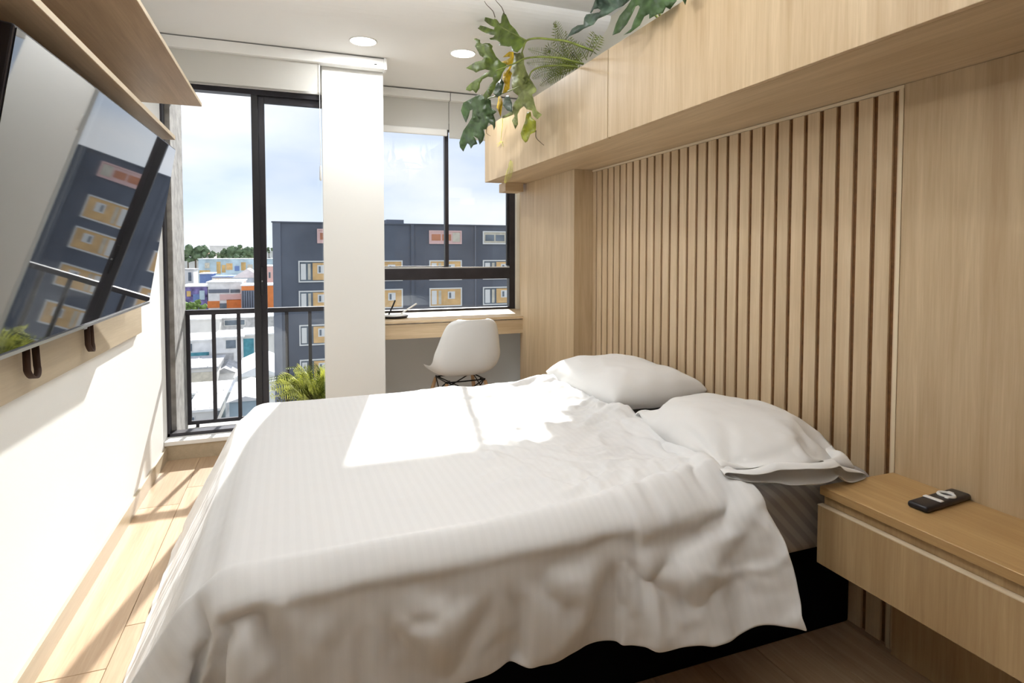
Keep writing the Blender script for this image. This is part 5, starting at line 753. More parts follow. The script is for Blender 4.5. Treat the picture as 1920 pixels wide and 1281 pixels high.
0,26,-1,3,24,-9,-2,25,3,-1,23,12,0,24,-9,0,24,-5,-1,18,-19,1,22,-14,1,19,-17,0,11,-23,0,3,-26,1,1,-25,1,-3,-25,0,5,-25,1,-2,-26,1,7,-25,1,1,-28,1,-2,-25,0,-5,-26,-1,-7,-26,
0,-1730,-6,-3,7,25,-3,6,24,-3,7,25,-3,6,24,-4,7,25,-3,7,24,-3,8,25,-2,8,24,-3,9,25,-7,12,29,-5,16,30,0,22,31,2,106,39,0,25,-3,4,25,-4,5,26,-5,4,25,-3,5,25,2,4,26,-3,
4,25,5,5,26,3,4,25,-1,4,25,-4,5,26,-2,4,25,3,5,26,2,4,25,3,2,25,2,0,26,0,0,25,1,0,25,0,0,26,0,0,25,-1,0,26,-2,0,25,-4,0,25,-4,0,26,8,0,25,9,0,26,7,
0,25,1,0,25,-3,0,26,-7,0,25,-10,0,26,-5,0,25,1,0,25,2,0,26,0,0,25,-1,0,25,0,0,26,-1,0,25,1,0,26,7,0,25,5,0,25,-1,0,26,-7,0,25,-7,0,26,6,0,25,7,0,25,5,
0,26,1,0,25,-4,0,26,-9,0,25,-1,0,25,7,0,26,3,0,25,-3,0,25,-2,-2,23,11,1,24,-8,-1,19,-17,0,21,-14,1,24,-12,1,19,-17,1,11,-23,1,3,-26,0,-2,-26,1,4,-25,0,7,-24,1,-1,-25,
0,-5,-27,1,1,-26,1,0,-27,0,-3,-25,0,-6,-26,-11,-1753,-3,-3,7,24,-2,7,25,-2,6,24,-3,6,24,-5,6,25,-2,8,25,-3,9,24,-3,9,25,-4,10,26,-3,17,30,-1,27,24,0,23,29,3,109,42,0,25,-3,
4,25,-4,5,26,-6,4,25,-3,5,25,-1,4,26,2,5,25,1,4,26,-1,5,25,-2,4,25,1,5,26,2,4,25,1,5,26,2,4,25,3,2,25,4,0,26,2,0,25,2,0,25,-2,0,26,-4,0,25,-4,0,26,-3,
0,25,-4,0,25,2,0,26,4,0,25,5,0,26,5,0,25,4,0,25,2,0,26,-2,0,25,-6,0,26,-8,0,25,-5,0,25,0,0,26,1,0,25,0,0,25,-1,0,26,2,0,25,-1,0,26,0,0,25,5,0,25,2,
0,26,-4,0,25,-4,0,26,1,0,25,3,0,25,2,0,26,2,0,25,0,0,26,-5,0,25,0,0,25,5,0,26,2,0,25,0,0,25,2,-25,14,-24,10,29,-2,13,22,2,1,24,-3,1,22,-14,1,18,-18,0,11,-23,
1,2,-26,0,7,-25,1,2,-25,-1,-7,-25,1,-1,-26,1,7,-26,1,-3,-26,1,-3,-27,0,-2,-25,0,-4,-26,-34,-1778,0,-1,8,25,0,8,25,-1,6,24,-1,7,24,-1,7,25,-1,8,24,-1,10,24,-1,11,25,-1,16,25,
-1,28,25,0,29,24,1,26,30,1,106,37,0,25,-5,5,25,-5,4,26,3,5,25,2,5,25,0,4,26,-2,5,25,-1,5,26,2,4,25,1,5,25,-1,5,26,0,4,25,2,5,26,2,5,25,4,2,25,5,0,26,2,
0,25,1,0,25,-3,0,26,-5,0,25,-4,0,26,-3,0,25,0,0,25,0,0,26,-1,0,25,-5,0,26,6,0,25,7,0,25,5,0,26,-1,0,25,-5,0,26,-7,0,25,-3,0,25,3,0,26,0,0,25,-4,0,25,4,
0,26,4,0,25,2,0,26,0,0,25,-4,0,25,-4,0,26,-1,0,25,-2,0,26,2,0,25,1,0,25,-1,0,26,1,0,25,4,0,26,-2,0,25,-2,0,25,3,0,26,1,0,25,0,0,25,3,-27,9,-40,2,28,4,
19,22,5,1,22,-3,4,26,-3,1,21,-17,1,12,-23,1,3,-26,0,0,-26,0,-1,-26,1,1,-25,0,3,-26,0,-5,-25,1,-1,-27,1,-1,-26,1,-1,-25,0,1,-26]
D_PF = [1258,2146,623,20,1,0,21,0,0,21,0,0,21,0,0,21,0,0,21,0,1,20,0,0,21,0,0,21,1,0,21,0,0,21,0,0,21,0,0,21,1,0,20,0,1,21,1,0,21,0,1,21,1,0,21,0,1,21,1,0,
21,0,1,20,1,0,21,0,1,21,1,0,20,0,0,-500,14,-6,21,1,24,1,0,-51,20,0,60,0,0,-67,21,1,73,0,-1,-77,21,2,81,0,-2,-84,20,2,86,1,-3,-89,20,4,90,1,-5,-91,20,5,92,0,-6,-94,
21,7,94,0,-9,-95,21,9,95,0,-9,-96,21,10,95,0,-10,-95,20,11,94,1,-11,-94,20,15,92,1,-14,-93,19,11,95,2,-11,-94,19,11,96,2,-11,-96,19,11,97,2,-11,-96,19,11,97,2,-10,-96,18,10,95,3,-9,-94,
18,9,93,3,-7,-92,18,7,91,3,-5,-90,18,5,88,2,-4,-85,19,4,82,2,-2,-78,19,2,75,1,-1,-68,20,1,62,1,-1,-51,20,1,25,-501,14,-6,22,1,33,0,0,-68,20,0,81,2,1,-90,19,0,98,2,1,-102,
19,-1,107,2,1,-110,19,0,113,2,0,-115,19,0,116,2,0,-116,19,1,116,2,-2,-115,18,3,114,2,-3,-110,19,5,108,1,-6,-115,20,5,118,1,-5,-118,19,5,119,2,-5,-119,19,5,120,2,-5,-120,19,6,119,1,-6,-119,
20,8,117,1,-8,-117,19,6,121,2,-6,-121,19,6,121,2,-5,-121,19,5,121,2,-5,-121,19,5,119,2,-4,-119,19,4,117,1,-3,-117,19,4,114,2,-3,-114,19,3,111,2,-2,-105,19,2,99,0,0,-88,21,0,78,2,-1,-69,
20,1,35,-502,14,-6,22,1,39,1,0,-79,20,0,94,2,1,-103,19,0,111,3,2,-116,18,-2,122,3,2,-123,17,-1,127,4,2,-126,17,-2,127,4,2,-127,17,-1,127,3,1,-121,18,1,119,1,-3,-126,19,2,128,2,-2,-128,
19,2,130,2,-2,-130,19,3,130,2,-3,-130,19,4,128,1,-4,-128,19,3,131,2,-3,-128,19,3,129,2,-3,-132,19,3,134,1,-3,-135,20,4,134,1,-3,-133,19,3,132,2,-2,-133,19,2,130,2,-2,-127,19,3,124,1,-2,-126,
20,2,122,1,-1,-118,20,1,115,1,-1,-119,20,1,112,1,-1,-106,20,1,94,2,-1,-81,20,1,41,-503,13,-5,23,2,43,0,0,-87,20,0,103,3,2,-112,18,-1,121,4,2,-123,17,-2,130,5,3,-130,16,-2,133,5,3,-133,
16,-3,136,3,2,-128,17,-1,127,2,0,-135,19,0,137,2,1,-137,19,-1,138,2,1,-138,19,0,136,2,-1,-136,18,1,140,3,-1,-140,18,1,140,2,-1,-136,19,2,137,1,-2,-141,20,3,139,1,-3,-140,19,2,143,2,-2,-143,
19,2,143,2,-1,-143,19,2,141,1,-1,-141,20,1,139,1,-1,-138,20,1,135,1,0,-132,20,1,127,1,-1,-130,19,1,124,1,-1,-118,20,1,111,2,-1,-117,19,1,102,3,-1,-89,20,1,47,-505,13,-5,24,1,46,-1,0,-93,
22,1,109,3,2,-117,18,-1,127,4,3,-127,17,-3,134,5,4,-134,15,-4,139,4,3,-131,17,-2,131,2,1,-139,19,-1,143,2,2,-143,19,-2,144,2,2,-144,18,-1,144,3,1,-144,18,0,143,3,0,-143,18,0,146,2,-1,-141,
19,2,140,1,-2,-145,19,1,147,2,-1,-147,19,2,147,1,-2,-148,20,2,146,1,-1,-146,20,1,147,1,-1,-147,20,2,146,1,-1,-146,19,1,142,2,0,-142,19,0,141,1,0,-140,20,1,134,1,-1,-134,20,1,129,1,-1,-122,
20,1,113,1,-1,-122,20,1,106,3,-1,-95,20,1,50,-506,13,-4,25,1,47,-2,0,-97,23,1,113,2,2,-118,19,-1,129,4,3,-129,16,-3,137,4,3,-130,17,-3,133,2,2,-140,18,-2,145,3,2,-146,18,-1,148,3,2,-148,
18,-2,148,3,2,-147,18,-2,150,3,2,-150,18,-1,151,3,1,-151,17,-1,152,3,0,-146,18,1,146,1,-1,-152,20,1,151,1,-1,-151,20,2,152,1,-1,-153,20,1,151,1,-1,-151,19,1,151,1,0,-151,20,1,148,1,-1,-148,
20,1,148,1,0,-148,20,0,145,1,0,-144,20,0,139,1,0,-139,19,1,131,1,-1,-124,20,1,115,1,-1,-124,20,1,107,4,-2,-99,20,2,53,-507,13,-4,25,1,48,-3,0,-101,26,1,116,0,2,-118,19,-2,130,2,2,-123,
19,-1,130,2,1,-137,18,-1,144,3,2,-144,18,-2,147,3,2,-148,18,-1,151,3,2,-151,18,-2,153,3,2,-153,17,-2,154,4,2,-153,17,-1,153,2,0,-147,19,0,149,1,-1,-155,20,2,156,1,-1,-155,20,1,155,0,-1,-156,
20,2,154,1,-1,-155,20,1,155,1,-1,-155,20,1,152,1,0,-152,20,0,153,1,0,-153,19,1,149,2,0,-149,19,0,148,2,0,-148,19,0,143,2,0,-142,18,1,132,2,-1,-125,20,1,117,1,-1,-126,20,1,109,7,-2,-102,
17,1,54,-508,14,-4,26,1,48,-5,0,-103,26,1,120,0,1,-115,22,-1,124,1,1,-129,19,0,138,2,1,-135,18,-1,142,3,2,-145,18,-2,149,3,2,-149,17,-1,152,4,2,-153,17,-2,156,4,2,-156,17,-2,156,2,1,-148,
19,0,149,1,-1,-156,20,1,157,0,-1,-157,20,1,158,1,0,-158,20,1,159,1,-1,-159,20,1,158,1,0,-158,20,0,156,1,0,-157,20,1,156,1,0,-156,20,0,156,0,0,-156,20,1,153,1,-1,-153,20,1,148,1,0,-148,
20,0,145,1,0,-144,19,1,135,2,-1,-129,19,1,120,3,-1,-128,18,1,111,8,-2,-105,17,1,54,-509,14,-3,26,1,49,-6,-1,-104,28,2,120,-1,0,-120,22,0,130,1,1,-130,20,0,137,2,1,-137,18,-1,145,3,1,-141,
18,-1,145,3,2,-146,17,-2,151,3,3,-154,18,-2,157,2,0,-150,19,0,151,0,-1,-158,20,2,157,1,-1,-157,20,1,159,1,-1,-159,20,1,160,1,0,-160,20,0,160,1,0,-160,20,1,160,0,0,-160,21,0,159,0,0,-159,
20,1,156,1,0,-157,20,0,157,1,0,-157,20,1,153,1,-1,-153,20,1,151,1,0,-151,19,0,145,2,0,-144,18,1,135,3,-1,-130,19,1,121,3,-1,-128,18,1,112,9,-2,-106,16,1,54,-510,14,-3,27,1,50,-7,-1,-105,
30,1,119,-3,1,-119,23,0,132,0,1,-132,20,-1,139,2,1,-136,19,0,143,2,1,-146,18,-1,151,3,2,-151,18,-2,155,1,1,-149,19,0,151,1,-1,-157,20,1,159,1,-1,-159,20,1,160,1,0,-160,20,1,160,1,-1,-160,
20,1,161,0,-1,-161,20,1,161,1,0,-161,20,1,161,1,-1,-161,20,1,161,1,0,-161,20,0,159,1,0,-159,20,1,158,1,0,-159,19,0,156,2,0,-156,19,1,152,1,-1,-152,20,1,146,2,0,-145,18,0,136,3,0,-132,
18,1,123,5,-1,-129,16,1,113,11,-2,-107,15,1,54,-511,14,-2,28,1,49,-8,-1,-105,29,1,121,-2,1,-121,23,0,132,0,0,-130,21,0,137,1,1,-139,20,0,144,0,-1,-139,20,1,147,1,1,-146,20,-1,148,0,0,-154,
20,0,158,1,0,-158,20,1,160,1,-1,-160,20,1,161,1,0,-161,19,0,162,1,0,-162,20,1,163,1,-1,-163,20,1,162,1,0,-162,20,1,162,1,-1,-162,20,1,160,1,0,-160,20,0,160,0,0,-160,20,1,157,1,0,-158,
20,0,156,1,0,-156,19,1,150,2,-1,-150,19,1,146,2,0,-145,19,0,137,3,0,-134,18,1,124,5,-1,-129,16,1,113,11,-2,-108,15,1,54,-512,14,-1,28,1,49,-8,-1,-105,30,1,122,-3,0,-122,25,1,131,-2,0,-131,
21,0,141,0,0,-136,21,0,142,0,0,-147,21,1,151,0,-1,-151,20,1,156,1,-1,-156,20,1,158,1,0,-158,19,1,161,1,-1,-161,20,1,163,1,-1,-163,20,1,162,1,0,-162,20,1,164,1,-1,-164,20,1,162,1,0,-162,
20,0,163,0,0,-163,20,1,161,1,0,-161,20,0,161,1,0,-161,20,1,158,1,-1,-158,20,1,156,1,0,-157,19,0,151,2,0,-151,19,1,146,2,-1,-145,18,1,136,4,0,-133,17,0,124,6,0,-129,15,0,112,12,-1,-108,
15,1,55,-513,14,-1,29,1,49,-9,-1,-105,31,1,122,-4,0,-122,26,1,131,-3,-1,-128,22,1,138,-1,-1,-141,22,1,146,-1,0,-146,21,1,152,0,-1,-152,21,1,155,0,-1,-155,20,1,159,1,0,-159,20,1,160,1,-1,-160,
20,1,163,1,-1,-163,20,1,163,1,0,-163,19,1,163,2,-1,-163,19,1,164,1,-1,-164,20,1,163,1,0,-163,20,1,163,1,-1,-163,20,1,161,1,0,-161,19,0,157,2,0,-157,19,1,155,1,0,-156,20,0,151,1,0,-151,
19,1,143,2,-1,-142,19,1,135,3,0,-132,17,0,122,7,-1,-127,15,1,111,12,-1,-108,15,1,56,-513,14,-1,28,0,49,-9,0,-105,31,1,121,-4,0,-119,25,0,131,-2,0,-133,23,1,141,-1,-1,-141,21,1,147,0,-1,-148,
21,1,154,0,0,-153,20,1,156,1,-1,-156,20,1,160,1,-1,-160,20,1,160,1,0,-160,19,1,163,2,-1,-163,19,1,163,1,-1,-163,20,1,164,1,0,-164,20,1,164,1,-1,-164,20,1,163,1,0,-163,20,1,163,1,-1,-163,
19,1,160,2,0,-160,19,0,159,1,0,-159,19,1,153,2,-1,-154,19,1,149,2,0,-149,19,0,144,2,0,-143,17,1,132,5,-1,-129,17,1,121,6,-1,-126,15,1,110,13,-1,-108,15,1,57,-514,14,-1,29,0,49,-10,0,-105,
32,1,120,-4,-1,-120,25,1,132,-2,0,-132,23,0,138,-1,0,-138,22,1,144,-1,-1,-144,21,1,150,0,0,-150,20,1,156,1,-1,-156,20,1,158,1,-1,-158,19,1,161,1,0,-161,20,1,162,1,-1,-162,20,1,164,1,-1,-164,
20,1,164,1,0,-164,20,1,164,1,-1,-164,19,1,163,2,0,-163,19,0,163,1,0,-163,20,1,161,1,-1,-161,20,1,159,1,0,-159,19,0,154,2,0,-155,19,1,150,2,0,-150,18,0,142,3,0,-141,18,0,133,4,0,-131,
16,1,121,7,-1,-125,15,1,109,13,0,-107,15,0,57,-514,14,-1,29,0,49,-10,0,-105,33,1,118,-6,-1,-118,27,1,129,-3,0,-129,22,0,140,-1,0,-140,22,1,146,0,-1,-146,20,1,152,1,-1,-152,20,1,154,1,0,-154,
19,1,159,1,-1,-159,20,1,161,1,-1,-161,20,1,162,1,0,-162,20,1,164,1,-1,-164,19,1,164,2,0,-164,19,1,164,1,-1,-164,20,1,163,1,-1,-163,20,1,163,1,0,-163,19,1,160,2,-1,-160,19,1,158,2,0,-158,
19,0,152,2,0,-152,18,1,147,2,-1,-147,19,1,143,2,0,-143,17,0,131,5,0,-129,15,1,119,9,-1,-123,15,1,109,12,0,-107,15,0,56,-514,14,0,29,0,49,-10,0,-105,33,0,120,-5,0,-120,26,1,131,-3,-1,-131,
23,1,138,-1,0,-138,21,0,146,0,0,-146,21,1,150,0,-1,-150,20,1,156,1,0,-156,20,1,158,1,-1,-158,20,1,161,1,-1,-161,19,1,162,2,0,-162,19,1,164,1,-1,-164,20,1,164,1,-1,-164,20,1,163,1,0,-163,
20,1,163,1,-1,-163,19,1,161,2,0,-161,19,0,160,2,0,-160,19,1,156,1,0,-156,20,0,154,1,0,-154,19,0,149,2,0,-149,18,1,141,3,0,-141,18,0,134,4,0,-133,16,0,122,8,0,-125,14,1,109,13,0,-107,
15,0,56,-514,14,0,29,0,49,-10,0,-105,33,0,119,-6,0,-119,26,1,131,-2,-1,-131,23,1,138,-1,0,-138,21,0,146,0,0,-146,20,1,152,1,-1,-152,20,1,156,1,-1,-156,20,2,158,1,-1,-158,19,1,161,1,-1,-161,
20,1,163,1,-1,-163,20,2,163,1,-1,-163,20,1,163,1,-1,-163,19,1,163,2,0,-163,19,1,162,2,-1,-162,19,1,162,1,-1,-162,20,1,159,1,0,-159,20,1,158,1,-1,-158,19,1,154,2,0,-154,18,0,147,3,0,-147,
18,1,143,3,0,-143,18,0,135,4,0,-135,15,0,122,9,0,-123,14,1,109,13,0,-107,15,0,55,-514,14,0,29,0,49,-10,0,-105,32,0,121,-5,0,-121,26,0,130,-2,0,-130,22,1,141,0,-1,-141,20,1,147,1,0,-147,
20,1,151,1,-1,-151,20,1,154,0,-1,-154,20,1,159,1,0,-159,20,1,161,1,-1,-161,20,1,162,1,-1,-162,19,1,161,2,0,-161,19,1,163,2,-1,-163,19,1,161,1,-1,-161,20,2,163,1,-1,-163,20,1,162,1,-1,-162,
20,1,159,1,0,-159,19,1,157,2,-1,-157,19,1,153,2,0,-153,19,0,149,1,0,-150,19,0,144,3,0,-143,18,1,136,4,0,-136,16,0,125,8,0,-125,14,0,109,13,1,-108,14,0,55,-513,14,0,28,0,49,-9,0,-105,
31,0,121,-4,0,-121,25,0,132,-2,0,-132,22,0,142,0,0,-142,21,1,146,0,0,-146,20,0,152,1,0,-152,20,1,155,1,-1,-155,20,1,159,1,-1,-159,19,2,159,2,-1,-159,19,1,162,2,-1,-162,19,1,161,1,0,-161,
20,1,163,1,-1,-163,20,1,161,1,-1,-161,20,1,162,1,0,-162,19,1,160,2,-1,-160,19,1,160,1,0,-160,20,0,157,1,0,-157,20,1,154,1,-1,-154,19,1,149,2,0,-150,18,0,142,3,0,-141,18,1,135,4,0,-134,
17,0,124,7,0,-125,14,0,109,14,1,-108,14,0,55,-512,14,-1,27,-1,50,-9,1,-105,32,0,120,-5,0,-120,24,0,133,-1,0,-133,22,0,142,0,0,-142,20,1,147,1,-1,-145,20,1,151,1,0,-151,20,1,152,1,-1,-154,
19,1,157,1,-1,-157,20,1,157,1,0,-157,20,1,160,1,-1,-160,20,1,161,1,-1,-161,20,2,161,1,-1,-161,19,1,161,2,-1,-161,19,1,161,1,0,-161,20,1,159,1,-1,-159,20,1,159,1,-1,-159,19,1,155,2,0,-155,
19,1,153,2,-1,-153,19,1,147,2,0,-147,18,0,142,3,0,-142,17,0,132,5,0,-130,17,1,123,6,0,-126,15,0,109,13,1,-107,14,0,55,-511,14,-1,26,-1,50,-7,1,-105,29,-1,122,-3,0,-119,24,1,130,-1,0,-133,
21,0,142,1,0,-140,20,1,144,1,-1,-146,19,1,152,2,-1,-152,19,1,155,1,0,-153,20,1,154,1,-1,-156,20,1,158,1,-1,-158,19,2,158,2,-1,-158,19,1,159,2,-1,-159,19,1,159,1,0,-159,20,1,159,1,-1,-159,
20,1,160,1,-1,-160,20,1,157,1,0,-157,19,1,157,2,-1,-157,19,1,155,1,0,-155,20,0,153,1,0,-153,19,1,146,2,0,-146,19,0,142,2,0,-143,18,0,134,4,0,-130,18,1,121,5,0,-126,15,0,109,13,1,-106,
15,0,55,-511,14,-1,26,-1,49,-7,1,-104,28,-1,121,-2,0,-119,24,1,129,-1,-1,-126,21,1,136,0,0,-141,20,0,147,1,0,-147,20,1,150,1,-1,-150,20,1,154,1,-1,-154,19,2,156,2,-1,-156,19,1,157,2,-1,-157,
19,2,157,1,-1,-157,20,1,157,1,-1,-157,20,1,157,1,-1,-157,20,2,157,1,-1,-157,19,1,156,2,-1,-156,19,1,156,1,0,-156,20,1,155,1,-1,-155,20,1,154,1,0,-154,19,0,150,2,0,-150,19,1,147,2,0,-147,
18,0,139,3,0,-136,17,0,127,4,0,-130,18,0,122,5,-1,-116,16,2,100,10,0,-105,17,1,55,-510,13,-1,25,0,49,-6,1,-104,28,-1,121,-2,0,-115,23,0,126,0,0,-126,20,1,134,1,0,-140,20,0,146,1,0,-146,
20,1,149,1,-1,-149,19,1,151,2,-1,-151,19,2,155,1,-1,-155,20,1,155,1,-1,-155,20,1,154,1,0,-154,20,1,155,1,-1,-155,19,1,154,2,-1,-154,19,1,154,1,0,-154,20,1,153,1,-1,-153,20,1,154,1,-1,-154,
20,2,153,1,-1,-153,20,1,152,1,-1,-152,19,1,149,1,0,-149,20,0,143,1,0,-141,20,1,137,1,-1,-139,19,1,131,1,-2,-123,20,2,112,2,-2,-120,19,3,105,8,0,-104,18,1,55,-509,13,-1,25,0,48,-4,1,-101,
26,-1,118,-1,-1,-120,21,1,132,0,0,-124,22,1,129,-1,-1,-136,20,1,143,1,0,-144,20,1,148,1,-1,-148,20,1,150,1,-1,-150,20,2,152,1,-1,-152,20,1,151,1,-1,-151,19,1,152,2,0,-152,19,0,150,1,0,-150,
20,1,151,1,-1,-151,20,1,151,1,0,-151,20,1,151,1,-1,-151,19,1,150,2,-1,-150,19,1,149,1,0,-149,20,1,149,1,-1,-149,20,1,146,1,0,-146,20,0,143,1,0,-143,19,0,137,-1,-2,-128,22,3,121,-2,-4,-130,
21,4,117,2,-2,-117,21,3,104,5,0,-101,20,1,53,-507,13,-1,23,0,47,-3,0,-99,25,0,115,1,-1,-118,19,1,130,4,-2,-130,18,3,136,1,-2,-128,20,2,132,0,0,-140,20,1,145,1,-1,-145,20,1,146,1,-1,-146,
19,1,149,1,0,-149,20,1,149,1,-1,-149,20,1,147,1,0,-147,20,0,148,1,0,-148,20,0,147,1,0,-147,19,1,146,2,0,-146,19,0,147,1,0,-147,20,0,146,1,0,-146,20,1,146,1,0,-146,20,0,146,1,0,-146,
20,1,144,1,0,-144,19,0,140,-1,-3,-131,22,3,126,-4,-5,-136,25,6,130,-3,-4,-130,23,4,119,0,-2,-118,22,2,103,4,1,-98,20,0,51,-506,14,-1,23,0,45,-2,0,-94,23,0,110,2,-1,-116,19,1,127,3,-2,-128,
19,2,132,3,-2,-131,17,3,137,2,-2,-129,19,2,131,0,0,-139,20,1,143,1,0,-143,20,0,142,1,0,-142,20,0,144,1,0,-144,20,1,143,1,0,-143,19,-1,141,1,1,-141,20,0,142,1,0,-142,20,0,142,1,1,-142,
20,-1,140,1,1,-140,20,0,141,1,1,-141,19,-1,140,2,1,-140,19,0,141,1,1,-141,20,0,139,-2,-3,-130,23,3,127,-4,-5,-136,24,5,131,-3,-5,-132,24,5,127,-2,-3,-126,23,4,117,0,-2,-117,21,2,102,3,0,-94,
21,1,48,-505,14,-1,23,0,43,-1,0,-88,22,0,103,1,-1,-113,20,1,120,3,-2,-120,18,3,129,3,-3,-129,18,2,130,3,-2,-130,17,3,135,2,-1,-128,19,2,131,0,0,-138,21,0,138,0,1,-138,21,-1,138,0,1,-138,
20,-1,135,1,1,-135,20,-1,134,1,1,-134,20,0,136,1,1,-136,20,-1,136,1,1,-136,20,-1,133,0,2,-133,20,-1,135,1,1,-135,20,0,136,1,1,-136,20,-1,136,-2,-1,-127,23,1,125,-4,-4,-134,25,5,131,-4,-5,-131,
24,5,128,-3,-4,-128,24,4,122,-2,-3,-122,23,4,114,0,-2,-113,21,2,99,1,0,-88,22,1,44,-504,14,-1,22,0,39,0,0,-80,22,0,93,1,-1,-103,19,1,112,2,-1,-116,20,1,119,2,-1,-119,18,2,125,3,-2,-125,
18,2,129,3,-1,-129,18,1,130,1,1,-124,19,-2,121,1,4,-127,20,-2,129,1,2,-129,20,-2,128,1,2,-128,20,-2,127,0,2,-127,21,-2,125,0,3,-125,20,-2,127,1,2,-127,20,-2,127,1,3,-127,20,-3,125,1,3,-125,
20,-3,125,-2,2,-117,22,-1,119,-2,-1,-127,23,2,126,-3,-3,-126,24,3,123,-3,-3,-123,24,3,119,-3,-2,-119,24,3,117,-2,-2,-117,23,3,110,-1,-2,-104,22,2,91,0,0,-80,22,1,39,-502,14,-1,21,0,34,0,0,-69,
21,0,80,1,-1,-90,20,1,97,1,0,-102,20,1,107,1,-1,-111,20,1,115,1,0,-116,19,0,118,2,1,-117,19,-1,118,2,3,-118,19,-2,118,1,3,-113,20,-3,111,0,4,-117,21,-5,115,0,5,-115,20,-5,114,1,5,-114,
20,-4,116,1,5,-116,20,-4,115,1,4,-115,20,-5,114,0,6,-114,21,-4,116,-1,3,-109,21,-3,110,-1,2,-116,22,-1,116,-1,0,-117,22,0,116,-1,-1,-115,22,2,113,-2,-2,-114,23,2,111,-1,-2,-110,22,2,107,-1,-1,-102,
21,2,97,0,-1,-90,21,1,79,0,0,-68,22,1,32,-501,14,-1,21,0,25,0,0,-51,21,0,59,0,0,-67,21,0,72,-1,1,-78,21,-1,82,0,2,-85,21,-1,87,0,3,-89,21,-3,91,0,5,-92,21,-5,92,-1,6,-94,
22,-6,94,-1,8,-96,21,-7,95,0,8,-96,21,-8,95,0,9,-96,21,-9,96,0,9,-96,21,-8,96,0,9,-96,21,-9,96,0,10,-96,21,-10,96,0,10,-96,20,-9,97,1,8,-96,20,-8,97,1,7,-95,20,-7,95,0,6,-94,
21,-5,93,0,4,-92,21,-4,90,0,2,-89,20,-1,87,1,1,-84,20,-1,83,0,0,-78,21,1,74,0,-1,-67,21,1,60,0,0,-51,21,1,23,-501,14,-1,21,0,0,21,1,1,21,0,0,21,1,0,21,0,-1,20,1,0,
21,0,0,21,1,0,21,0,0,21,1,0,21,0,0,21,0,0,20,1,0,21,0,0,21,0,0,21,1,1,21,0,0,21,0,0,21,0,0,20,0,0,21,0,0,21,0,0,21,0,0,21,1,0]
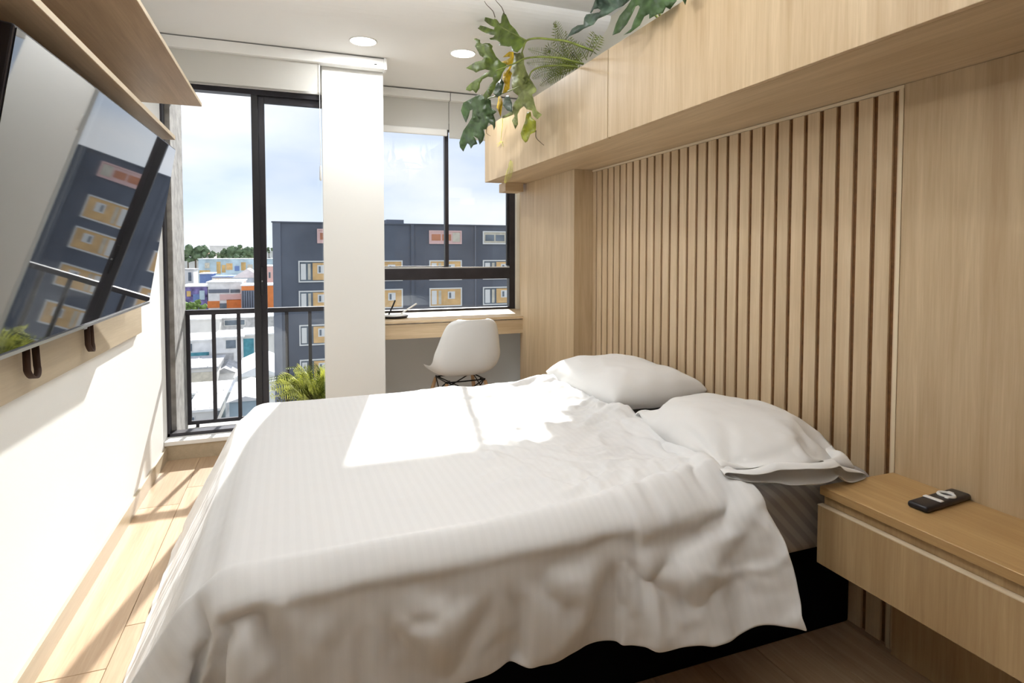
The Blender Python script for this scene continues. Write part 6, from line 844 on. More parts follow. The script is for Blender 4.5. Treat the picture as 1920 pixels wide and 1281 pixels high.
D_PN = [1163,1383,622,19,-5,-3,19,-8,-3,20,-7,-1,19,-8,-1,20,-6,2,20,-5,4,20,-5,4,20,-5,1,20,-6,0,20,-5,-2,20,-5,-2,21,-4,-1,20,-4,-1,21,-3,0,21,-2,1,21,1,2,19,3,6,13,-3,-16,19,0,-10,
19,1,-7,21,1,-4,20,1,-4,20,1,-4,20,-2,-5,-469,96,46,29,-2,16,-5,3,-40,26,-1,32,-4,0,-35,24,-1,27,-2,-1,-29,21,-3,22,0,1,-21,20,-5,14,0,1,-11,19,-7,4,1,3,2,17,-11,-8,2,6,13,
15,-16,-20,5,12,24,10,-24,-31,10,19,36,10,-23,-38,9,18,42,12,-23,-44,8,18,49,12,-21,-50,7,15,55,14,-18,-53,6,14,57,15,-17,-56,-1,9,70,19,-4,-62,-6,10,47,26,-6,-40,-10,8,26,29,-4,-20,-11,4,10,
31,-1,-3,-12,-1,-5,31,-2,11,-12,1,-20,31,-9,26,-11,9,-33,29,-18,36,-9,15,-43,30,-18,37,-10,14,-42,30,-17,34,-8,10,-37,28,-13,9,-474,98,44,39,-6,5,-11,8,-35,16,-15,13,7,15,-11,12,-19,2,10,18,0,
9,-23,-8,12,20,13,7,-24,-20,11,18,30,8,-23,-38,6,13,49,14,-18,-55,6,13,60,14,-17,-63,5,11,69,15,-15,-69,5,10,74,16,-14,-74,3,10,79,18,-14,-79,2,9,83,18,-12,-84,2,7,89,19,-10,-89,1,13,85,
19,-16,-85,2,12,85,19,-15,-85,1,11,86,19,-14,-82,-10,22,65,30,-23,-60,-10,20,53,30,-21,-46,-11,18,39,31,-19,-33,-13,20,22,32,-22,-14,-12,16,12,32,-17,-2,-15,20,-11,28,-15,27,-9,12,-37,31,-18,33,-10,13,-44,
34,-18,11,-480,100,43,45,-7,-8,-10,8,-21,8,-15,-2,8,8,20,11,-12,-30,11,16,27,9,-20,-35,12,19,39,7,-24,-47,7,14,60,13,-17,-64,5,11,71,16,-14,-71,4,9,76,16,-13,-74,3,7,80,18,-11,-82,2,7,87,
18,-11,-87,1,6,92,20,-10,-92,0,6,96,20,-9,-96,1,4,100,19,-8,-97,1,4,101,20,-6,-104,0,3,103,20,-6,-103,-3,10,91,24,-13,-91,-8,18,80,28,-21,-80,-9,20,70,30,-22,-68,-12,20,59,32,-22,-53,-11,18,49,
31,-20,-41,-12,13,40,31,-15,-31,-13,16,19,30,-16,-4,-10,12,-5,27,-11,22,-11,13,-42,40,-19,6,-484,101,46,44,-8,-22,-5,7,-7,1,-13,-18,6,6,41,14,-10,-50,9,12,51,10,-16,-60,12,16,61,9,-19,-63,9,12,71,
12,-15,-71,2,7,84,18,-10,-84,2,5,89,19,-9,-89,1,5,92,19,-10,-89,0,5,95,20,-8,-98,0,4,102,21,-8,-103,0,4,104,20,-7,-102,0,3,106,20,-7,-107,0,3,110,20,-6,-105,1,3,105,19,-5,-110,1,2,107,
20,-5,-107,-1,6,98,22,-9,-99,-5,10,87,25,-13,-86,-9,16,73,30,-19,-73,-10,12,74,30,-15,-67,-10,11,61,29,-13,-52,-10,12,43,26,-11,-27,-10,12,11,24,-10,11,-7,11,-30,45,-20,1,-485,98,54,34,-3,-42,4,6,8,
-4,-12,-33,6,5,58,14,-9,-67,7,5,76,14,-8,-79,7,10,78,14,-13,-78,7,10,82,14,-13,-82,0,5,95,21,-9,-95,-1,4,99,20,-8,-95,0,4,100,20,-8,-104,1,5,105,20,-8,-105,-1,3,111,21,-7,-110,0,3,111,
21,-6,-112,-1,2,115,21,-6,-115,-1,2,116,22,-5,-116,-1,3,114,20,-5,-108,1,1,109,19,-3,-115,0,2,108,21,-5,-109,-3,6,98,23,-9,-98,-6,11,86,27,-15,-86,-7,7,87,28,-11,-86,-9,9,80,29,-11,-71,-12,12,57,
26,-10,-39,-9,11,24,21,-9,-1,-3,9,-18,49,-20,-2,-497,99,44,35,-3,-43,12,5,20,-8,-11,-45,6,5,71,16,-9,-77,4,4,87,17,-6,-87,3,2,95,18,-5,-95,4,7,93,17,-10,-93,2,4,98,18,-8,-93,-1,2,104,
20,-7,-110,0,3,114,21,-6,-113,-1,2,115,21,-5,-115,0,2,116,21,-6,-116,-1,2,117,22,-5,-117,-2,1,121,22,-5,-121,-1,2,121,22,-5,-121,-2,1,122,22,-5,-122,-1,2,122,20,-4,-115,0,2,110,20,-3,-117,-3,5,105,
23,-8,-106,-3,6,99,24,-10,-99,-5,3,100,26,-7,-99,-11,8,84,33,-12,-82,-18,14,66,29,-11,-46,-12,12,31,25,-10,-8,-1,6,-3,52,-19,-5,-508,102,33,34,-5,-45,19,5,33,-9,-10,-57,6,5,83,17,-8,-84,4,3,94,
18,-6,-94,2,2,101,18,-5,-96,2,2,103,19,-5,-103,2,4,100,17,-8,-105,0,2,116,21,-6,-116,-1,2,119,21,-5,-119,0,2,119,21,-6,-119,-1,2,123,22,-5,-123,-2,1,124,22,-4,-124,-1,0,126,22,-4,-126,-2,1,125,
22,-4,-125,-1,0,127,22,-4,-127,-2,1,127,22,-4,-127,-2,2,121,22,-4,-114,-1,0,112,20,-1,-119,-2,2,110,22,-6,-111,-2,1,108,24,-5,-107,-8,6,92,29,-10,-92,-17,13,75,36,-15,-62,-15,9,55,25,-5,-31,-3,5,17,
52,-22,-3,-514,108,16,27,-6,-49,29,6,46,-9,-9,-64,6,3,90,18,-6,-90,2,2,100,19,-5,-95,1,1,103,19,-5,-108,1,2,114,19,-6,-114,2,4,112,19,-7,-112,-1,2,121,22,-5,-121,-2,1,126,22,-5,-126,-1,1,126,
22,-4,-126,-2,1,128,22,-4,-128,-1,0,127,22,-4,-127,-2,1,130,22,-4,-130,-1,0,128,22,-4,-128,-2,1,130,22,-4,-130,-1,0,130,22,-4,-130,-2,1,129,22,-4,-129,-1,1,126,21,-3,-118,-1,0,115,20,-1,-123,-1,-1,114,
22,-3,-114,-6,4,100,28,-9,-100,-14,10,83,37,-14,-78,-16,6,76,26,-2,-52,-4,3,37,53,-18,-15,-521,109,13,27,-6,-49,30,5,55,-8,-9,-70,5,3,96,18,-6,-93,2,2,103,19,-5,-106,2,2,112,19,-6,-112,1,2,120,
20,-5,-120,1,3,118,20,-6,-118,-1,2,124,21,-6,-124,-1,1,130,22,-4,-130,-2,1,129,22,-4,-129,-1,0,132,22,-4,-132,-2,1,132,22,-4,-132,-1,0,132,22,-4,-132,-2,1,133,22,-4,-133,-1,0,132,22,-4,-132,-2,1,132,
22,-4,-132,-1,1,132,22,-5,-132,-2,1,128,23,-4,-128,-2,1,127,21,-2,-120,-1,-1,113,21,-2,-120,-7,4,105,29,-8,-105,-9,3,97,32,-8,-97,-14,6,83,29,-5,-62,-3,-3,61,49,-9,-29,-526,110,9,28,-6,-49,28,4,62,
-5,-8,-75,4,3,101,19,-6,-101,2,1,112,20,-5,-112,0,1,119,21,-4,-119,-1,1,125,22,-4,-125,-1,1,126,21,-5,-126,-1,1,132,22,-4,-132,-2,0,134,22,-3,-134,-1,0,133,22,-4,-133,-2,1,134,22,-4,-134,-1,0,135,
22,-4,-135,-2,1,135,22,-4,-135,-1,0,136,22,-4,-136,-2,1,135,23,-4,-135,-2,0,135,22,-3,-135,-2,0,132,23,-4,-132,-2,1,132,22,-4,-132,-1,0,130,22,-4,-130,-2,1,126,22,-3,-120,-3,0,110,24,-3,-116,-8,2,103,
31,-7,-103,-12,5,90,36,-10,-79,-10,2,75,47,-8,-31,-529,111,5,30,-7,-49,25,5,68,-1,-8,-79,2,2,106,21,-6,-106,1,2,116,20,-5,-116,0,1,122,21,-5,-122,0,1,128,21,-4,-126,-1,1,131,22,-4,-133,-2,0,134,
22,-3,-134,-1,0,134,22,-4,-134,-2,1,136,22,-4,-136,-1,0,137,22,-4,-137,-2,1,137,22,-4,-137,-1,0,138,22,-4,-138,-2,1,137,23,-4,-137,-2,0,138,22,-3,-138,-1,0,138,22,-4,-138,-2,1,136,22,-4,-136,-1,0,135,
22,-4,-135,-2,1,131,22,-4,-131,-1,0,128,22,-3,-128,-2,0,121,24,-3,-116,-6,0,105,28,-5,-110,-9,3,98,35,-8,-90,-9,2,82,44,-7,-35,-531,110,4,31,-6,-49,21,4,74,3,-8,-84,2,2,110,21,-5,-110,1,1,119,
21,-5,-119,0,2,123,21,-5,-124,-1,1,130,22,-5,-129,-2,1,133,22,-4,-130,-1,1,132,22,-4,-132,-2,0,134,22,-3,-137,-1,0,137,22,-4,-137,-2,1,138,22,-4,-138,-1,0,138,22,-3,-138,-2,0,139,23,-4,-139,-2,0,138,
22,-3,-138,-1,0,139,22,-4,-139,-2,0,139,22,-3,-139,-1,0,136,22,-4,-136,-2,1,135,22,-4,-135,-1,0,131,22,-4,-131,-1,1,129,21,-4,-126,-1,0,119,23,-3,-122,-3,0,115,26,-4,-115,-5,0,106,31,-5,-100,-8,1,86,
42,-7,-37,-532,111,3,32,-6,-50,16,3,81,9,-7,-89,0,2,114,23,-6,-114,0,2,121,22,-5,-121,-1,1,126,22,-5,-126,-1,2,128,21,-5,-129,-1,1,134,22,-4,-133,-2,1,136,23,-5,-136,-2,1,136,22,-4,-133,-2,1,136,
22,-4,-136,-1,0,135,22,-4,-135,-2,1,137,23,-4,-137,-2,0,136,22,-4,-136,-1,1,137,22,-4,-137,-2,1,135,22,-5,-135,-1,1,136,22,-4,-137,-2,1,136,22,-4,-136,-1,0,132,22,-4,-134,-2,1,131,22,-4,-131,-1,0,128,
22,-4,-128,-2,1,121,24,-4,-119,-3,0,114,26,-4,-116,-6,1,106,33,-6,-100,-9,2,88,41,-7,-39,-532,111,2,32,-6,-50,10,2,87,16,-6,-94,-1,1,117,24,-5,-117,-1,1,122,22,-5,-122,-1,2,126,22,-5,-126,-1,1,131,
22,-4,-131,-1,1,133,21,-5,-133,-1,1,135,22,-4,-135,-2,1,138,23,-5,-138,-2,1,139,22,-4,-139,-2,1,140,23,-5,-140,-2,1,140,22,-4,-140,-1,1,141,22,-4,-141,-2,0,140,22,-4,-140,-1,1,140,22,-4,-140,-2,1,139,
22,-5,-139,-1,1,138,22,-4,-138,-2,1,135,22,-4,-135,-1,0,132,22,-4,-133,-2,1,128,23,-4,-127,-2,1,122,24,-5,-122,-4,1,115,27,-4,-115,-6,0,107,32,-5,-100,-8,1,88,41,-6,-40,-533,110,2,33,-6,-50,1,1,94,
24,-5,-101,1,1,113,22,-4,-113,0,1,123,22,-5,-123,-1,1,128,22,-4,-128,-1,1,131,21,-5,-131,-1,1,135,22,-4,-135,-2,1,137,22,-5,-137,-1,1,137,22,-4,-137,-2,1,140,23,-5,-140,-2,1,139,22,-4,-139,-1,1,141,
22,-4,-141,-2,0,141,22,-4,-141,-1,1,141,22,-4,-141,-2,1,140,22,-5,-140,-1,1,139,22,-4,-139,-2,1,138,22,-4,-138,-1,0,134,22,-4,-134,-2,1,132,23,-4,-132,-2,1,127,23,-4,-127,-3,0,123,24,-4,-123,-3,1,116,
27,-5,-116,-6,1,108,32,-5,-101,-8,1,89,40,-7,-41,-532,111,1,33,-6,-50,1,1,95,24,-5,-101,0,1,114,22,-5,-114,1,1,121,21,-4,-121,0,1,129,21,-5,-129,-1,1,133,22,-4,-133,-1,1,137,21,-5,-137,-1,1,137,
22,-4,-137,-1,1,140,22,-5,-140,-2,1,140,22,-4,-140,-1,1,142,22,-4,-143,-2,1,142,22,-5,-142,-1,1,142,22,-4,-141,-2,1,141,22,-5,-141,-1,1,140,22,-4,-140,-2,1,139,22,-5,-139,-1,1,136,22,-4,-136,-2,1,135,
23,-4,-135,-2,1,130,22,-5,-130,-2,1,127,23,-4,-127,-2,1,123,24,-4,-123,-4,0,116,27,-4,-116,-5,0,109,32,-4,-101,-8,0,89,40,-6,-42,-533,110,1,33,-5,-50,1,0,94,24,-4,-100,0,0,115,23,-4,-115,0,1,124,
21,-5,-124,1,1,127,20,-4,-127,0,1,131,21,-5,-131,-1,1,137,22,-4,-137,-1,1,139,22,-5,-139,-2,1,140,22,-4,-140,-1,1,141,22,-4,-141,-2,1,142,22,-5,-142,-1,1,142,22,-4,-143,-2,1,143,22,-5,-143,-1,1,142,
22,-4,-141,-2,1,140,22,-5,-140,-1,1,139,22,-4,-139,-1,1,137,22,-4,-137,-2,1,135,22,-5,-135,-2,1,132,23,-4,-132,-2,1,129,23,-4,-129,-3,0,124,25,-4,-124,-4,1,119,27,-4,-118,-5,0,109,31,-5,-102,-7,1,90,
40,-7,-43,-534,111,1,34,-6,-49,1,1,93,24,-5,-100,0,1,115,22,-5,-115,1,1,124,21,-4,-124,0,1,130,21,-5,-130,-1,1,134,22,-4,-134,-1,1,136,22,-5,-136,-2,1,138,22,-4,-138,-1,1,139,22,-4,-139,-2,1,141,
22,-5,-141,-1,1,141,22,-4,-141,-2,1,141,22,-5,-141,-1,1,141,22,-4,-142,-1,1,142,21,-5,-142,-1,1,140,22,-4,-139,-1,1,138,22,-4,-138,-2,1,136,22,-5,-136,-2,1,134,23,-4,-134,-2,1,132,23,-4,-132,-3,0,128,
24,-4,-128,-4,1,122,25,-4,-122,-3,0,118,26,-4,-117,-4,0,109,30,-4,-101,-6,0,89,39,-6,-43,-533,111,1,33,-6,-49,2,0,92,24,-4,-99,0,1,114,22,-5,-114,0,1,123,22,-5,-123,-1,1,129,22,-4,-129,-1,1,132,
22,-5,-132,-2,1,136,22,-4,-136,-1,1,138,22,-4,-138,-2,1,140,22,-5,-140,-1,1,141,22,-4,-141,-2,1,141,22,-5,-141,-1,1,141,22,-4,-141,-1,1,141,21,-5,-142,-1,1,140,22,-4,-140,-1,1,141,22,-4,-140,-2,1,138,
22,-5,-138,-1,1,137,22,-4,-137,-2,1,134,22,-5,-134,-1,1,132,22,-4,-132,-2,1,128,23,-4,-128,-3,0,123,25,-4,-123,-3,1,118,26,-4,-118,-4,0,112,30,-4,-103,-12,-1,83,45,-6,-37,-534,111,1,34,-5,-49,8,-3,85,
17,-2,-92,1,1,114,22,-5,-114,0,1,120,21,-4,-120,0,1,128,21,-5,-128,0,1,132,21,-4,-132,-1,1,135,22,-5,-134,-1,1,136,21,-4,-137,-1,1,140,22,-4,-140,-2,1,140,22,-5,-140,-1,1,142,22,-4,-142,-1,1,140,
21,-5,-141,-1,2,142,22,-5,-142,-1,1,141,22,-4,-141,-2,1,141,22,-5,-140,-1,1,136,22,-4,-136,-2,1,135,22,-5,-135,-2,1,131,23,-4,-131,-2,1,130,23,-4,-130,-3,0,125,24,-4,-125,-3,1,122,24,-4,-122,-3,0,117,
26,-4,-117,-4,0,109,30,-4,-99,-15,-1,77,49,-5,-31,-534,111,0,34,-6,-49,12,-5,79,13,1,-86,2,0,110,21,-4,-107,0,1,118,21,-5,-121,0,1,125,21,-4,-125,-1,1,130,22,-5,-130,-1,1,133,22,-4,-133,-2,1,137,
22,-4,-136,-1,1,138,21,-5,-139,-1,1,140,22,-4,-141,-1,1,141,21,-5,-141,-1,2,141,22,-5,-141,-1,1,141,22,-4,-141,-2,1,139,22,-5,-139,-1,1,139,22,-4,-139,-2,1,137,22,-5,-137,-1,1,134,22,-4,-133,-2,1,131,
22,-4,-131,-2,0,127,23,-4,-127,-2,1,125,23,-4,-125,-2,0,121,24,-3,-121,-4,0,114,27,-4,-114,-5,0,106,30,-4,-95,-18,-1,71,52,-6,-25,-533,111,0,34,-5,-48,15,-7,72,10,2,-81,4,-1,105,19,-3,-105,-1,1,119,
22,-4,-115,-1,1,121,22,-5,-120,-1,1,123,22,-5,-123,-2,2,129,22,-4,-134,-1,1,135,21,-5,-135,-1,1,137,22,-4,-137,-1,1,139,21,-5,-139,-1,1,138,22,-4,-139,-1,1,140,22,-4,-140,-2,1,139,22,-5,-139,-1,1,139,
22,-4,-139,-2,1,138,22,-5,-138,-1,1,134,22,-4,-134,-2,1,133,22,-5,-133,-2,1,129,23,-4,-129,-2,1,128,23,-4,-127,-3,0,121,24,-3,-121,-3,0,118,24,-4,-118,-4,0,111,27,-3,-111,-5,-1,102,29,-3,-90,-19,-2,66,
54,-5,-20,-531,111,0,34,-6,-47,17,-8,65,7,4,-76,6,-2,99,17,-2,-99,-1,1,117,22,-5,-117,-1,1,124,22,-5,-124,-2,2,129,22,-6,-129,-1,3,132,22,-6,-127,-2,2,131,22,-4,-136,-1,1,137,21,-5,-137,-1,1,137,
22,-4,-137,-1,1,136,22,-4,-136,-2,1,137,22,-5,-137,-1,1,137,22,-4,-137,-2,1,136,22,-5,-137,-1,1,135,22,-4,-135,-2,1,134,22,-5,-134,-1,1,130,22,-4,-130,-2,1,128,22,-4,-128,-1,1,126,22,-5,-126,-3,1,120,
24,-4,-119,-3,0,115,25,-3,-115,-5,0,108,28,-3,-108,-7,-1,98,30,-3,-84,-21,-3,59,55,-4,-14,-528,110,0,34,-5,-46,18,-9,57,5,5,-70,15,-11,88,7,6,-88,11,-11,103,10,7,-104,0,1,121,21,-5,-121,0,0,120,
21,-3,-119,-1,0,123,22,-4,-123,-2,2,131,21,-4,-126,-1,1,126,22,-5,-125,-1,2,128,22,-5,-129,-2,2,130,22,-6,-130,-1,2,129,22,-5,-130,-2,2,131,22,-5,-132,-1,1,131,22,-4,-134,-2,1,133,22,-5,-134,-1,1,130,
22,-4,-130,-2,1,128,22,-4,-128,-2,0,124,23,-4,-124,-2,1,123,22,-4,-123,-2,0,118,23,-3,-117,-3,0,111,25,-3,-111,-4,-1,104,27,-3,-103,-8,-1,92,22,-5,-70,-13,-1,45,55,-3,-7,-525,109,0,40,-9,-39,12,-5,50,
3,5,-72,15,-11,91,7,7,-91,14,-17,90,8,13,-91,1,-3,108,20,-1,-108,0,-2,112,21,-1,-112,-2,0,121,22,-4,-117,-2,2,123,22,-6,-126,-1,2,128,21,-5,-128,-1,2,129,22,-5,-129,-1,2,131,22,-5,-131,-2,2,132,
22,-5,-132,-1,1,130,22,-4,-130,-2,1,132,22,-5,-132,-1,1,131,22,-4,-132,-2,1,128,22,-4,-128,-2,0,124,23,-4,-124,-2,1,122,22,-4,-122,-2,1,119,23,-4,-119,-3,0,113,24,-4,-112,-3,0,108,25,-3,-108,-6,-1,100,
27,-3,-93,-8,-1,80,15,-7,-56,-6,1,32,55,-3,-3,-521,109,2,42,-12,-33,9,-2,43,2,5,-66,19,-12,80,3,9,-86,14,-22,77,7,18,-78,8,-12,93,13,8,-93,1,-3,108,19,-1,-105,0,0,114,21,-4,-117,-1,1,121,
21,-4,-121,-1,2,124,22,-5,-124,-1,2,127,22,-6,-126,-2,2,125,22,-5,-125,-1,2,128,22,-5,-128,-2,1,127,22,-4,-127,-1,1,129,22,-4,-129,-2,1,127,22,-4,-127,-2,0,122,23,-4,-123,-2,1,121,22,-4,-121,-2,0,117,
23,-4,-117,-2,1,115,23,-4,-114,-3,0,109,24,-3,-109,-4,0,104,25,-3,-103,-6,-1,93,24,-4,-79,-6,-1,66,10,-8,-42,0,2,18,53,-2,0,-516,108,4,44,-14,-24,4,1,39,4,4,-63,20,-15,61,0,12,-71,16,-25,61,
5,22,-64,8,-15,81,13,11,-81,6,-13,90,15,9,-91,2,-7,102,18,3,-102,0,0,113,21,-3,-113,-1,-2,114,22,-1,-114,-2,0,120,22,-4,-119,-1,2,122,22,-5,-122,-2,1,123,22,-4,-123,-1,1,124,22,-4,-124,-2,1,124,
22,-4,-124,-1,1,123,22,-5,-123,-2,1,119,22,-4,-119,-2,1,116,23,-4,-116,-2,0,112,22,-4,-112,-2,0,109,23,-3,-109,-3,0,104,24,-3,-104,-4,-1,99,23,-3,-90,-4,-1,79,21,-5,-65,-4,0,51,8,-8,-26,3,2,3,
50,-1,3,-509,107,7,44,-15,-17,3,-1,21,3,6,-45,20,-17,42,0,15,-52,15,-28,42,5,25,-49,13,-26,61,8,23,-64,9,-18,77,11,14,-77,2,-8,92,19,4,-93,0,-4,101,20,1,-101,0,-3,105,21,0,-105,0,-4,107,
21,1,-107,-2,-1,115,22,-2,-114,-2,-1,115,23,-3,-115,-2,1,116,22,-4,-116,-1,0,117,22,-3,-117,-2,1,118,22,-5,-117,-2,1,113,23,-4,-112,-2,0,108,23,-4,-108,-3,0,104,23,-3,-106,-4,-1,100,25,-2,-100,-4,-1,97,
22,-4,-88,-2,0,84,22,-4,-77,-7,-1,62,16,-7,-43,0,2,28,14,-8,-7,3,3,-11,46,-1,5,-503,97,-7,44,-6,9,-1,-6,-4,5,11,-19,15,-25,14,5,23,-24,17,-28,22,3,25,-29,16,-28,38,4,26,-44,6,-18,61,
15,16,-66,3,-13,77,17,9,-78,2,-8,87,19,5,-87,1,-9,89,20,6,-89,-2,-5,99,22,1,-99,-2,-1,106,23,-2,-106,-2,-1,108,22,-2,-108,-2,0,109,23,-3,-109,-2,0,110,23,-3,-110,-4,-4,104,24,0,-104,-4,-2,103,
25,-2,-103,-4,-2,99,24,-1,-99,-4,-2,95,25,-1,-93,-5,-3,90,24,-2,-82,-4,-1,78,23,-4,-70,-3,0,65,21,-5,-55,-2,0,45,9,-9,-26,8,4,13,11,-8,3,3,3,-23,42,0,11,-495,93,-17,32,-3,26,3,-17,-32,
16,7,21,6,-9,-12,9,17,-2,12,-21,4,8,20,-11,13,-26,9,7,24,-16,4,-17,32,16,15,-38,3,-12,48,17,11,-54,1,-10,63,19,9,-68,0,-9,77,20,7,-80,-1,-7,88,22,4,-89,-2,-4,97,22,0,-97,-2,-2,99,
23,-1,-99,-2,-2,100,23,-1,-100,-3,-4,97,23,1,-96,-6,-9,88,27,5,-87,-6,-7,86,27,4,-86,-7,-7,82,26,2,-76,-6,-6,72,25,0,-65,-5,-5,61,24,0,-53,-4,-4,49,22,-1,-41,-4,-5,33,23,0,-23,-1,0,20,
9,-9,-2,5,2,-13,17,-5,22,4,3,-33,35,1,18,-484,89,-27,23,0,24,3,-17,-33,17,10,38,5,-15,-36,16,9,38,5,-12,-36,14,4,32,7,-6,-30,12,0,24,7,-1,-15,13,-2,9,6,2,0,14,0,-6,5,0,14,
15,3,-19,4,-3,28,16,6,-33,2,-5,42,18,9,-48,0,-5,58,19,8,-65,-2,-2,76,22,-1,-76,-1,-2,75,22,-1,-74,-6,-8,66,27,5,-64,-9,-12,56,29,8,-55,-9,-14,51,25,4,-43,-6,-9,38,23,-1,-30,-3,-4,26,
20,-3,-18,0,-2,13,19,-5,-5,0,1,1,19,-5,6,1,1,-11,18,-4,19,3,2,-24,17,-2,32,4,3,-36,18,-4,35,4,2,-34,26,1,18,-477,85,-37,20,-2,3,21,1,2,20,2,2,21,1,2,20,1,5,19,1,8,
15,0,15,21,1,-2,21,0,-1,21,0,0,20,-3,0,21,-3,1,21,-2,0,20,-4,1,20,-4,2,21,-5,3,20,-5,0,20,-6,-1,20,-5,-3,20,-6,-2,19,-7,0,20,-7,1,19,-8,2,8,-12,-15]
# ------------------------------------------------------------ duvet and pillows (cloth settled beforehand, stored as points)
NX, NY = 74, 84
DU = points(D_DUVET)
def crom(a, b, c, d, t): return .5*((2*b)+(c-a)*t+(2*a-5*b+4*c-d)*t*t+(3*b-a-3*c+d)*t*t*t)
def refine(P, nx, ny, K=2):
    """Catmull-Rom refinement of a grid of points"""
    g = [[P[i*(ny+1)+j] for j in range(ny+1)] for i in range(nx+1)]
    g = [[crom(r[max(j-1, 0)], r[j], r[min(j+1, ny)], r[min(j+2, ny)], k/K) for j in range(ny) for k in range(K)] + [r[ny]] for r in g]
    out = []
    for i in range(nx):
        for k in range(K): out.append([crom(g[max(i-1, 0)][j], g[i][j], g[i+1][j], g[min(i+2, nx)][j], k/K) for j in range(len(g[0]))])
    out.append(g[nx]); return out
def sm(a, b, x): x = max(0, min(1, (x-a)/(b-a))); return x*x*(3-2*x)
def crease(s, t):
    """height of the creases at sheet position s (foot to head), t (near to far), in metres"""
    w = noise.noise(Vector((s*2.2, t*2.2, 11))); w2 = noise.noise(Vector((s*3.1, t*2.7, 23)))
    p = Vector((s*5.0+w*1.6, t*6.5+w2*1.6, 4))
    thin = (1-min(1, abs(noise.noise(p))*3.2))**2
    thin2 = (1-min(1, abs(noise.noise(p*2.3+Vector((0, 0, 9))))*3.0))**2
    patch = sm(-.12, .25, noise.noise(Vector((s*2.6, t*2.6, 31))))
    head = sm(1.15, 1.65, s)
    top = sm(.30, .42, t)
    h = (.017*thin + .010*thin2)*(.12+.88*patch)*(.10+.90*head)*(.35+.65*top)
    # hanging near side: upright folds
    side = 1-sm(.22, .40, t)
    h += side*(.0060*noise.noise(Vector((s*9, t*1.5, 3))) + .0035*noise.noise(Vector((s*22+w, t*3, 8))) + .004*thin*(.3+.7*patch))
    # two sharp pleats below the crumpled part
    for s0, k0, a0, t1 in ((1.70, -.10, .026, .40), (1.84, -.22, .020, .30)):
        dd = s-(s0+k0*t)
        h += a0*sm(-.012, .010, dd)*math.exp(-max(dd, 0)/.075)*(1-sm(t1-.12, t1, t))
    # crumple of the near head quarter
    q_ = sm(1.25, 1.5, s)*sm(.22, .40, t)*(1-sm(1.1, 1.5, t))
    h += q_*(.012*(1-min(1, abs(noise.noise(Vector((s*9+w*2, t*6+w2*2, 55))))*3.0))**2 + .006*noise.noise(Vector((s*14, t*14, 60))))
    # foot side
    foot = 1-sm(.45, .62, s)
    h += foot*(.006*noise.noise(Vector((s*1.5, t*9, 5)))+.003*noise.noise(Vector((s*3, t*20, 6))))
    # soft hollows
    h += .004*noise.noise(Vector((s*4, t*4, 40)))*(.3+.7*head)
    return h
G = refine(DU, NX, NY); K_ = 2; gx, gy = len(G)-1, len(G[0])-1; FL = []
for i in range(gx+1):
    for j in range(gy+1):
        du = G[min(i+1, gx)][j]-G[max(i-1, 0)][j]; dw = G[i][min(j+1, gy)]-G[i][max(j-1, 0)]
        n_ = du.cross(dw)
        n_ = n_.normalized() if n_.length > 1e-9 else Vector((0, 0, 1))
        FL.append(G[i][j] + n_*(crease(i*.0289/K_, j*.0263/K_)))
dv = grid_obj('duvet', FL, gx, gy, M['duvet'], None, lambda i, j: (i*.0289/K_, j*.0263/K_))
dv['label'] = 'white striped duvet spread over the bed and hanging down its sides'; dv['category'] = 'duvet'
def pillow(data, label, loc):
    """closed cushion: top grid and bottom grid share their border; an open hem sleeve at the near end"""
    nu, nv = 32, 24
    P = points(data)
    mid_ = sum(P, Vector())/len(P)
    def ruck(p):
        a = noise.noise(Vector((p.x*7, p.y*7, p.z*7+loc[1]*5))); b = 1-min(1, abs(noise.noise(Vector((p.x*9+a*1.5, p.y*6+a*2, loc[1]*9))))*3.0)
        c = noise.noise(Vector((p.x*24, p.y*20, p.z*9)))
        return (.0055*a + .0070*b*b + .0018*c)
    P = [p + Vector((0, 0, 1 if p.z > mid_.z-.03 else 0))*ruck(p) for p in P]
    root = thing('pillow', label, 'pillow', loc, 'pillows at the head of the bed')
    off = Vector(loc)
    bm = bmesh.new(); uvl = bm.loops.layers.uv.new('UVMap')
    k = 0; top = {}; bot = {}
    for i in range(nu+1):
        for j in range(nv+1):
            top[i, j] = bm.verts.new(P[k]-off); k += 1
            if i in (0, nu) or j in (0, nv): bot[i, j] = top[i, j]
            else: bot[i, j] = bm.verts.new(P[k]-off); k += 1
    for i in range(nu):
        for j in range(nv):
            for g, o in ((top, 1), (bot, -1)):
                q = [(i, j), (i+1, j), (i+1, j+1), (i, j+1)][::o]
                try: f = bm.faces.new([g[c] for c in q])
                except ValueError: continue
                for l, c in zip(f.loops, q): l[uvl].uv = (c[0]*.0215, c[1]*.0205)
    o = obj('cushion', bm, M['pillow'], root, smooth=True, local=True)
    s = o.modifiers.new('smooth', 'SUBSURF'); s.levels = 1; s.render_levels = 1
    return root, top, P, off
r1 = pillow(D_PF, 'white pillow farther from the camera against the slats, near the window', (1.5, 2.5, .575))[0]
PILLOW2 = pillow(D_PN, 'white pillow nearer the camera with an open pillowcase end beside the nightstand', (1.5, 1.6, .575)); r2 = PILLOW2[0]
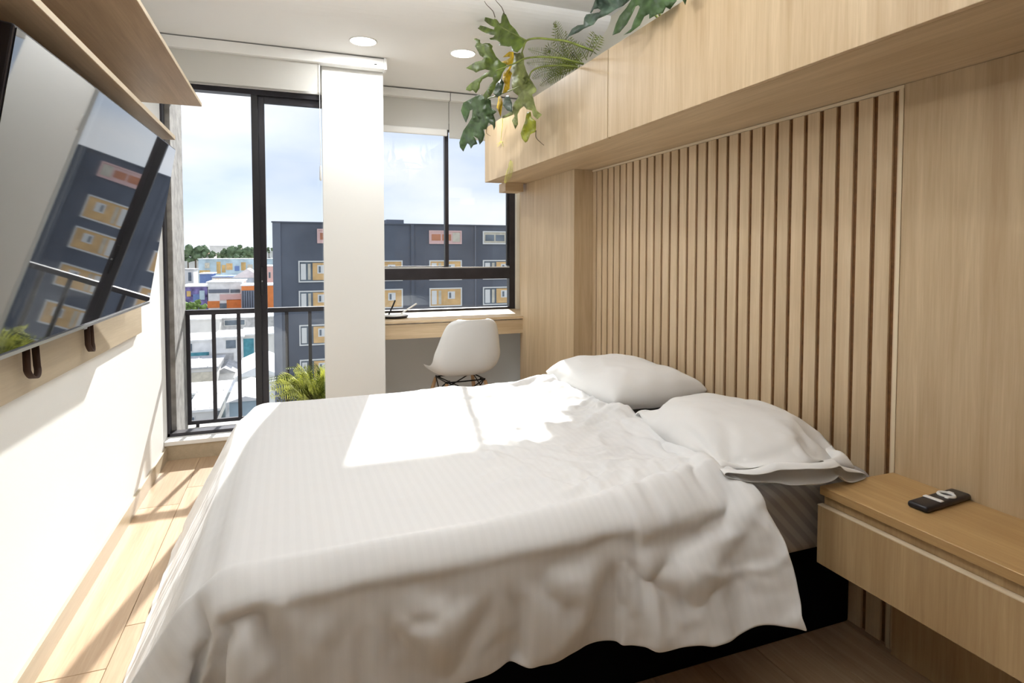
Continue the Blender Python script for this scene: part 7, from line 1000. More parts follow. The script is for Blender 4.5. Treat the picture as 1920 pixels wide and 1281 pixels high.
# the open end of the near pillowcase: an upper and a lower lip beyond the cushion
rt2, top2, P2, off2 = PILLOW2
i0 = 0; edge = []; outw = []
idx = {}; k = 0
for i in range(33):
    for j in range(25):
        idx[i, j] = k; k += 1
        if not (i in (0, 32) or j in (0, 24)): k += 1
for j in range(25):
    e = P2[idx[0, j]]; a = P2[idx[3, j]]
    o = Vector((e.x-a.x, e.y-a.y, 0)); outw.append(o.normalized() if o.length > 1e-5 else Vector((0, -1, 0))); edge.append(e)
mean = sum(outw, Vector()).normalized()
bm = bmesh.new(); uvl = bm.loops.layers.uv.new('UVMap'); lips = []
for side, lift in ((1, .020), (-1, -.030)):
    rows = []
    for r_ in range(7):
        s = r_/6; row = []
        for j in range(25):
            q = j/24; bulge = math.sin(math.pi*q)**.8
            wob = .010*noise.noise(Vector((q*5, s*1.5, 3.0*side)))
            p = edge[j] + (outw[j]*.35+mean*.65)*(.060*s*(.55+.45*bulge)) + Vector((0, 0, (lift*bulge*math.sin(math.pi*min(1, s*.8)) + wob*s*bulge*2 - (.012*s if side < 0 else .0))))
            row.append(bm.verts.new(p-off2))
        rows.append(row)
    for r_ in range(6):
        for j in range(24):
            q = [rows[r_][j], rows[r_][j+1], rows[r_+1][j+1], rows[r_+1][j]]
            f = bm.faces.new(q if side > 0 else q[::-1])
            for l in f.loops: l[uvl].uv = (l.vert.co.x, l.vert.co.y)
    lips.append(rows)
for r_ in range(6):
    for j in (0, 24):
        try: bm.faces.new([lips[0][r_][j], lips[0][r_+1][j], lips[1][r_+1][j], lips[1][r_][j]])
        except ValueError: pass
bmesh.ops.remove_doubles(bm, verts=bm.verts[:], dist=.0004)
h_ = obj('case_opening', bm, M['pillow'], rt2, smooth=True, solid=.0015, local=True)
s = h_.modifiers.new('smooth', 'SUBSURF'); s.levels = 1; s.render_levels = 1

# ------------------------------------------------------------ desk and chair in the window bay
dk = thing('desk', 'fixed oak desk board under the right-hand window', 'desk', (1.2, 4.4, .65))
obj('top', box((.592, 4.12, .758), (1.843, 4.698, .777), .001, 1), M['oak_x'], dk)
obj('apron', box((.592, 4.128, .648), (1.843, 4.146, .750)), M['oak_x'], dk)
obj('bearer', box((.592, 4.60, .70), (1.843, 4.698, .758)), M['oak_x'], dk)
lm = thing('desk_lamp', 'slim white lamp arm leaning from a flat black base on the desk', 'desk lamp', (.74, 4.35, .777))
bm = bmesh.new(); add_lathe(bm, [(.055, 0), (.10, .006), (.105, .014), (.10, .018), (.03, .018)], (.70, 4.34, .777)); obj('base', bm, M['blackplastic'], lm, smooth=False)
bm = bmesh.new(); add_lathe(bm, [(.092, .018), (.090, .024), (.02, .026)], (.70, 4.34, .777)); obj('base_cover', bm, M['white_metal'], lm, smooth=False)
bm = bmesh.new(); add_tube(bm, [(.745, 4.34, .80), (.80, 4.35, .835), (.87, 4.36, .875)], .006); obj('arm', bm, M['white_metal'], lm, smooth=True)
bm = bmesh.new(); add_tube(bm, [(.66, 4.34, .80), (.69, 4.345, .86), (.71, 4.35, .905)], .006); obj('arm', bm, M['wire'], lm, smooth=True)

ch = thing('shell_chair', 'white plastic shell chair on wooden legs at the desk', 'chair', (1.065, 3.86, 0), rotz=R(5))
# local frame: +y is forward
prof = [(.235, .425, .15), (.215, .447, .185), (.17, .448, .205), (.10, .437, .218), (.03, .430, .226), (-.05, .428, .231), (-.12, .438, .234), (-.175, .468, .235),
        (-.208, .515, .234), (-.228, .57, .228), (-.243, .63, .215), (-.257, .69, .205), (-.270, .745, .190), (-.280, .79, .172), (-.285, .818, .14), (-.287, .828, .095)]
bm = bmesh.new(); rows = []
nt_ = 18
for i, (y, z, w_) in enumerate(prof):
    r_ = []
    s = i/(len(prof)-1)
    lift = .085*math.sin(math.pi*min(1, max(0, s*1.25)))**1.2 if s < .8 else 0
    wrap = .075*max(0, min(1, (s-.25)/.35))*(1-.35*max(0, (s-.7)/.3))
    for k in range(nt_+1):
        a = -1+2*k/nt_; e = abs(a)**2.6
        r_.append(bm.verts.new((w_*math.sin(a*1.35)/math.sin(1.35), y+wrap*e, z+lift*e*(1 if s < .55 else max(0, 1-(s-.55)/.25)))))
    rows.append(r_)
for i in range(len(rows)-1):
    for k in range(nt_): bm.faces.new([rows[i][k], rows[i+1][k], rows[i+1][k+1], rows[i][k+1]])
s_ = obj('shell', bm, M['shell'], ch, smooth=True, solid=.006, local=True); m_ = s_.modifiers.new('smooth', 'SUBSURF'); m_.levels = 1; m_.render_levels = 2
tops = {}
for sx_ in (-1, 1):
    for sy_ in (-1, 1):
        bm = bmesh.new(); a = Vector((sx_*.135, sy_*.115+.0, .395)); b = Vector((sx_*.225, sy_*.215, 0)); tops[sx_, sy_] = (a, b)
        add_tube(bm, [a, a.lerp(b, .35), b], [.011, .0155, .010], 10); obj('leg', bm, M['legwood'], ch, smooth=True, local=True)
bm = bmesh.new()
for p in ((-1, -1), (-1, 1), (1, -1), (1, 1)):
    q1 = (-p[0], p[1]); q2 = (p[0], -p[1]); a, b = tops[p]
    low = a.lerp(b, .38)
    add_tube(bm, [low, tops[q1][0] + Vector((0, 0, .012))], .004, 6); add_tube(bm, [low, tops[q2][0] + Vector((0, 0, .012))], .004, 6)
    add_tube(bm, [a, a*.8 + Vector((0, 0, .09))], .006, 6)
for z in (.402,):
    add_tube(bm, [(-.135, -.115, z), (.135, -.115, z), (.135, .115, z), (-.135, .115, z), (-.135, -.115, z)], .005, 6, False)
obj('wire_brace', bm, M['wire'], ch, smooth=True, local=True)

# ------------------------------------------------------------ blinds
rb = thing('roller_blind', 'cream roller blind over the balcony door with a long headrail', 'blind', (-.04, 3.99, 2.27))
obj('headrail', box((-.70, 3.95, 2.452), (.585, 4.025, 2.518), .003), M['white_metal'], rb)
obj('end_cap', box((.585, 3.945, 2.448), (.603, 4.03, 2.524), .003), M['white_metal'], rb)
obj('cloth', box((-.70, 3.985, 2.272), (.188, 3.987, 2.455)), M['blind'], rb)
bm = bmesh.new(); add_lathe(bm, [(.008, 0), (.009, .002), (.004, .004)], (.53, 3.949, 2.475), 10)
obj('button', bm, M['blackplastic'], rb)
bm = bmesh.new(); add_tube(bm, [(.183, 3.975, 2.46), (.183, 3.975, 1.80)], .0018, 6)
c_ = obj('cord', bm, M['white_metal'], rb); bm = bmesh.new(); add_tube(bm, [(.183, 3.975, 1.81), (.183, 3.975, 1.80), (.183, 3.975, 1.72), (.183, 3.975, 1.712)], [.002, .006, .008, .004], 8); obj('weight', bm, M['white_metal'], c_, smooth=True)
for x0, x1, zb, lab, hasbar in ((.60, 1.192, 2.235, 'short white roller blind at the left of the desk window with a thick bottom bar', 1), (1.196, 1.80, 2.178, 'white roller blind at the right of the desk window, behind the plant', 0)):
    b_ = thing('roller_blind', lab, 'blind', ((x0+x1)/2, 4.63, zb))
    obj('headrail', box((x0, 4.58, 2.455), (x1, 4.65, 2.515), .003), M['white_metal'], b_)
    obj('cloth', box((x0, 4.632, zb), (x1, 4.634, 2.457)), M['blind'], b_)
    if hasbar: obj('bottom_bar', box((x0, 4.622, zb-.052), (x1-.012, 4.642, zb+.002), .008), M['white_metal'], b_, smooth=False)
    else: obj('bottom_bar', box((x0, 4.629, zb-.010), (x1, 4.637, zb+.002), .002), M['blind'], b_)

# ------------------------------------------------------------ recessed downlights
def downlight(x, y, z, label, w):
    t = thing('downlight', label, 'ceiling light', (x, y, z), 'recessed downlights')
    bm = bmesh.new()
    n = 32
    rr = [(.083, 0), (.083, -.004), (.079, -.006), (.0755, -.004), (.0755, .0)]
    rings = [[bm.verts.new((x+r*math.cos(2*math.pi*k/n), y+r*math.sin(2*math.pi*k/n), z+h)) for k in range(n)] for r, h in rr]
    for i in range(len(rings)-1):
        for k in range(n): bm.faces.new([rings[i][k], rings[i][(k+1) % n], rings[i+1][(k+1) % n], rings[i+1][k]])
    obj('trim_ring', bm, M['white_metal'], t)
    bm = bmesh.new(); add_lathe(bm, [(.0755, -.003), (.0755, -.0005)], (x, y, z), 32); obj('diffuser', bm, M['lamp'], t)
    l = bpy.data.lights.new('downlight', 'AREA'); l.shape = 'DISK'; l.size = .15; l.energy = w; l.color = (.97, .985, 1)
    lo = bpy.data.objects.new('light', l); col.objects.link(lo); lo.parent = t; lo.location = (0, 0, -.012)
downlight(.423, 3.686, 2.525, 'round recessed ceiling light left of the other, over the balcony door end', LAMP_W*1.25)
downlight(1.044, 3.686, 2.525, 'round recessed ceiling light right of the other, beside the hanging plant', LAMP_W*1.25)
downlight(.45, 1.7, 2.64, 'added fill downlight overhead, out of view, over the bed', LAMP_W)  # unseen downlight added to brighten the bed and room
# light strips added to brighten the room, unseen on the cabinet and upper shelf
def strip(lo, hi, label, w):
    t = thing('fill_strip', label, 'fill light strip', ((lo[0]+hi[0])/2, (lo[1]+hi[1])/2, lo[2]), 'added light strips that wash the ceiling')
    obj('channel', box(lo, (hi[0], hi[1], lo[2]+.008)), M['white_metal'], t)
    l = bpy.data.lights.new('fill_strip', 'AREA'); l.shape = 'RECTANGLE'; l.size = hi[0]-lo[0]-.004; l.size_y = hi[1]-lo[1]-.02; l.energy = w; l.color = (.97, .985, 1)
    lo_ = bpy.data.objects.new('light', l); col.objects.link(lo_); lo_.parent = t; lo_.location = (0, 0, .012); lo_.rotation_euler = (math.pi, 0, 0)
strip((1.69, .2, 2.10), (1.735, 1.8, 2.11), 'fill light strip in the cabinet trough, added and out of view', FILL_STRIP_W)
strip((-.70, -.2, 2.0285), (-.655, 2.0, 2.04), 'fill light strip on the upper shelf against the left wall, added and out of view', FILL_STRIP_W)

# ------------------------------------------------------------ plants on the cabinet
def leaf(poly, x0, mat, parent, xs=0.0, ys=0.0, rip=.006, off=(850, 0, 8.0), seed=0):
    """a blade with the given outline, bent in depth; xs / ys tilt it, rip ripples it"""
    pts = [(off[0]+a/off[2], off[1]+b/off[2]) for a, b in poly]
    cu = sum(p[0] for p in pts)/len(pts); cv = sum(p[1] for p in pts)/len(pts)
    bm = bmesh.new(); vs = [bm.verts.new((p[0], p[1], 0)) for p in pts]
    es = [bm.edges.new((vs[i], vs[(i+1) % len(vs)])) for i in range(len(vs))]
    bmesh.ops.triangle_fill(bm, use_beauty=True, edges=es)
    for _ in range(3):
        le = [e for e in bm.edges if e.calc_length() > 7]
        if not le: break
        bmesh.ops.subdivide_edges(bm, edges=le, cuts=1)
        bmesh.ops.triangulate(bm, faces=bm.faces[:])
    for v in bm.verts:
        u, w_ = v.co.x, v.co.y; du, dv_ = (u-cu)/60, (w_-cv)/60
        X = x0 + xs*du + ys*dv_ + .03*(du*du) + rip*2*noise.noise(Vector((u*.06, w_*.06, seed))) + rip*.8*noise.noise(Vector((u*.2, w_*.2, seed+9)))
        v.co = at(u, w_, 0, X)
    o = obj('leaf', bm, mat, parent, smooth=True, solid=.0012)
    return o
A = [(1090,600),(1010,570),(930,440),(850,360),(790,220),(750,190),(725,250),(715,345),(690,350),(650,290),(600,290),(520,265),(450,255),(440,285),(500,340),(560,385),(620,410),(610,445),(560,430),(480,400),(380,375),(340,370),(400,400),(365,425),(420,465),(490,500),(560,520),(620,530),(600,560),(540,575),(560,600),(640,605),(700,640),(680,680),(760,690),(830,700),(870,690),(880,760),(960,790),(1040,700)]
B = [(720,930),(640,850),(580,730),(590,690),(545,650),(480,645),(430,660),(400,640),(400,600),(340,575),(310,585),(350,640),(325,690),(370,770),(400,830),(460,870),(430,905),(330,930),(240,990),(190,1020),(240,1040),(300,1060),(340,1090),(400,1060),(480,1040),(550,1060),(480,1100),(400,1160),(330,1200),(260,1250),(200,1310),(190,1350),(250,1370),(290,1350),(340,1400),(390,1330),(400,1250),(440,1190),(520,1150),(590,1160),(600,1210),(550,1270),(500,1350),(450,1430),(480,1500),(560,1440),(620,1330),(640,1260),(700,1200),(740,1090),(800,1000),(790,960)]
Cc = [(340,1440),(250,1490),(150,1540),(115,1660),(150,1760),(190,1840),(230,1740),(250,1660),(290,1640),(280,1760),(220,1860),(150,1960),(90,2140),(100,2210),(150,2275),(170,2230),(210,2150),(240,2170),(265,2230),(300,2180),(360,2160),(330,2080),(300,2040),(370,2080),(395,2170),(440,2120),(470,2020),(450,1940),(500,1940),(530,1840),(590,1880),(610,1950),(630,1900),(630,1800),(600,1720),(650,1680),(600,1640),(570,1620),(560,1500),(480,1460),(400,1420)]
Y1 = [(900,780),(840,775),(760,840),(740,860),(830,850),(860,860),(800,900),(720,930),(790,970),(850,980),(830,1020),(750,1100),(760,1150),(780,1130),(850,1050),(890,950),(910,860)]
Y2 = [(750,1110),(740,1180),(770,1260),(760,1330),(740,1400),(790,1390),(840,1330),(850,1200),(880,1100),(840,1050)]
F = [(880,790),(960,800),(1040,780),(1060,850),(1060,960),(1100,1080),(1150,1180),(1190,1240),(1250,1340),(1240,1380),(1180,1420),(1200,1480),(1220,1560),(1250,1660),(1330,1720),(1260,1790),(1200,1740),(1180,1660),(1100,1640),(1060,1590),(1000,1640),(960,1720),(970,1860),(930,1940),(880,1810),(920,1740),(890,1680),(900,1560),(960,1480),(980,1440),(900,1380),(880,1300),(880,1150),(880,1000),(900,880)]
Gg = [(1110,1680),(1160,1680),(1170,1760),(1240,1820),(1240,1920),(1230,1980),(1180,2000),(1150,2020),(1110,2120),(1080,2140),(1030,2080),(1010,2000),(1040,1920),(1080,1810),(1090,1740)]
O1 = [(680,1420),(720,1460),(740,1550),(720,1680),(710,1760),(680,1680),(650,1610),(670,1520)]
O2 = [(780,1440),(830,1430),(880,1550),(880,1680),(810,1660),(740,1570)]
O3 = [(730,1780),(800,1760),(900,1720),(880,1640),(820,1700),(740,1740)]
H1 = [(640,1260),(720,1180),(760,1240),(740,1340),(720,1420),(660,1460),(600,1400)]
ph = thing('philodendron', 'trailing plant with large lobed green and yellow leaves hanging off the cabinet end', 'plant', (1.5, 2.65, 2.10))
leaf(A, 1.04, M['leaf_mid'], ph, xs=.06, ys=-.02, seed=1)
leaf(B, .98, M['leaf_mid'], ph, xs=.06, ys=.05, seed=2)
leaf(Cc, 1.06, M['leaf_dark'], ph, xs=.05, ys=.03, seed=3, rip=.012)
leaf(Y1, 1.06, M['leaf_yellow'], ph, xs=.05, seed=4)
leaf(Y2, 1.09, M['leaf_yellow'], ph, xs=.05, seed=5)
leaf(H1, 1.07, M['leaf_dark'], ph, xs=.05, seed=12)
leaf(F, 1.14, M['leaf_pale'], ph, xs=.06, ys=.02, seed=6, rip=.012)
leaf(Gg, 1.19, M['leaf_lime'], ph, xs=.03, seed=7)
leaf(O1, 1.13, M['leaf_yellow'], ph, seed=8)
leaf(O2, 1.12, M['leaf_blue'], ph, seed=9)
leaf(O3, 1.14, M['leaf_pale'], ph, seed=10)
def px_tube(pts, r, mat, parent, name='stem', off=(850, 0, 8.0), n=7):
    P = [at(off[0]+a/off[2], off[1]+b/off[2], 0, x) for a, b, x in pts]
    # smooth the run
    Q = []
    for i in range(len(P)-1):
        p0 = P[max(i-1, 0)]; p1 = P[i]; p2 = P[i+1]; p3 = P[min(i+2, len(P)-1)]
        for k in range(5):
            s = k/5; Q.append(.5*((2*p1)+(p2-p0)*s+(2*p0-5*p1+4*p2-p3)*s*s+(3*p1-p0-3*p2+p3)*s**3))
    Q.append(P[-1]); bm = bmesh.new(); rr = [r[0]+(r[1]-r[0])*i/(len(Q)-1) for i in range(len(Q))]
    add_tube(bm, Q, rr, n); return obj(name, bm, mat, parent, smooth=True)
px_tube([(2090,760,1.42),(1900,690,1.36),(1700,620,1.28),(1450,590,1.2),(1250,575,1.14),(1100,610,1.10),(1050,720,1.09),(1020,800,1.1)], (.0065,.004), M['stem'], ph)
px_tube([(1950,960,1.40),(1800,920,1.34),(1600,870,1.26),(1300,855,1.17),(1070,880,1.10),(900,960,1.04),(640,1060,.99)], (.006,.0035), M['stem'], ph)
px_tube([(1860,1010,1.40),(1700,990,1.33),(1500,985,1.26),(1300,1010,1.2),(1170,1080,1.16),(1130,1200,1.14)], (.0055,.0035), M['stem'], ph)
px_tube([(1130,1200,1.15),(1000,1290,1.12),(800,1380,1.10),(520,1480,1.08)], (.004,.003), M['stem'], ph)
px_tube([(1100,610,1.09),(900,500,1.06),(700,390,1.03),(620,280,1.01)], (.003,.002), M['stem'], ph)
px_tube([(625,260,1.00),(600,180,.97),(560,130,.95),(500,70,.93),(465,15,.92)], (.0022,.0012), M['twig'], ph, 'twig')
px_tube([(770,220,1.02),(730,120,.99),(700,80,.97),(640,10,.94),(600,-60,.92)], (.0022,.001), M['twig'], ph, 'twig')
px_tube([(1240,1960,1.2),(1240,2060,1.22),(1300,2130,1.25),(1360,2180,1.27)], (.0022,.0012), M['twig'], ph, 'twig')
px_tube([(500,1940,1.1),(500,2000,1.11),(555,2040,1.12)], (.0022,.001), M['twig'], ph, 'twig')
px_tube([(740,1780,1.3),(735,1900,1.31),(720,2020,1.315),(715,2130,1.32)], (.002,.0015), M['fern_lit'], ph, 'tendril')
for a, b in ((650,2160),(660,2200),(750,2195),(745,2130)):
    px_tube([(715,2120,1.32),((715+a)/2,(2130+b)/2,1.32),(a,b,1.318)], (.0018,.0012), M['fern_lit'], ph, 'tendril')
CR3 = (1040, 0, 7.385)
p2 = thing('philodendron', 'dark green broad-leaved plant drooping over the cabinet front at the top of the photo', 'plant', (1.5, 1.9, 2.10))
leaf([(560,0),(500,-120),(700,-220),(1000,-120),(1040,0),(950,80),(860,120),(740,200),(650,240),(600,260),(540,340),(400,400),(330,450),(200,500),(150,560),(240,400),(320,350),(400,340),(410,250),(440,200),(500,190),(620,170),(640,140),(600,118),(540,130),(505,185),(490,180),(530,90)], 1.24, M['leaf_blue'], p2, xs=.05, off=CR3, seed=21, rip=.01)
leaf([(1060,0),(1000,100),(900,220),(850,330),(800,490),(900,450),(1000,330),(1060,220),(1120,90),(1160,70),(1180,100),(1140,200),(1100,280),(1060,400),(950,490),(1050,450),(1180,350),(1240,230),(1310,190),(1310,260),(1420,200),(1500,180),(1540,100),(1600,130),(1650,60),(1690,10),(1690,-100),(1400,-200),(1100,-150)], 1.26, M['leaf_dark'], p2, xs=.015, off=CR3, seed=22)
leaf([(1770,0),(1810,70),(1825,0),(1900,-60),(1820,-160),(1720,-110)], 1.28, M['leaf_dark'], p2, xs=.0, off=CR3, seed=23)
px_tube([(1500,330,1.40),(1350,-60,1.30),(1250,-160,1.27),(1150,-140,1.26)], (.005,.004), M['stem'], p2, off=CR3)
px_tube([(1500,330,1.40),(1050,-160,1.34),(900,-160,1.27),(800,-120,1.25)], (.005,.004), M['stem'], p2, off=CR3)
# fern: every frond is a part with its pinnae
def frond(P, w, mat, parent, n=30, wide=1.0):
    """P: control points from base to tip in world space"""
    Q = []
    for i in range(len(P)-1):
        p0 = P[max(i-1, 0)]; p1 = P[i]; p2_ = P[i+1]; p3 = P[min(i+2, len(P)-1)]
        for k in range(8):
            s = k/8; Q.append(.5*((2*p1)+(p2_-p0)*s+(2*p0-5*p1+4*p2_-p3)*s*s+(3*p1-p0-3*p2_+p3)*s**3))
    Q.append(P[-1])
    n = max(9, int(sum((Q[i+1]-Q[i]).length for i in range(len(Q)-1))/(.0125*wide)))
    bm = bmesh.new(); add_tube(bm, Q, [.0022-.0014*i/(len(Q)-1) for i in range(len(Q))], 4)
    side0 = Vector((rnd.uniform(-.3, .3), rnd.uniform(-1, 1), .1))
    for k in range(2, n):
        s = k/n; f = s*(len(Q)-1); i = min(int(f), len(Q)-2); p = Q[i].lerp(Q[i+1], f-i); t = (Q[i+1]-Q[i]).normalized()
        side = t.cross(Vector((.9, .35, .25)) if abs(t.x) < .9 else Vector((0, 0, 1))).normalized()
        ln = w*math.sin(math.pi*min(1, .12+s*.88))**.7
        for sg in (-1, 1):
            d_ = (side*sg + t*.35 + Vector((0, 0, -.12))).normalized(); b_ = t*(.0030+.045*w)*max(wide, .9)
            up_ = d_.cross(t).normalized()*.003
            v = [bm.verts.new(p), bm.verts.new(p+d_*ln*.45+b_*.5+up_), bm.verts.new(p+d_*ln), bm.verts.new(p+d_*ln*.45-b_*.5+up_)]
            bm.faces.new(v)
    return obj('frond', bm, mat, parent, solid=.0006)
fn = thing('fern', 'bushy fern with fine fronds growing in the cabinet trough behind the lobed leaves', 'fern', (1.5, 2.85, 2.10))
def F_(pts): return [at(850+a/8, b/8, 0, x) for a, b, x in pts]
for pts, w_ in (
    ([(1800,960,1.46),(1650,800,1.42),(1540,600,1.40),(1530,350,1.39)], .050),
    ([(1850,930,1.48),(1720,760,1.46),(1620,560,1.44),(1560,380,1.43),(1500,370,1.42)], .036),
    ([(1900,930,1.50),(1800,820,1.48),(1720,680,1.47),(1680,460,1.46)], .034),
    ([(1930,920,1.50),(1850,820,1.48),(1790,700,1.47),(1760,550,1.46)], .045),
    ([(2000,860,1.52),(2050,700,1.52),(2100,560,1.53),(2120,500,1.53)], .05),
    ([(2050,850,1.52),(2120,720,1.52),(2180,620,1.53),(2230,540,1.54)], .045),
    ([(1850,980,1.44),(1600,900,1.38),(1350,800,1.33),(1120,740,1.30)], .040),
    ([(1850,990,1.44),(1600,960,1.38),(1350,930,1.33),(1100,950,1.30)], .045),
    ([(1800,1020,1.44),(1550,1040,1.38),(1330,1080,1.34),(1180,1180,1.32)], .045),
    ([(1750,1060,1.44),(1550,1120,1.38),(1400,1200,1.35),(1300,1290,1.35)], .040),
    ([(1700,1100,1.44),(1580,1130,1.42),(1480,1200,1.40),(1420,1240,1.39)], .045),
    ([(1850,980,1.46),(1650,850,1.42),(1450,720,1.39),(1380,820,1.37)], .045),
    ([(1800,1000,1.46),(1700,900,1.44),(1640,780,1.43),(1660,640,1.42)], .040),
    ([(1650,1120,1.42),(1500,1060,1.39),(1350,1010,1.37),(1200,1050,1.36)], .040),
    ([(1900,960,1.46),(1750,1000,1.43),(1600,1010,1.41),(1450,1060,1.40)], .045),
    ([(1950,960,1.46),(1800,950,1.43),(1650,990,1.41),(1560,1100,1.40)], .045),
    ([(2000,900,1.50),(1950,800,1.49),(1900,740,1.48),(1820,620,1.47)], .045)):
    frond(F_(pts), w_, M['fern'], fn, wide=1.12)
# a wisp of fern reaching below the cabinet end
fw_ = thing('fern_sprig', 'small pale fern sprig hanging below the far end of the cabinet', 'plant', tuple(at(950, 322, 0, 1.318)))
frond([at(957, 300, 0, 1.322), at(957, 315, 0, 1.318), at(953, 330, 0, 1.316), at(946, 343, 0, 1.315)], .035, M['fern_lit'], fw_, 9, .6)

# ------------------------------------------------------------ balcony ferns in pots
def potted(loc, label, r, seed):
    rn = random.Random(seed)
    t = thing('potted_fern', label, 'fern', loc, 'ferns on the balcony ledge')
    bm = bmesh.new(); add_lathe(bm, [(.055, 0), (.085, .12), (.09, .125), (.09, .14), (.08, .14), (.075, .125)], loc, 20); obj('pot', bm, M['pot'], t)
    c = Vector(loc) + Vector((0, 0, .13))
    for k in range(80):
        a = 2*math.pi*k/80*5.1; el = .1 + 1.3*rn.random(); ln = r*(.75+.5*rn.random())
        d_ = Vector((math.cos(a)*math.cos(el), math.sin(a)*math.cos(el), math.sin(el)))
        P = [c, c+d_*ln*.45, c+d_*ln*.8+Vector((0, 0, -.05*ln)), c+d_*ln+Vector((math.cos(a), math.sin(a), -1.2))*ln*.18]
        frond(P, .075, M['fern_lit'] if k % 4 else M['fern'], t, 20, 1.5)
potted((.13, 4.44, .035), 'bright green bushy fern on the balcony ledge left of the white column', .31, 3)
# ------------------------------------------------------------ outside: the town below and the dark block opposite
GZ = -24.0
struct('ground', box((-160, 12, GZ-.5), (260, 900, GZ)), plain('town ground', (.34, .34, .31), .95, var=.3, scale=.15))
def solid_col(n, c, **k): return plain(n, c, .85, spec=.2, **k)
T = {k: solid_col(k, c, var=v, scale=s) for k, c, v, s in (
    ('slate facade', (.12, .135, .165), .22, .25), ('slate side', (.17, .19, .23), .15, .2), ('pale render', (.70, .69, .66), .1, .4), ('white roof', (.80, .80, .79), .12, .8),
    ('grey roof', (.46, .46, .46), .25, 1.2), ('orange paint', (.72, .24, .08), .1, 1), ('violet mural', (.20, .17, .36), .7, .6), ('sky mural', (.50, .62, .68), .3, .25),
    ('blue paint', (.18, .26, .48), .1, 1), ('ochre', (.62, .42, .18), .3, .3), ('terracotta', (.50, .22, .13), .2, .8), ('brick orange', (.72, .47, .22), .14, 1.5), ('pink frame', (.72, .50, .47), .05, 1),
    ('dim glass', (.16, .19, .22), .3, .8), ('teal', (.10, .30, .36), .3, 1), ('tree green', (.13, .18, .10), .5, .6), ('bush green', (.16, .24, .07), .5, .8), ('bark', (.12, .09, .06), .3, 3), ('frame white', (.74, .74, .71), .03, 1), ('curtain', (.60, .56, .46), .15, 2), ('hill green', (.11, .15, .09), .4, .03))}
def px(u, v, Y): return at(u, v, 1, Y)
# dark apartment block
YD = 50.0
ab = thing('apartment_block', 'dark slate apartment block with framed windows opposite the bay window', 'building', (14, YD, GZ))
x0 = px(512, 500, YD).x; x1 = x0 + 46; zt = px(730, 421, YD).z
obj('wall', box((x0, YD, GZ), (x1, YD+14, zt)), T['slate facade'], ab)
obj('corner_strip', box((x0-.01, YD-.06, GZ), (px(527, 500, YD).x, YD, zt)), T['slate side'], ab)
obj('coping', box((x0-.08, YD-.10, zt), (x1, YD+.3, zt+.10)), T['slate facade'], ab)
obj('stair_head', box((px(725, 410, YD+6).x, YD+6, zt), (px(757, 410, YD+6).x, YD+9, px(740, 412, YD+6).z)), T['slate side'], ab)
obj('downpipe', box((px(770, 450, YD).x, YD-.12, GZ), (px(776, 450, YD).x, YD, zt)), T['slate facade'], ab)
obj('pipe', box((px(890, 450, YD).x, YD-.08, GZ), (px(892, 450, YD).x, YD, zt)), T['slate side'], ab)
colx = [(559, 603.5), (691, 754.5), (804.5, 865.5), (905, 965), (1010, 1072), (1110, 1176), (1215, 1280)]
rows_ = [(431, 457, 1), (488.5, 527, 0), (542, 578, 0), (603, 640, 0), (665, 702, 0), (728, 765, 0)]
for ri, (va, vb, pk) in enumerate(rows_):
    za, zb = px(730, va, YD).z, px(730, vb, YD).z
    for ci, (ua, ub) in enumerate(colx):
        a = px(ua if ci else ua, 475, YD).x; b = px(ub if ci else 622, 475, YD).x
        if pk and ci == 0: a = px(595, 475, YD).x; b = a+2.9
        if pk and ci == 1: continue
        w_ = b-a; h_ = za-zb; fr_ = .10
        bm = bmesh.new()
        add_box(bm, (a, YD-.09, za-fr_), (b, YD+.05, za)); add_box(bm, (a, YD-.09, zb), (b, YD+.05, zb+fr_))
        add_box(bm, (a, YD-.09, zb+fr_), (a+fr_, YD+.05, za-fr_)); add_box(bm, (b-fr_, YD-.09, zb+fr_), (b, YD+.05, za-fr_))
        f = obj('window', bm, T['pink frame'] if pk and ci != 3 else T['frame white'], ab)
        k = (ri*3+ci) % 3
        base = T['curtain'] if pk and ci == 3 else (T['pink frame'] if pk else (T['dim glass'] if k == 0 else T['brick orange']))
        obj('pane', box((a+fr_, YD-.02, zb+fr_), (b-fr_, YD-.01, za-fr_)), base, f)
        if pk:
            for q in (.08, .40): obj('blind_panel', box((a+w_*q, YD-.05, zb+h_*.25), (a+w_*(q+.27), YD-.02, zb+h_*.72)), T['terracotta'] if ci != 3 else T['dim glass'], f)
            obj('curtain', box((a+w_*.72, YD-.05, zb+h_*.15), (b-fr_*1.5, YD-.02, za-h_*.15)), T['curtain'], f)
        else:
            obj('orange_panel', box((a+w_*.42, YD-.05, zb+h_*.10), (b-w_*.12, YD-.02, zb+h_*(.62 if k else .9))), T['brick orange'], f)  # plain orange block and pale insets drawn over the pane
            obj('curtain', box((a+w_*.07, YD-.06, zb+h_*.12), (a+w_*.22, YD-.02, za-h_*.14)), T['frame white'], f)
            obj('curtain', box((a+w_*.28, YD-.06, zb+h_*.12), (a+w_*.36, YD-.02, za-h_*.14)), T['curtain'], f)
            obj('pane_inset', box((a+w_*.56, YD-.08, zb+h_*.40), (b-w_*.22, YD-.05, za-h_*.20)), T['frame white'], f)
            obj('pane_inset', box((a+w_*.60, YD-.09, zb+h_*.45), (a+w_*.66, YD-.08, za-h_*.26)), T['dim glass'], f)

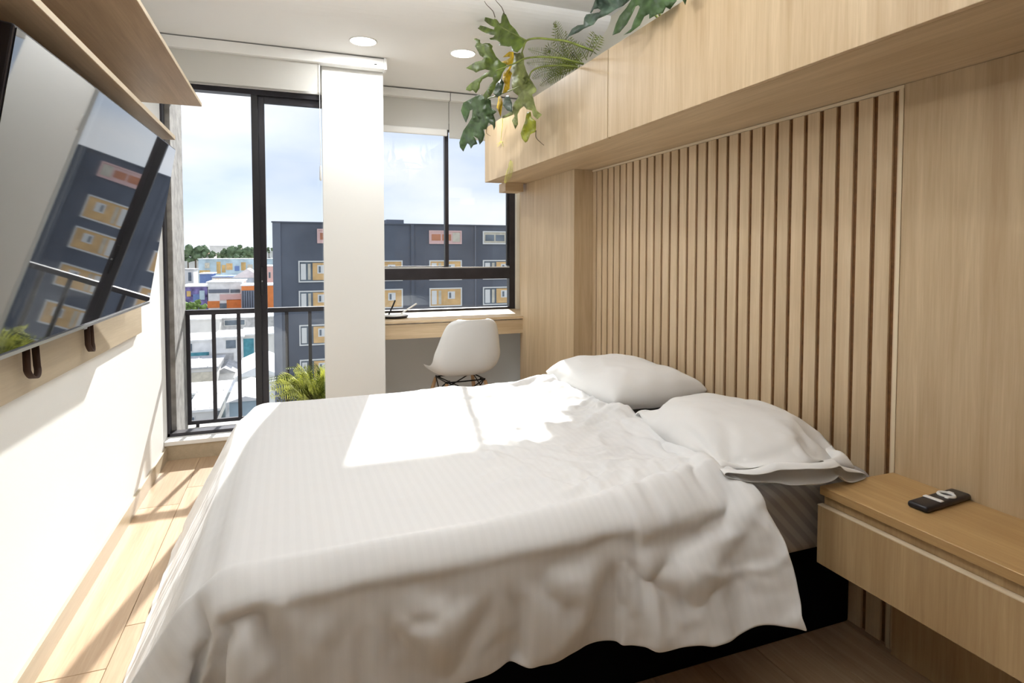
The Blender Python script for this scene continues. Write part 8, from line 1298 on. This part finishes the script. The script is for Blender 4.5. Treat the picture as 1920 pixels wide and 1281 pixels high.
def house(u0, u1, vt, Y, dep, wall, roof, label, name='house', gable=0, wins=(), extra=(), group=None):
    a = px(u0, 500, Y).x; b = px(u1, 500, Y).x; zt = px((u0+u1)/2, vt, Y).z
    t = thing(name, label, 'building', ((a+b)/2, Y, GZ), group)
    obj('wall', box((a, Y, GZ), (b, Y+dep, zt)), T[wall], t)
    o_ = .25
    if gable:
        bm = bmesh.new(); xm = (a+b)/2
        v = [bm.verts.new(c) for c in ((a-o_, Y-o_, zt), (b+o_, Y-o_, zt), (xm, Y-o_, zt+gable), (a-o_, Y+dep+o_, zt), (b+o_, Y+dep+o_, zt), (xm, Y+dep+o_, zt+gable))]
        for q in ((0, 1, 2), (3, 5, 4), (0, 2, 5, 3), (1, 4, 5, 2), (0, 3, 4, 1)): bm.faces.new([v[k] for k in q])
        obj('roof', bm, T[roof], t)
    else:
        obj('roof', box((a-o_, Y-o_, zt), (b+o_, Y+dep+o_, zt+.22)), T[roof], t)
        n = max(2, int((b-a)/2.2)); bm = bmesh.new()
        for k in range(n): add_box(bm, (a+(b-a)*(k+.45)/n, Y, zt+.22), (a+(b-a)*(k+.5)/n, Y+dep, zt+.30))
        obj('roof_ribs', bm, T['grey roof'], t)['kind'] = 'stuff'
    for (p, q, r_, s, mt) in wins:
        A_ = px(p, q, Y); B_ = px(r_, s, Y)
        w2 = obj('window', box((A_.x, Y-.06, B_.z), (B_.x, Y-.005, A_.z)), T['frame white'], t)
        m = min(.12, (B_.x-A_.x)*.12); obj('pane', box((A_.x+m, Y-.10, B_.z+m), (B_.x-m, Y-.061, A_.z-m)), T[mt], w2)
    for (p, q, r_, s, mt, nm) in extra:
        A_ = px(p, q, Y); B_ = px(r_, s, Y)
        obj(nm, box((A_.x, Y-.14, B_.z), (B_.x, Y-.006, A_.z)), T[mt], t)
    return t
# nearest roofs, seen through the railing
house(346, 402, 772, 60, 7, 'pale render', 'white roof', 'small white shed lowest behind the railing at its left end', wins=((352, 782, 366, 800, 'dim glass'),))
house(425, 486, 752, 62, 9, 'sky mural', 'white roof', 'pale blue box shed with a wide white roof behind the railing', gable=.5)
house(340, 440, 738, 78, 6, 'grey roof', 'white roof', 'grey workshop with a long pale roof behind the railing', wins=((352, 744, 400, 768, 'dim glass'),))
house(438, 520, 705, 80, 14, 'pale render', 'white roof', 'big white sloped roof seen right of the second railing bar', gable=1.2)
house(338, 402, 692, 92, 10, 'pale render', 'grey roof', 'pale warehouse with corrugated grey roof behind the railing', extra=((346, 700, 400, 718, 'curtain', 'panel'),))
house(398, 436, 700, 96, 10, 'white roof', 'grey roof', 'narrow white warehouse with grey roof', gable=.8)
house(336, 398, 640, 104, 9, 'white roof', 'white roof', 'long white building with a green strip under its windows', extra=((355, 662, 392, 666, 'teal', 'strip'),), wins=((346, 644, 362, 660, 'dim glass'),))
house(398, 452, 634, 104, 9, 'white roof', 'white roof', 'white building with a dark double window', wins=((422, 637, 444, 654, 'dim glass'), (404, 662, 440, 676, 'grey roof')))
house(450, 530, 628, 106, 9, 'pale render', 'white roof', 'white building with a tall teal window', wins=((455, 634, 478, 672, 'teal'),), extra=((452, 673, 485, 677, 'terracotta', 'strip'),))
house(345, 410, 600, 124, 14, 'pale render', 'white roof', 'low white flat-roofed hall beyond the long white building')
house(408, 520, 596, 128, 14, 'grey roof', 'white roof', 'wide low hall with skylights on a white roof', wins=((420, 600, 460, 610, 'dim glass'),))
# street front with murals
house(338, 389, 538, 150, 12, 'violet mural', 'white roof', 'low building painted with a violet mural', extra=((350, 546, 358, 556, 'ochre', 'mural_patch'), (362, 552, 374, 566, 'blue paint', 'mural_patch'), (374, 545, 384, 562, 'sky mural', 'mural_patch')))
house(388, 453, 530, 150, 14, 'white roof', 'white roof', 'white shop front with an orange base and a grey band', extra=((389, 565, 412, 577, 'orange paint', 'base_panel'), (425, 562, 452, 577, 'orange paint', 'base_panel'), (412, 569, 425, 578, 'dim glass', 'doorway'), (391, 543, 430, 549, 'slate side', 'sign_band'), (432, 543, 450, 549, 'dim glass', 'sign_band'), (412, 552, 452, 562, 'pink frame', 'awning')))
house(452, 512, 536, 146, 10, 'orange paint', 'white roof', 'orange-topped gate house with white upright bars', extra=tuple((455+k*4.4, 546, 456.6+k*4.4, 577, 'frame white', 'bar') for k in range(10)) + ((453, 545, 500, 578, 'slate side', 'gate_panel'),))
house(374, 397, 514, 190, 10, 'blue paint', 'white roof', 'small blue house above the violet mural')
house(397, 438, 520, 186, 12, 'pale render', 'blue paint', 'pale house with blue roof above the white shop', wins=((402, 522, 416, 532, 'ochre'), (420, 522, 434, 532, 'ochre')))
house(436, 490, 521, 184, 12, 'sky mural', 'white roof', 'gabled pale green house right of the blue-roofed one', gable=2.6)
house(340, 362, 506, 200, 10, 'pale render', 'grey roof', 'pale block at the left edge of the view with a dark window', wins=((352, 510, 360, 528, 'dim glass'),))
house(372, 520, 486, 240, 14, 'sky mural', 'white roof', 'long wall painted with a pale blue and ochre mural', extra=tuple((372+a, 489+b, 372+a+w_, 489+b+h_, mt, 'mural_patch') for a, b, w_, h_, mt in ((2, 18, 20, 8, 'ochre'), (12, 4, 9, 10, 'curtain'), (34, 2, 8, 22, 'ochre'), (44, 8, 7, 14, 'ochre'), (52, 5, 12, 12, 'brick orange'), (68, 10, 9, 9, 'blue paint'), (80, 3, 9, 15, 'ochre'), (92, 7, 10, 12, 'curtain'), (105, 4, 10, 16, 'ochre'))))
house(338, 400, 478, 330, 16, 'pale render', 'terracotta', 'far pale house under trees at the left', gable=2)
house(394, 432, 462, 420, 14, 'pale render', 'grey roof', 'far roofline of a low house on the horizon')
house(432, 478, 474, 360, 14, 'pale render', 'terracotta', 'far house with a red roof between the trees', gable=2.5)
house(484, 516, 472, 300, 14, 'pale render', 'white roof', 'far pale block left of the dark apartment block', wins=((502, 482, 508, 500, 'dim glass'),))
house(492, 514, 500, 170, 14, 'pink frame', 'white roof', 'tall pinkish block just left of the dark apartment block', wins=((503, 510, 508, 522, 'dim glass'), (503, 535, 508, 548, 'dim glass'), (503, 560, 508, 572, 'dim glass')))
house(955, 1120, 470, 120, 20, 'curtain', 'grey roof', 'ochre block beyond the right end of the dark block')
def tree(u, v, Y, r, label, mat='tree green', seed=0, zb=None):
    rn = random.Random(seed); top = px(u, v, Y)
    R_ = r*Y/1106
    t = thing('tree', label, 'tree', (top.x, Y, GZ), 'trees on the skyline' if Y > 250 else 'bushes by the street')
    base = GZ
    bm = bmesh.new(); add_tube(bm, [(top.x, Y, base), (top.x, Y, top.z-R_*.6)], [R_*.12, R_*.06], 6); obj('trunk', bm, T['bark'], t)
    bm = bmesh.new()
    for k in range(22):
        p = Vector((rn.uniform(-1, 1), rn.uniform(-.6, .6), rn.uniform(-.75, .25))); p.z *= (1-abs(p.x)*.45)
        c = Vector((top.x, Y, top.z-R_*.55)) + p*R_; rr = R_*rn.uniform(.16, .34)
        n0 = len(bm.verts); bmesh.ops.create_icosphere(bm, subdivisions=2, radius=rr, matrix=Matrix.Translation(c))
        bm.verts.ensure_lookup_table()
        for vv in bm.verts[n0:]:
            dd = vv.co-c; vv.co = c + dd*(1+.5*noise.noise(dd*(3/rr)+c))
    obj('crown', bm, T[mat], t)
for i, (u, v, Y, r, lab) in enumerate(((366, 456, 300, 18, 'round tree rising leftmost on the skyline beside the concrete fin'), (384, 468, 330, 14, 'low tree second from the left on the skyline'), (352, 468, 320, 14, 'tree at the left skyline cut by the concrete fin'),
        (404, 472, 380, 12, 'small low skyline tree left of the pale roof'), (420, 470, 380, 10, 'small skyline tree just right of the pale roof'), (436, 462, 340, 15, 'dark tree left of the tallest one on the skyline'), (461, 454, 320, 22, 'tallest broad tree on the skyline beside the door frame'), (478, 462, 330, 16, 'tree on the skyline hidden by the door stile'), (504, 462, 300, 9, 'tree top seen just right of the door stile'), (447, 474, 300, 12, 'low bush under the tallest skyline tree'))):
    tree(u, v, Y, r, lab, seed=i+3)
tree(364, 562, 142, 16, 'light green bush under the violet mural', 'bush green', 31)
tree(352, 566, 140, 12, 'light green bush at the left edge below the violet mural', 'bush green', 32)
tree(374, 584, 134, 13, 'light green bush just below the handrail', 'bush green', 33)
tree(356, 586, 134, 13, 'green shrub below the handrail by the concrete fin', 'bush green', 34)
# hills far behind
bm = bmesh.new(); prev = None
for i in range(61):
    x = -330+i*16; z = 2.0+5.5*noise.noise(Vector((i*.21, 0, 3)))+2*noise.noise(Vector((i*.9, 0, 8)))
    c = [bm.verts.new((x, 600, GZ)), bm.verts.new((x, 640, z+CAMH-1)), bm.verts.new((x, 760, z+1)), bm.verts.new((x, 800, GZ))]
    if prev:
        for k in range(3): bm.faces.new([prev[k], c[k], c[k+1], prev[k+1]])
    prev = c
struct('hills', bm, T['hill green'], smooth=True)
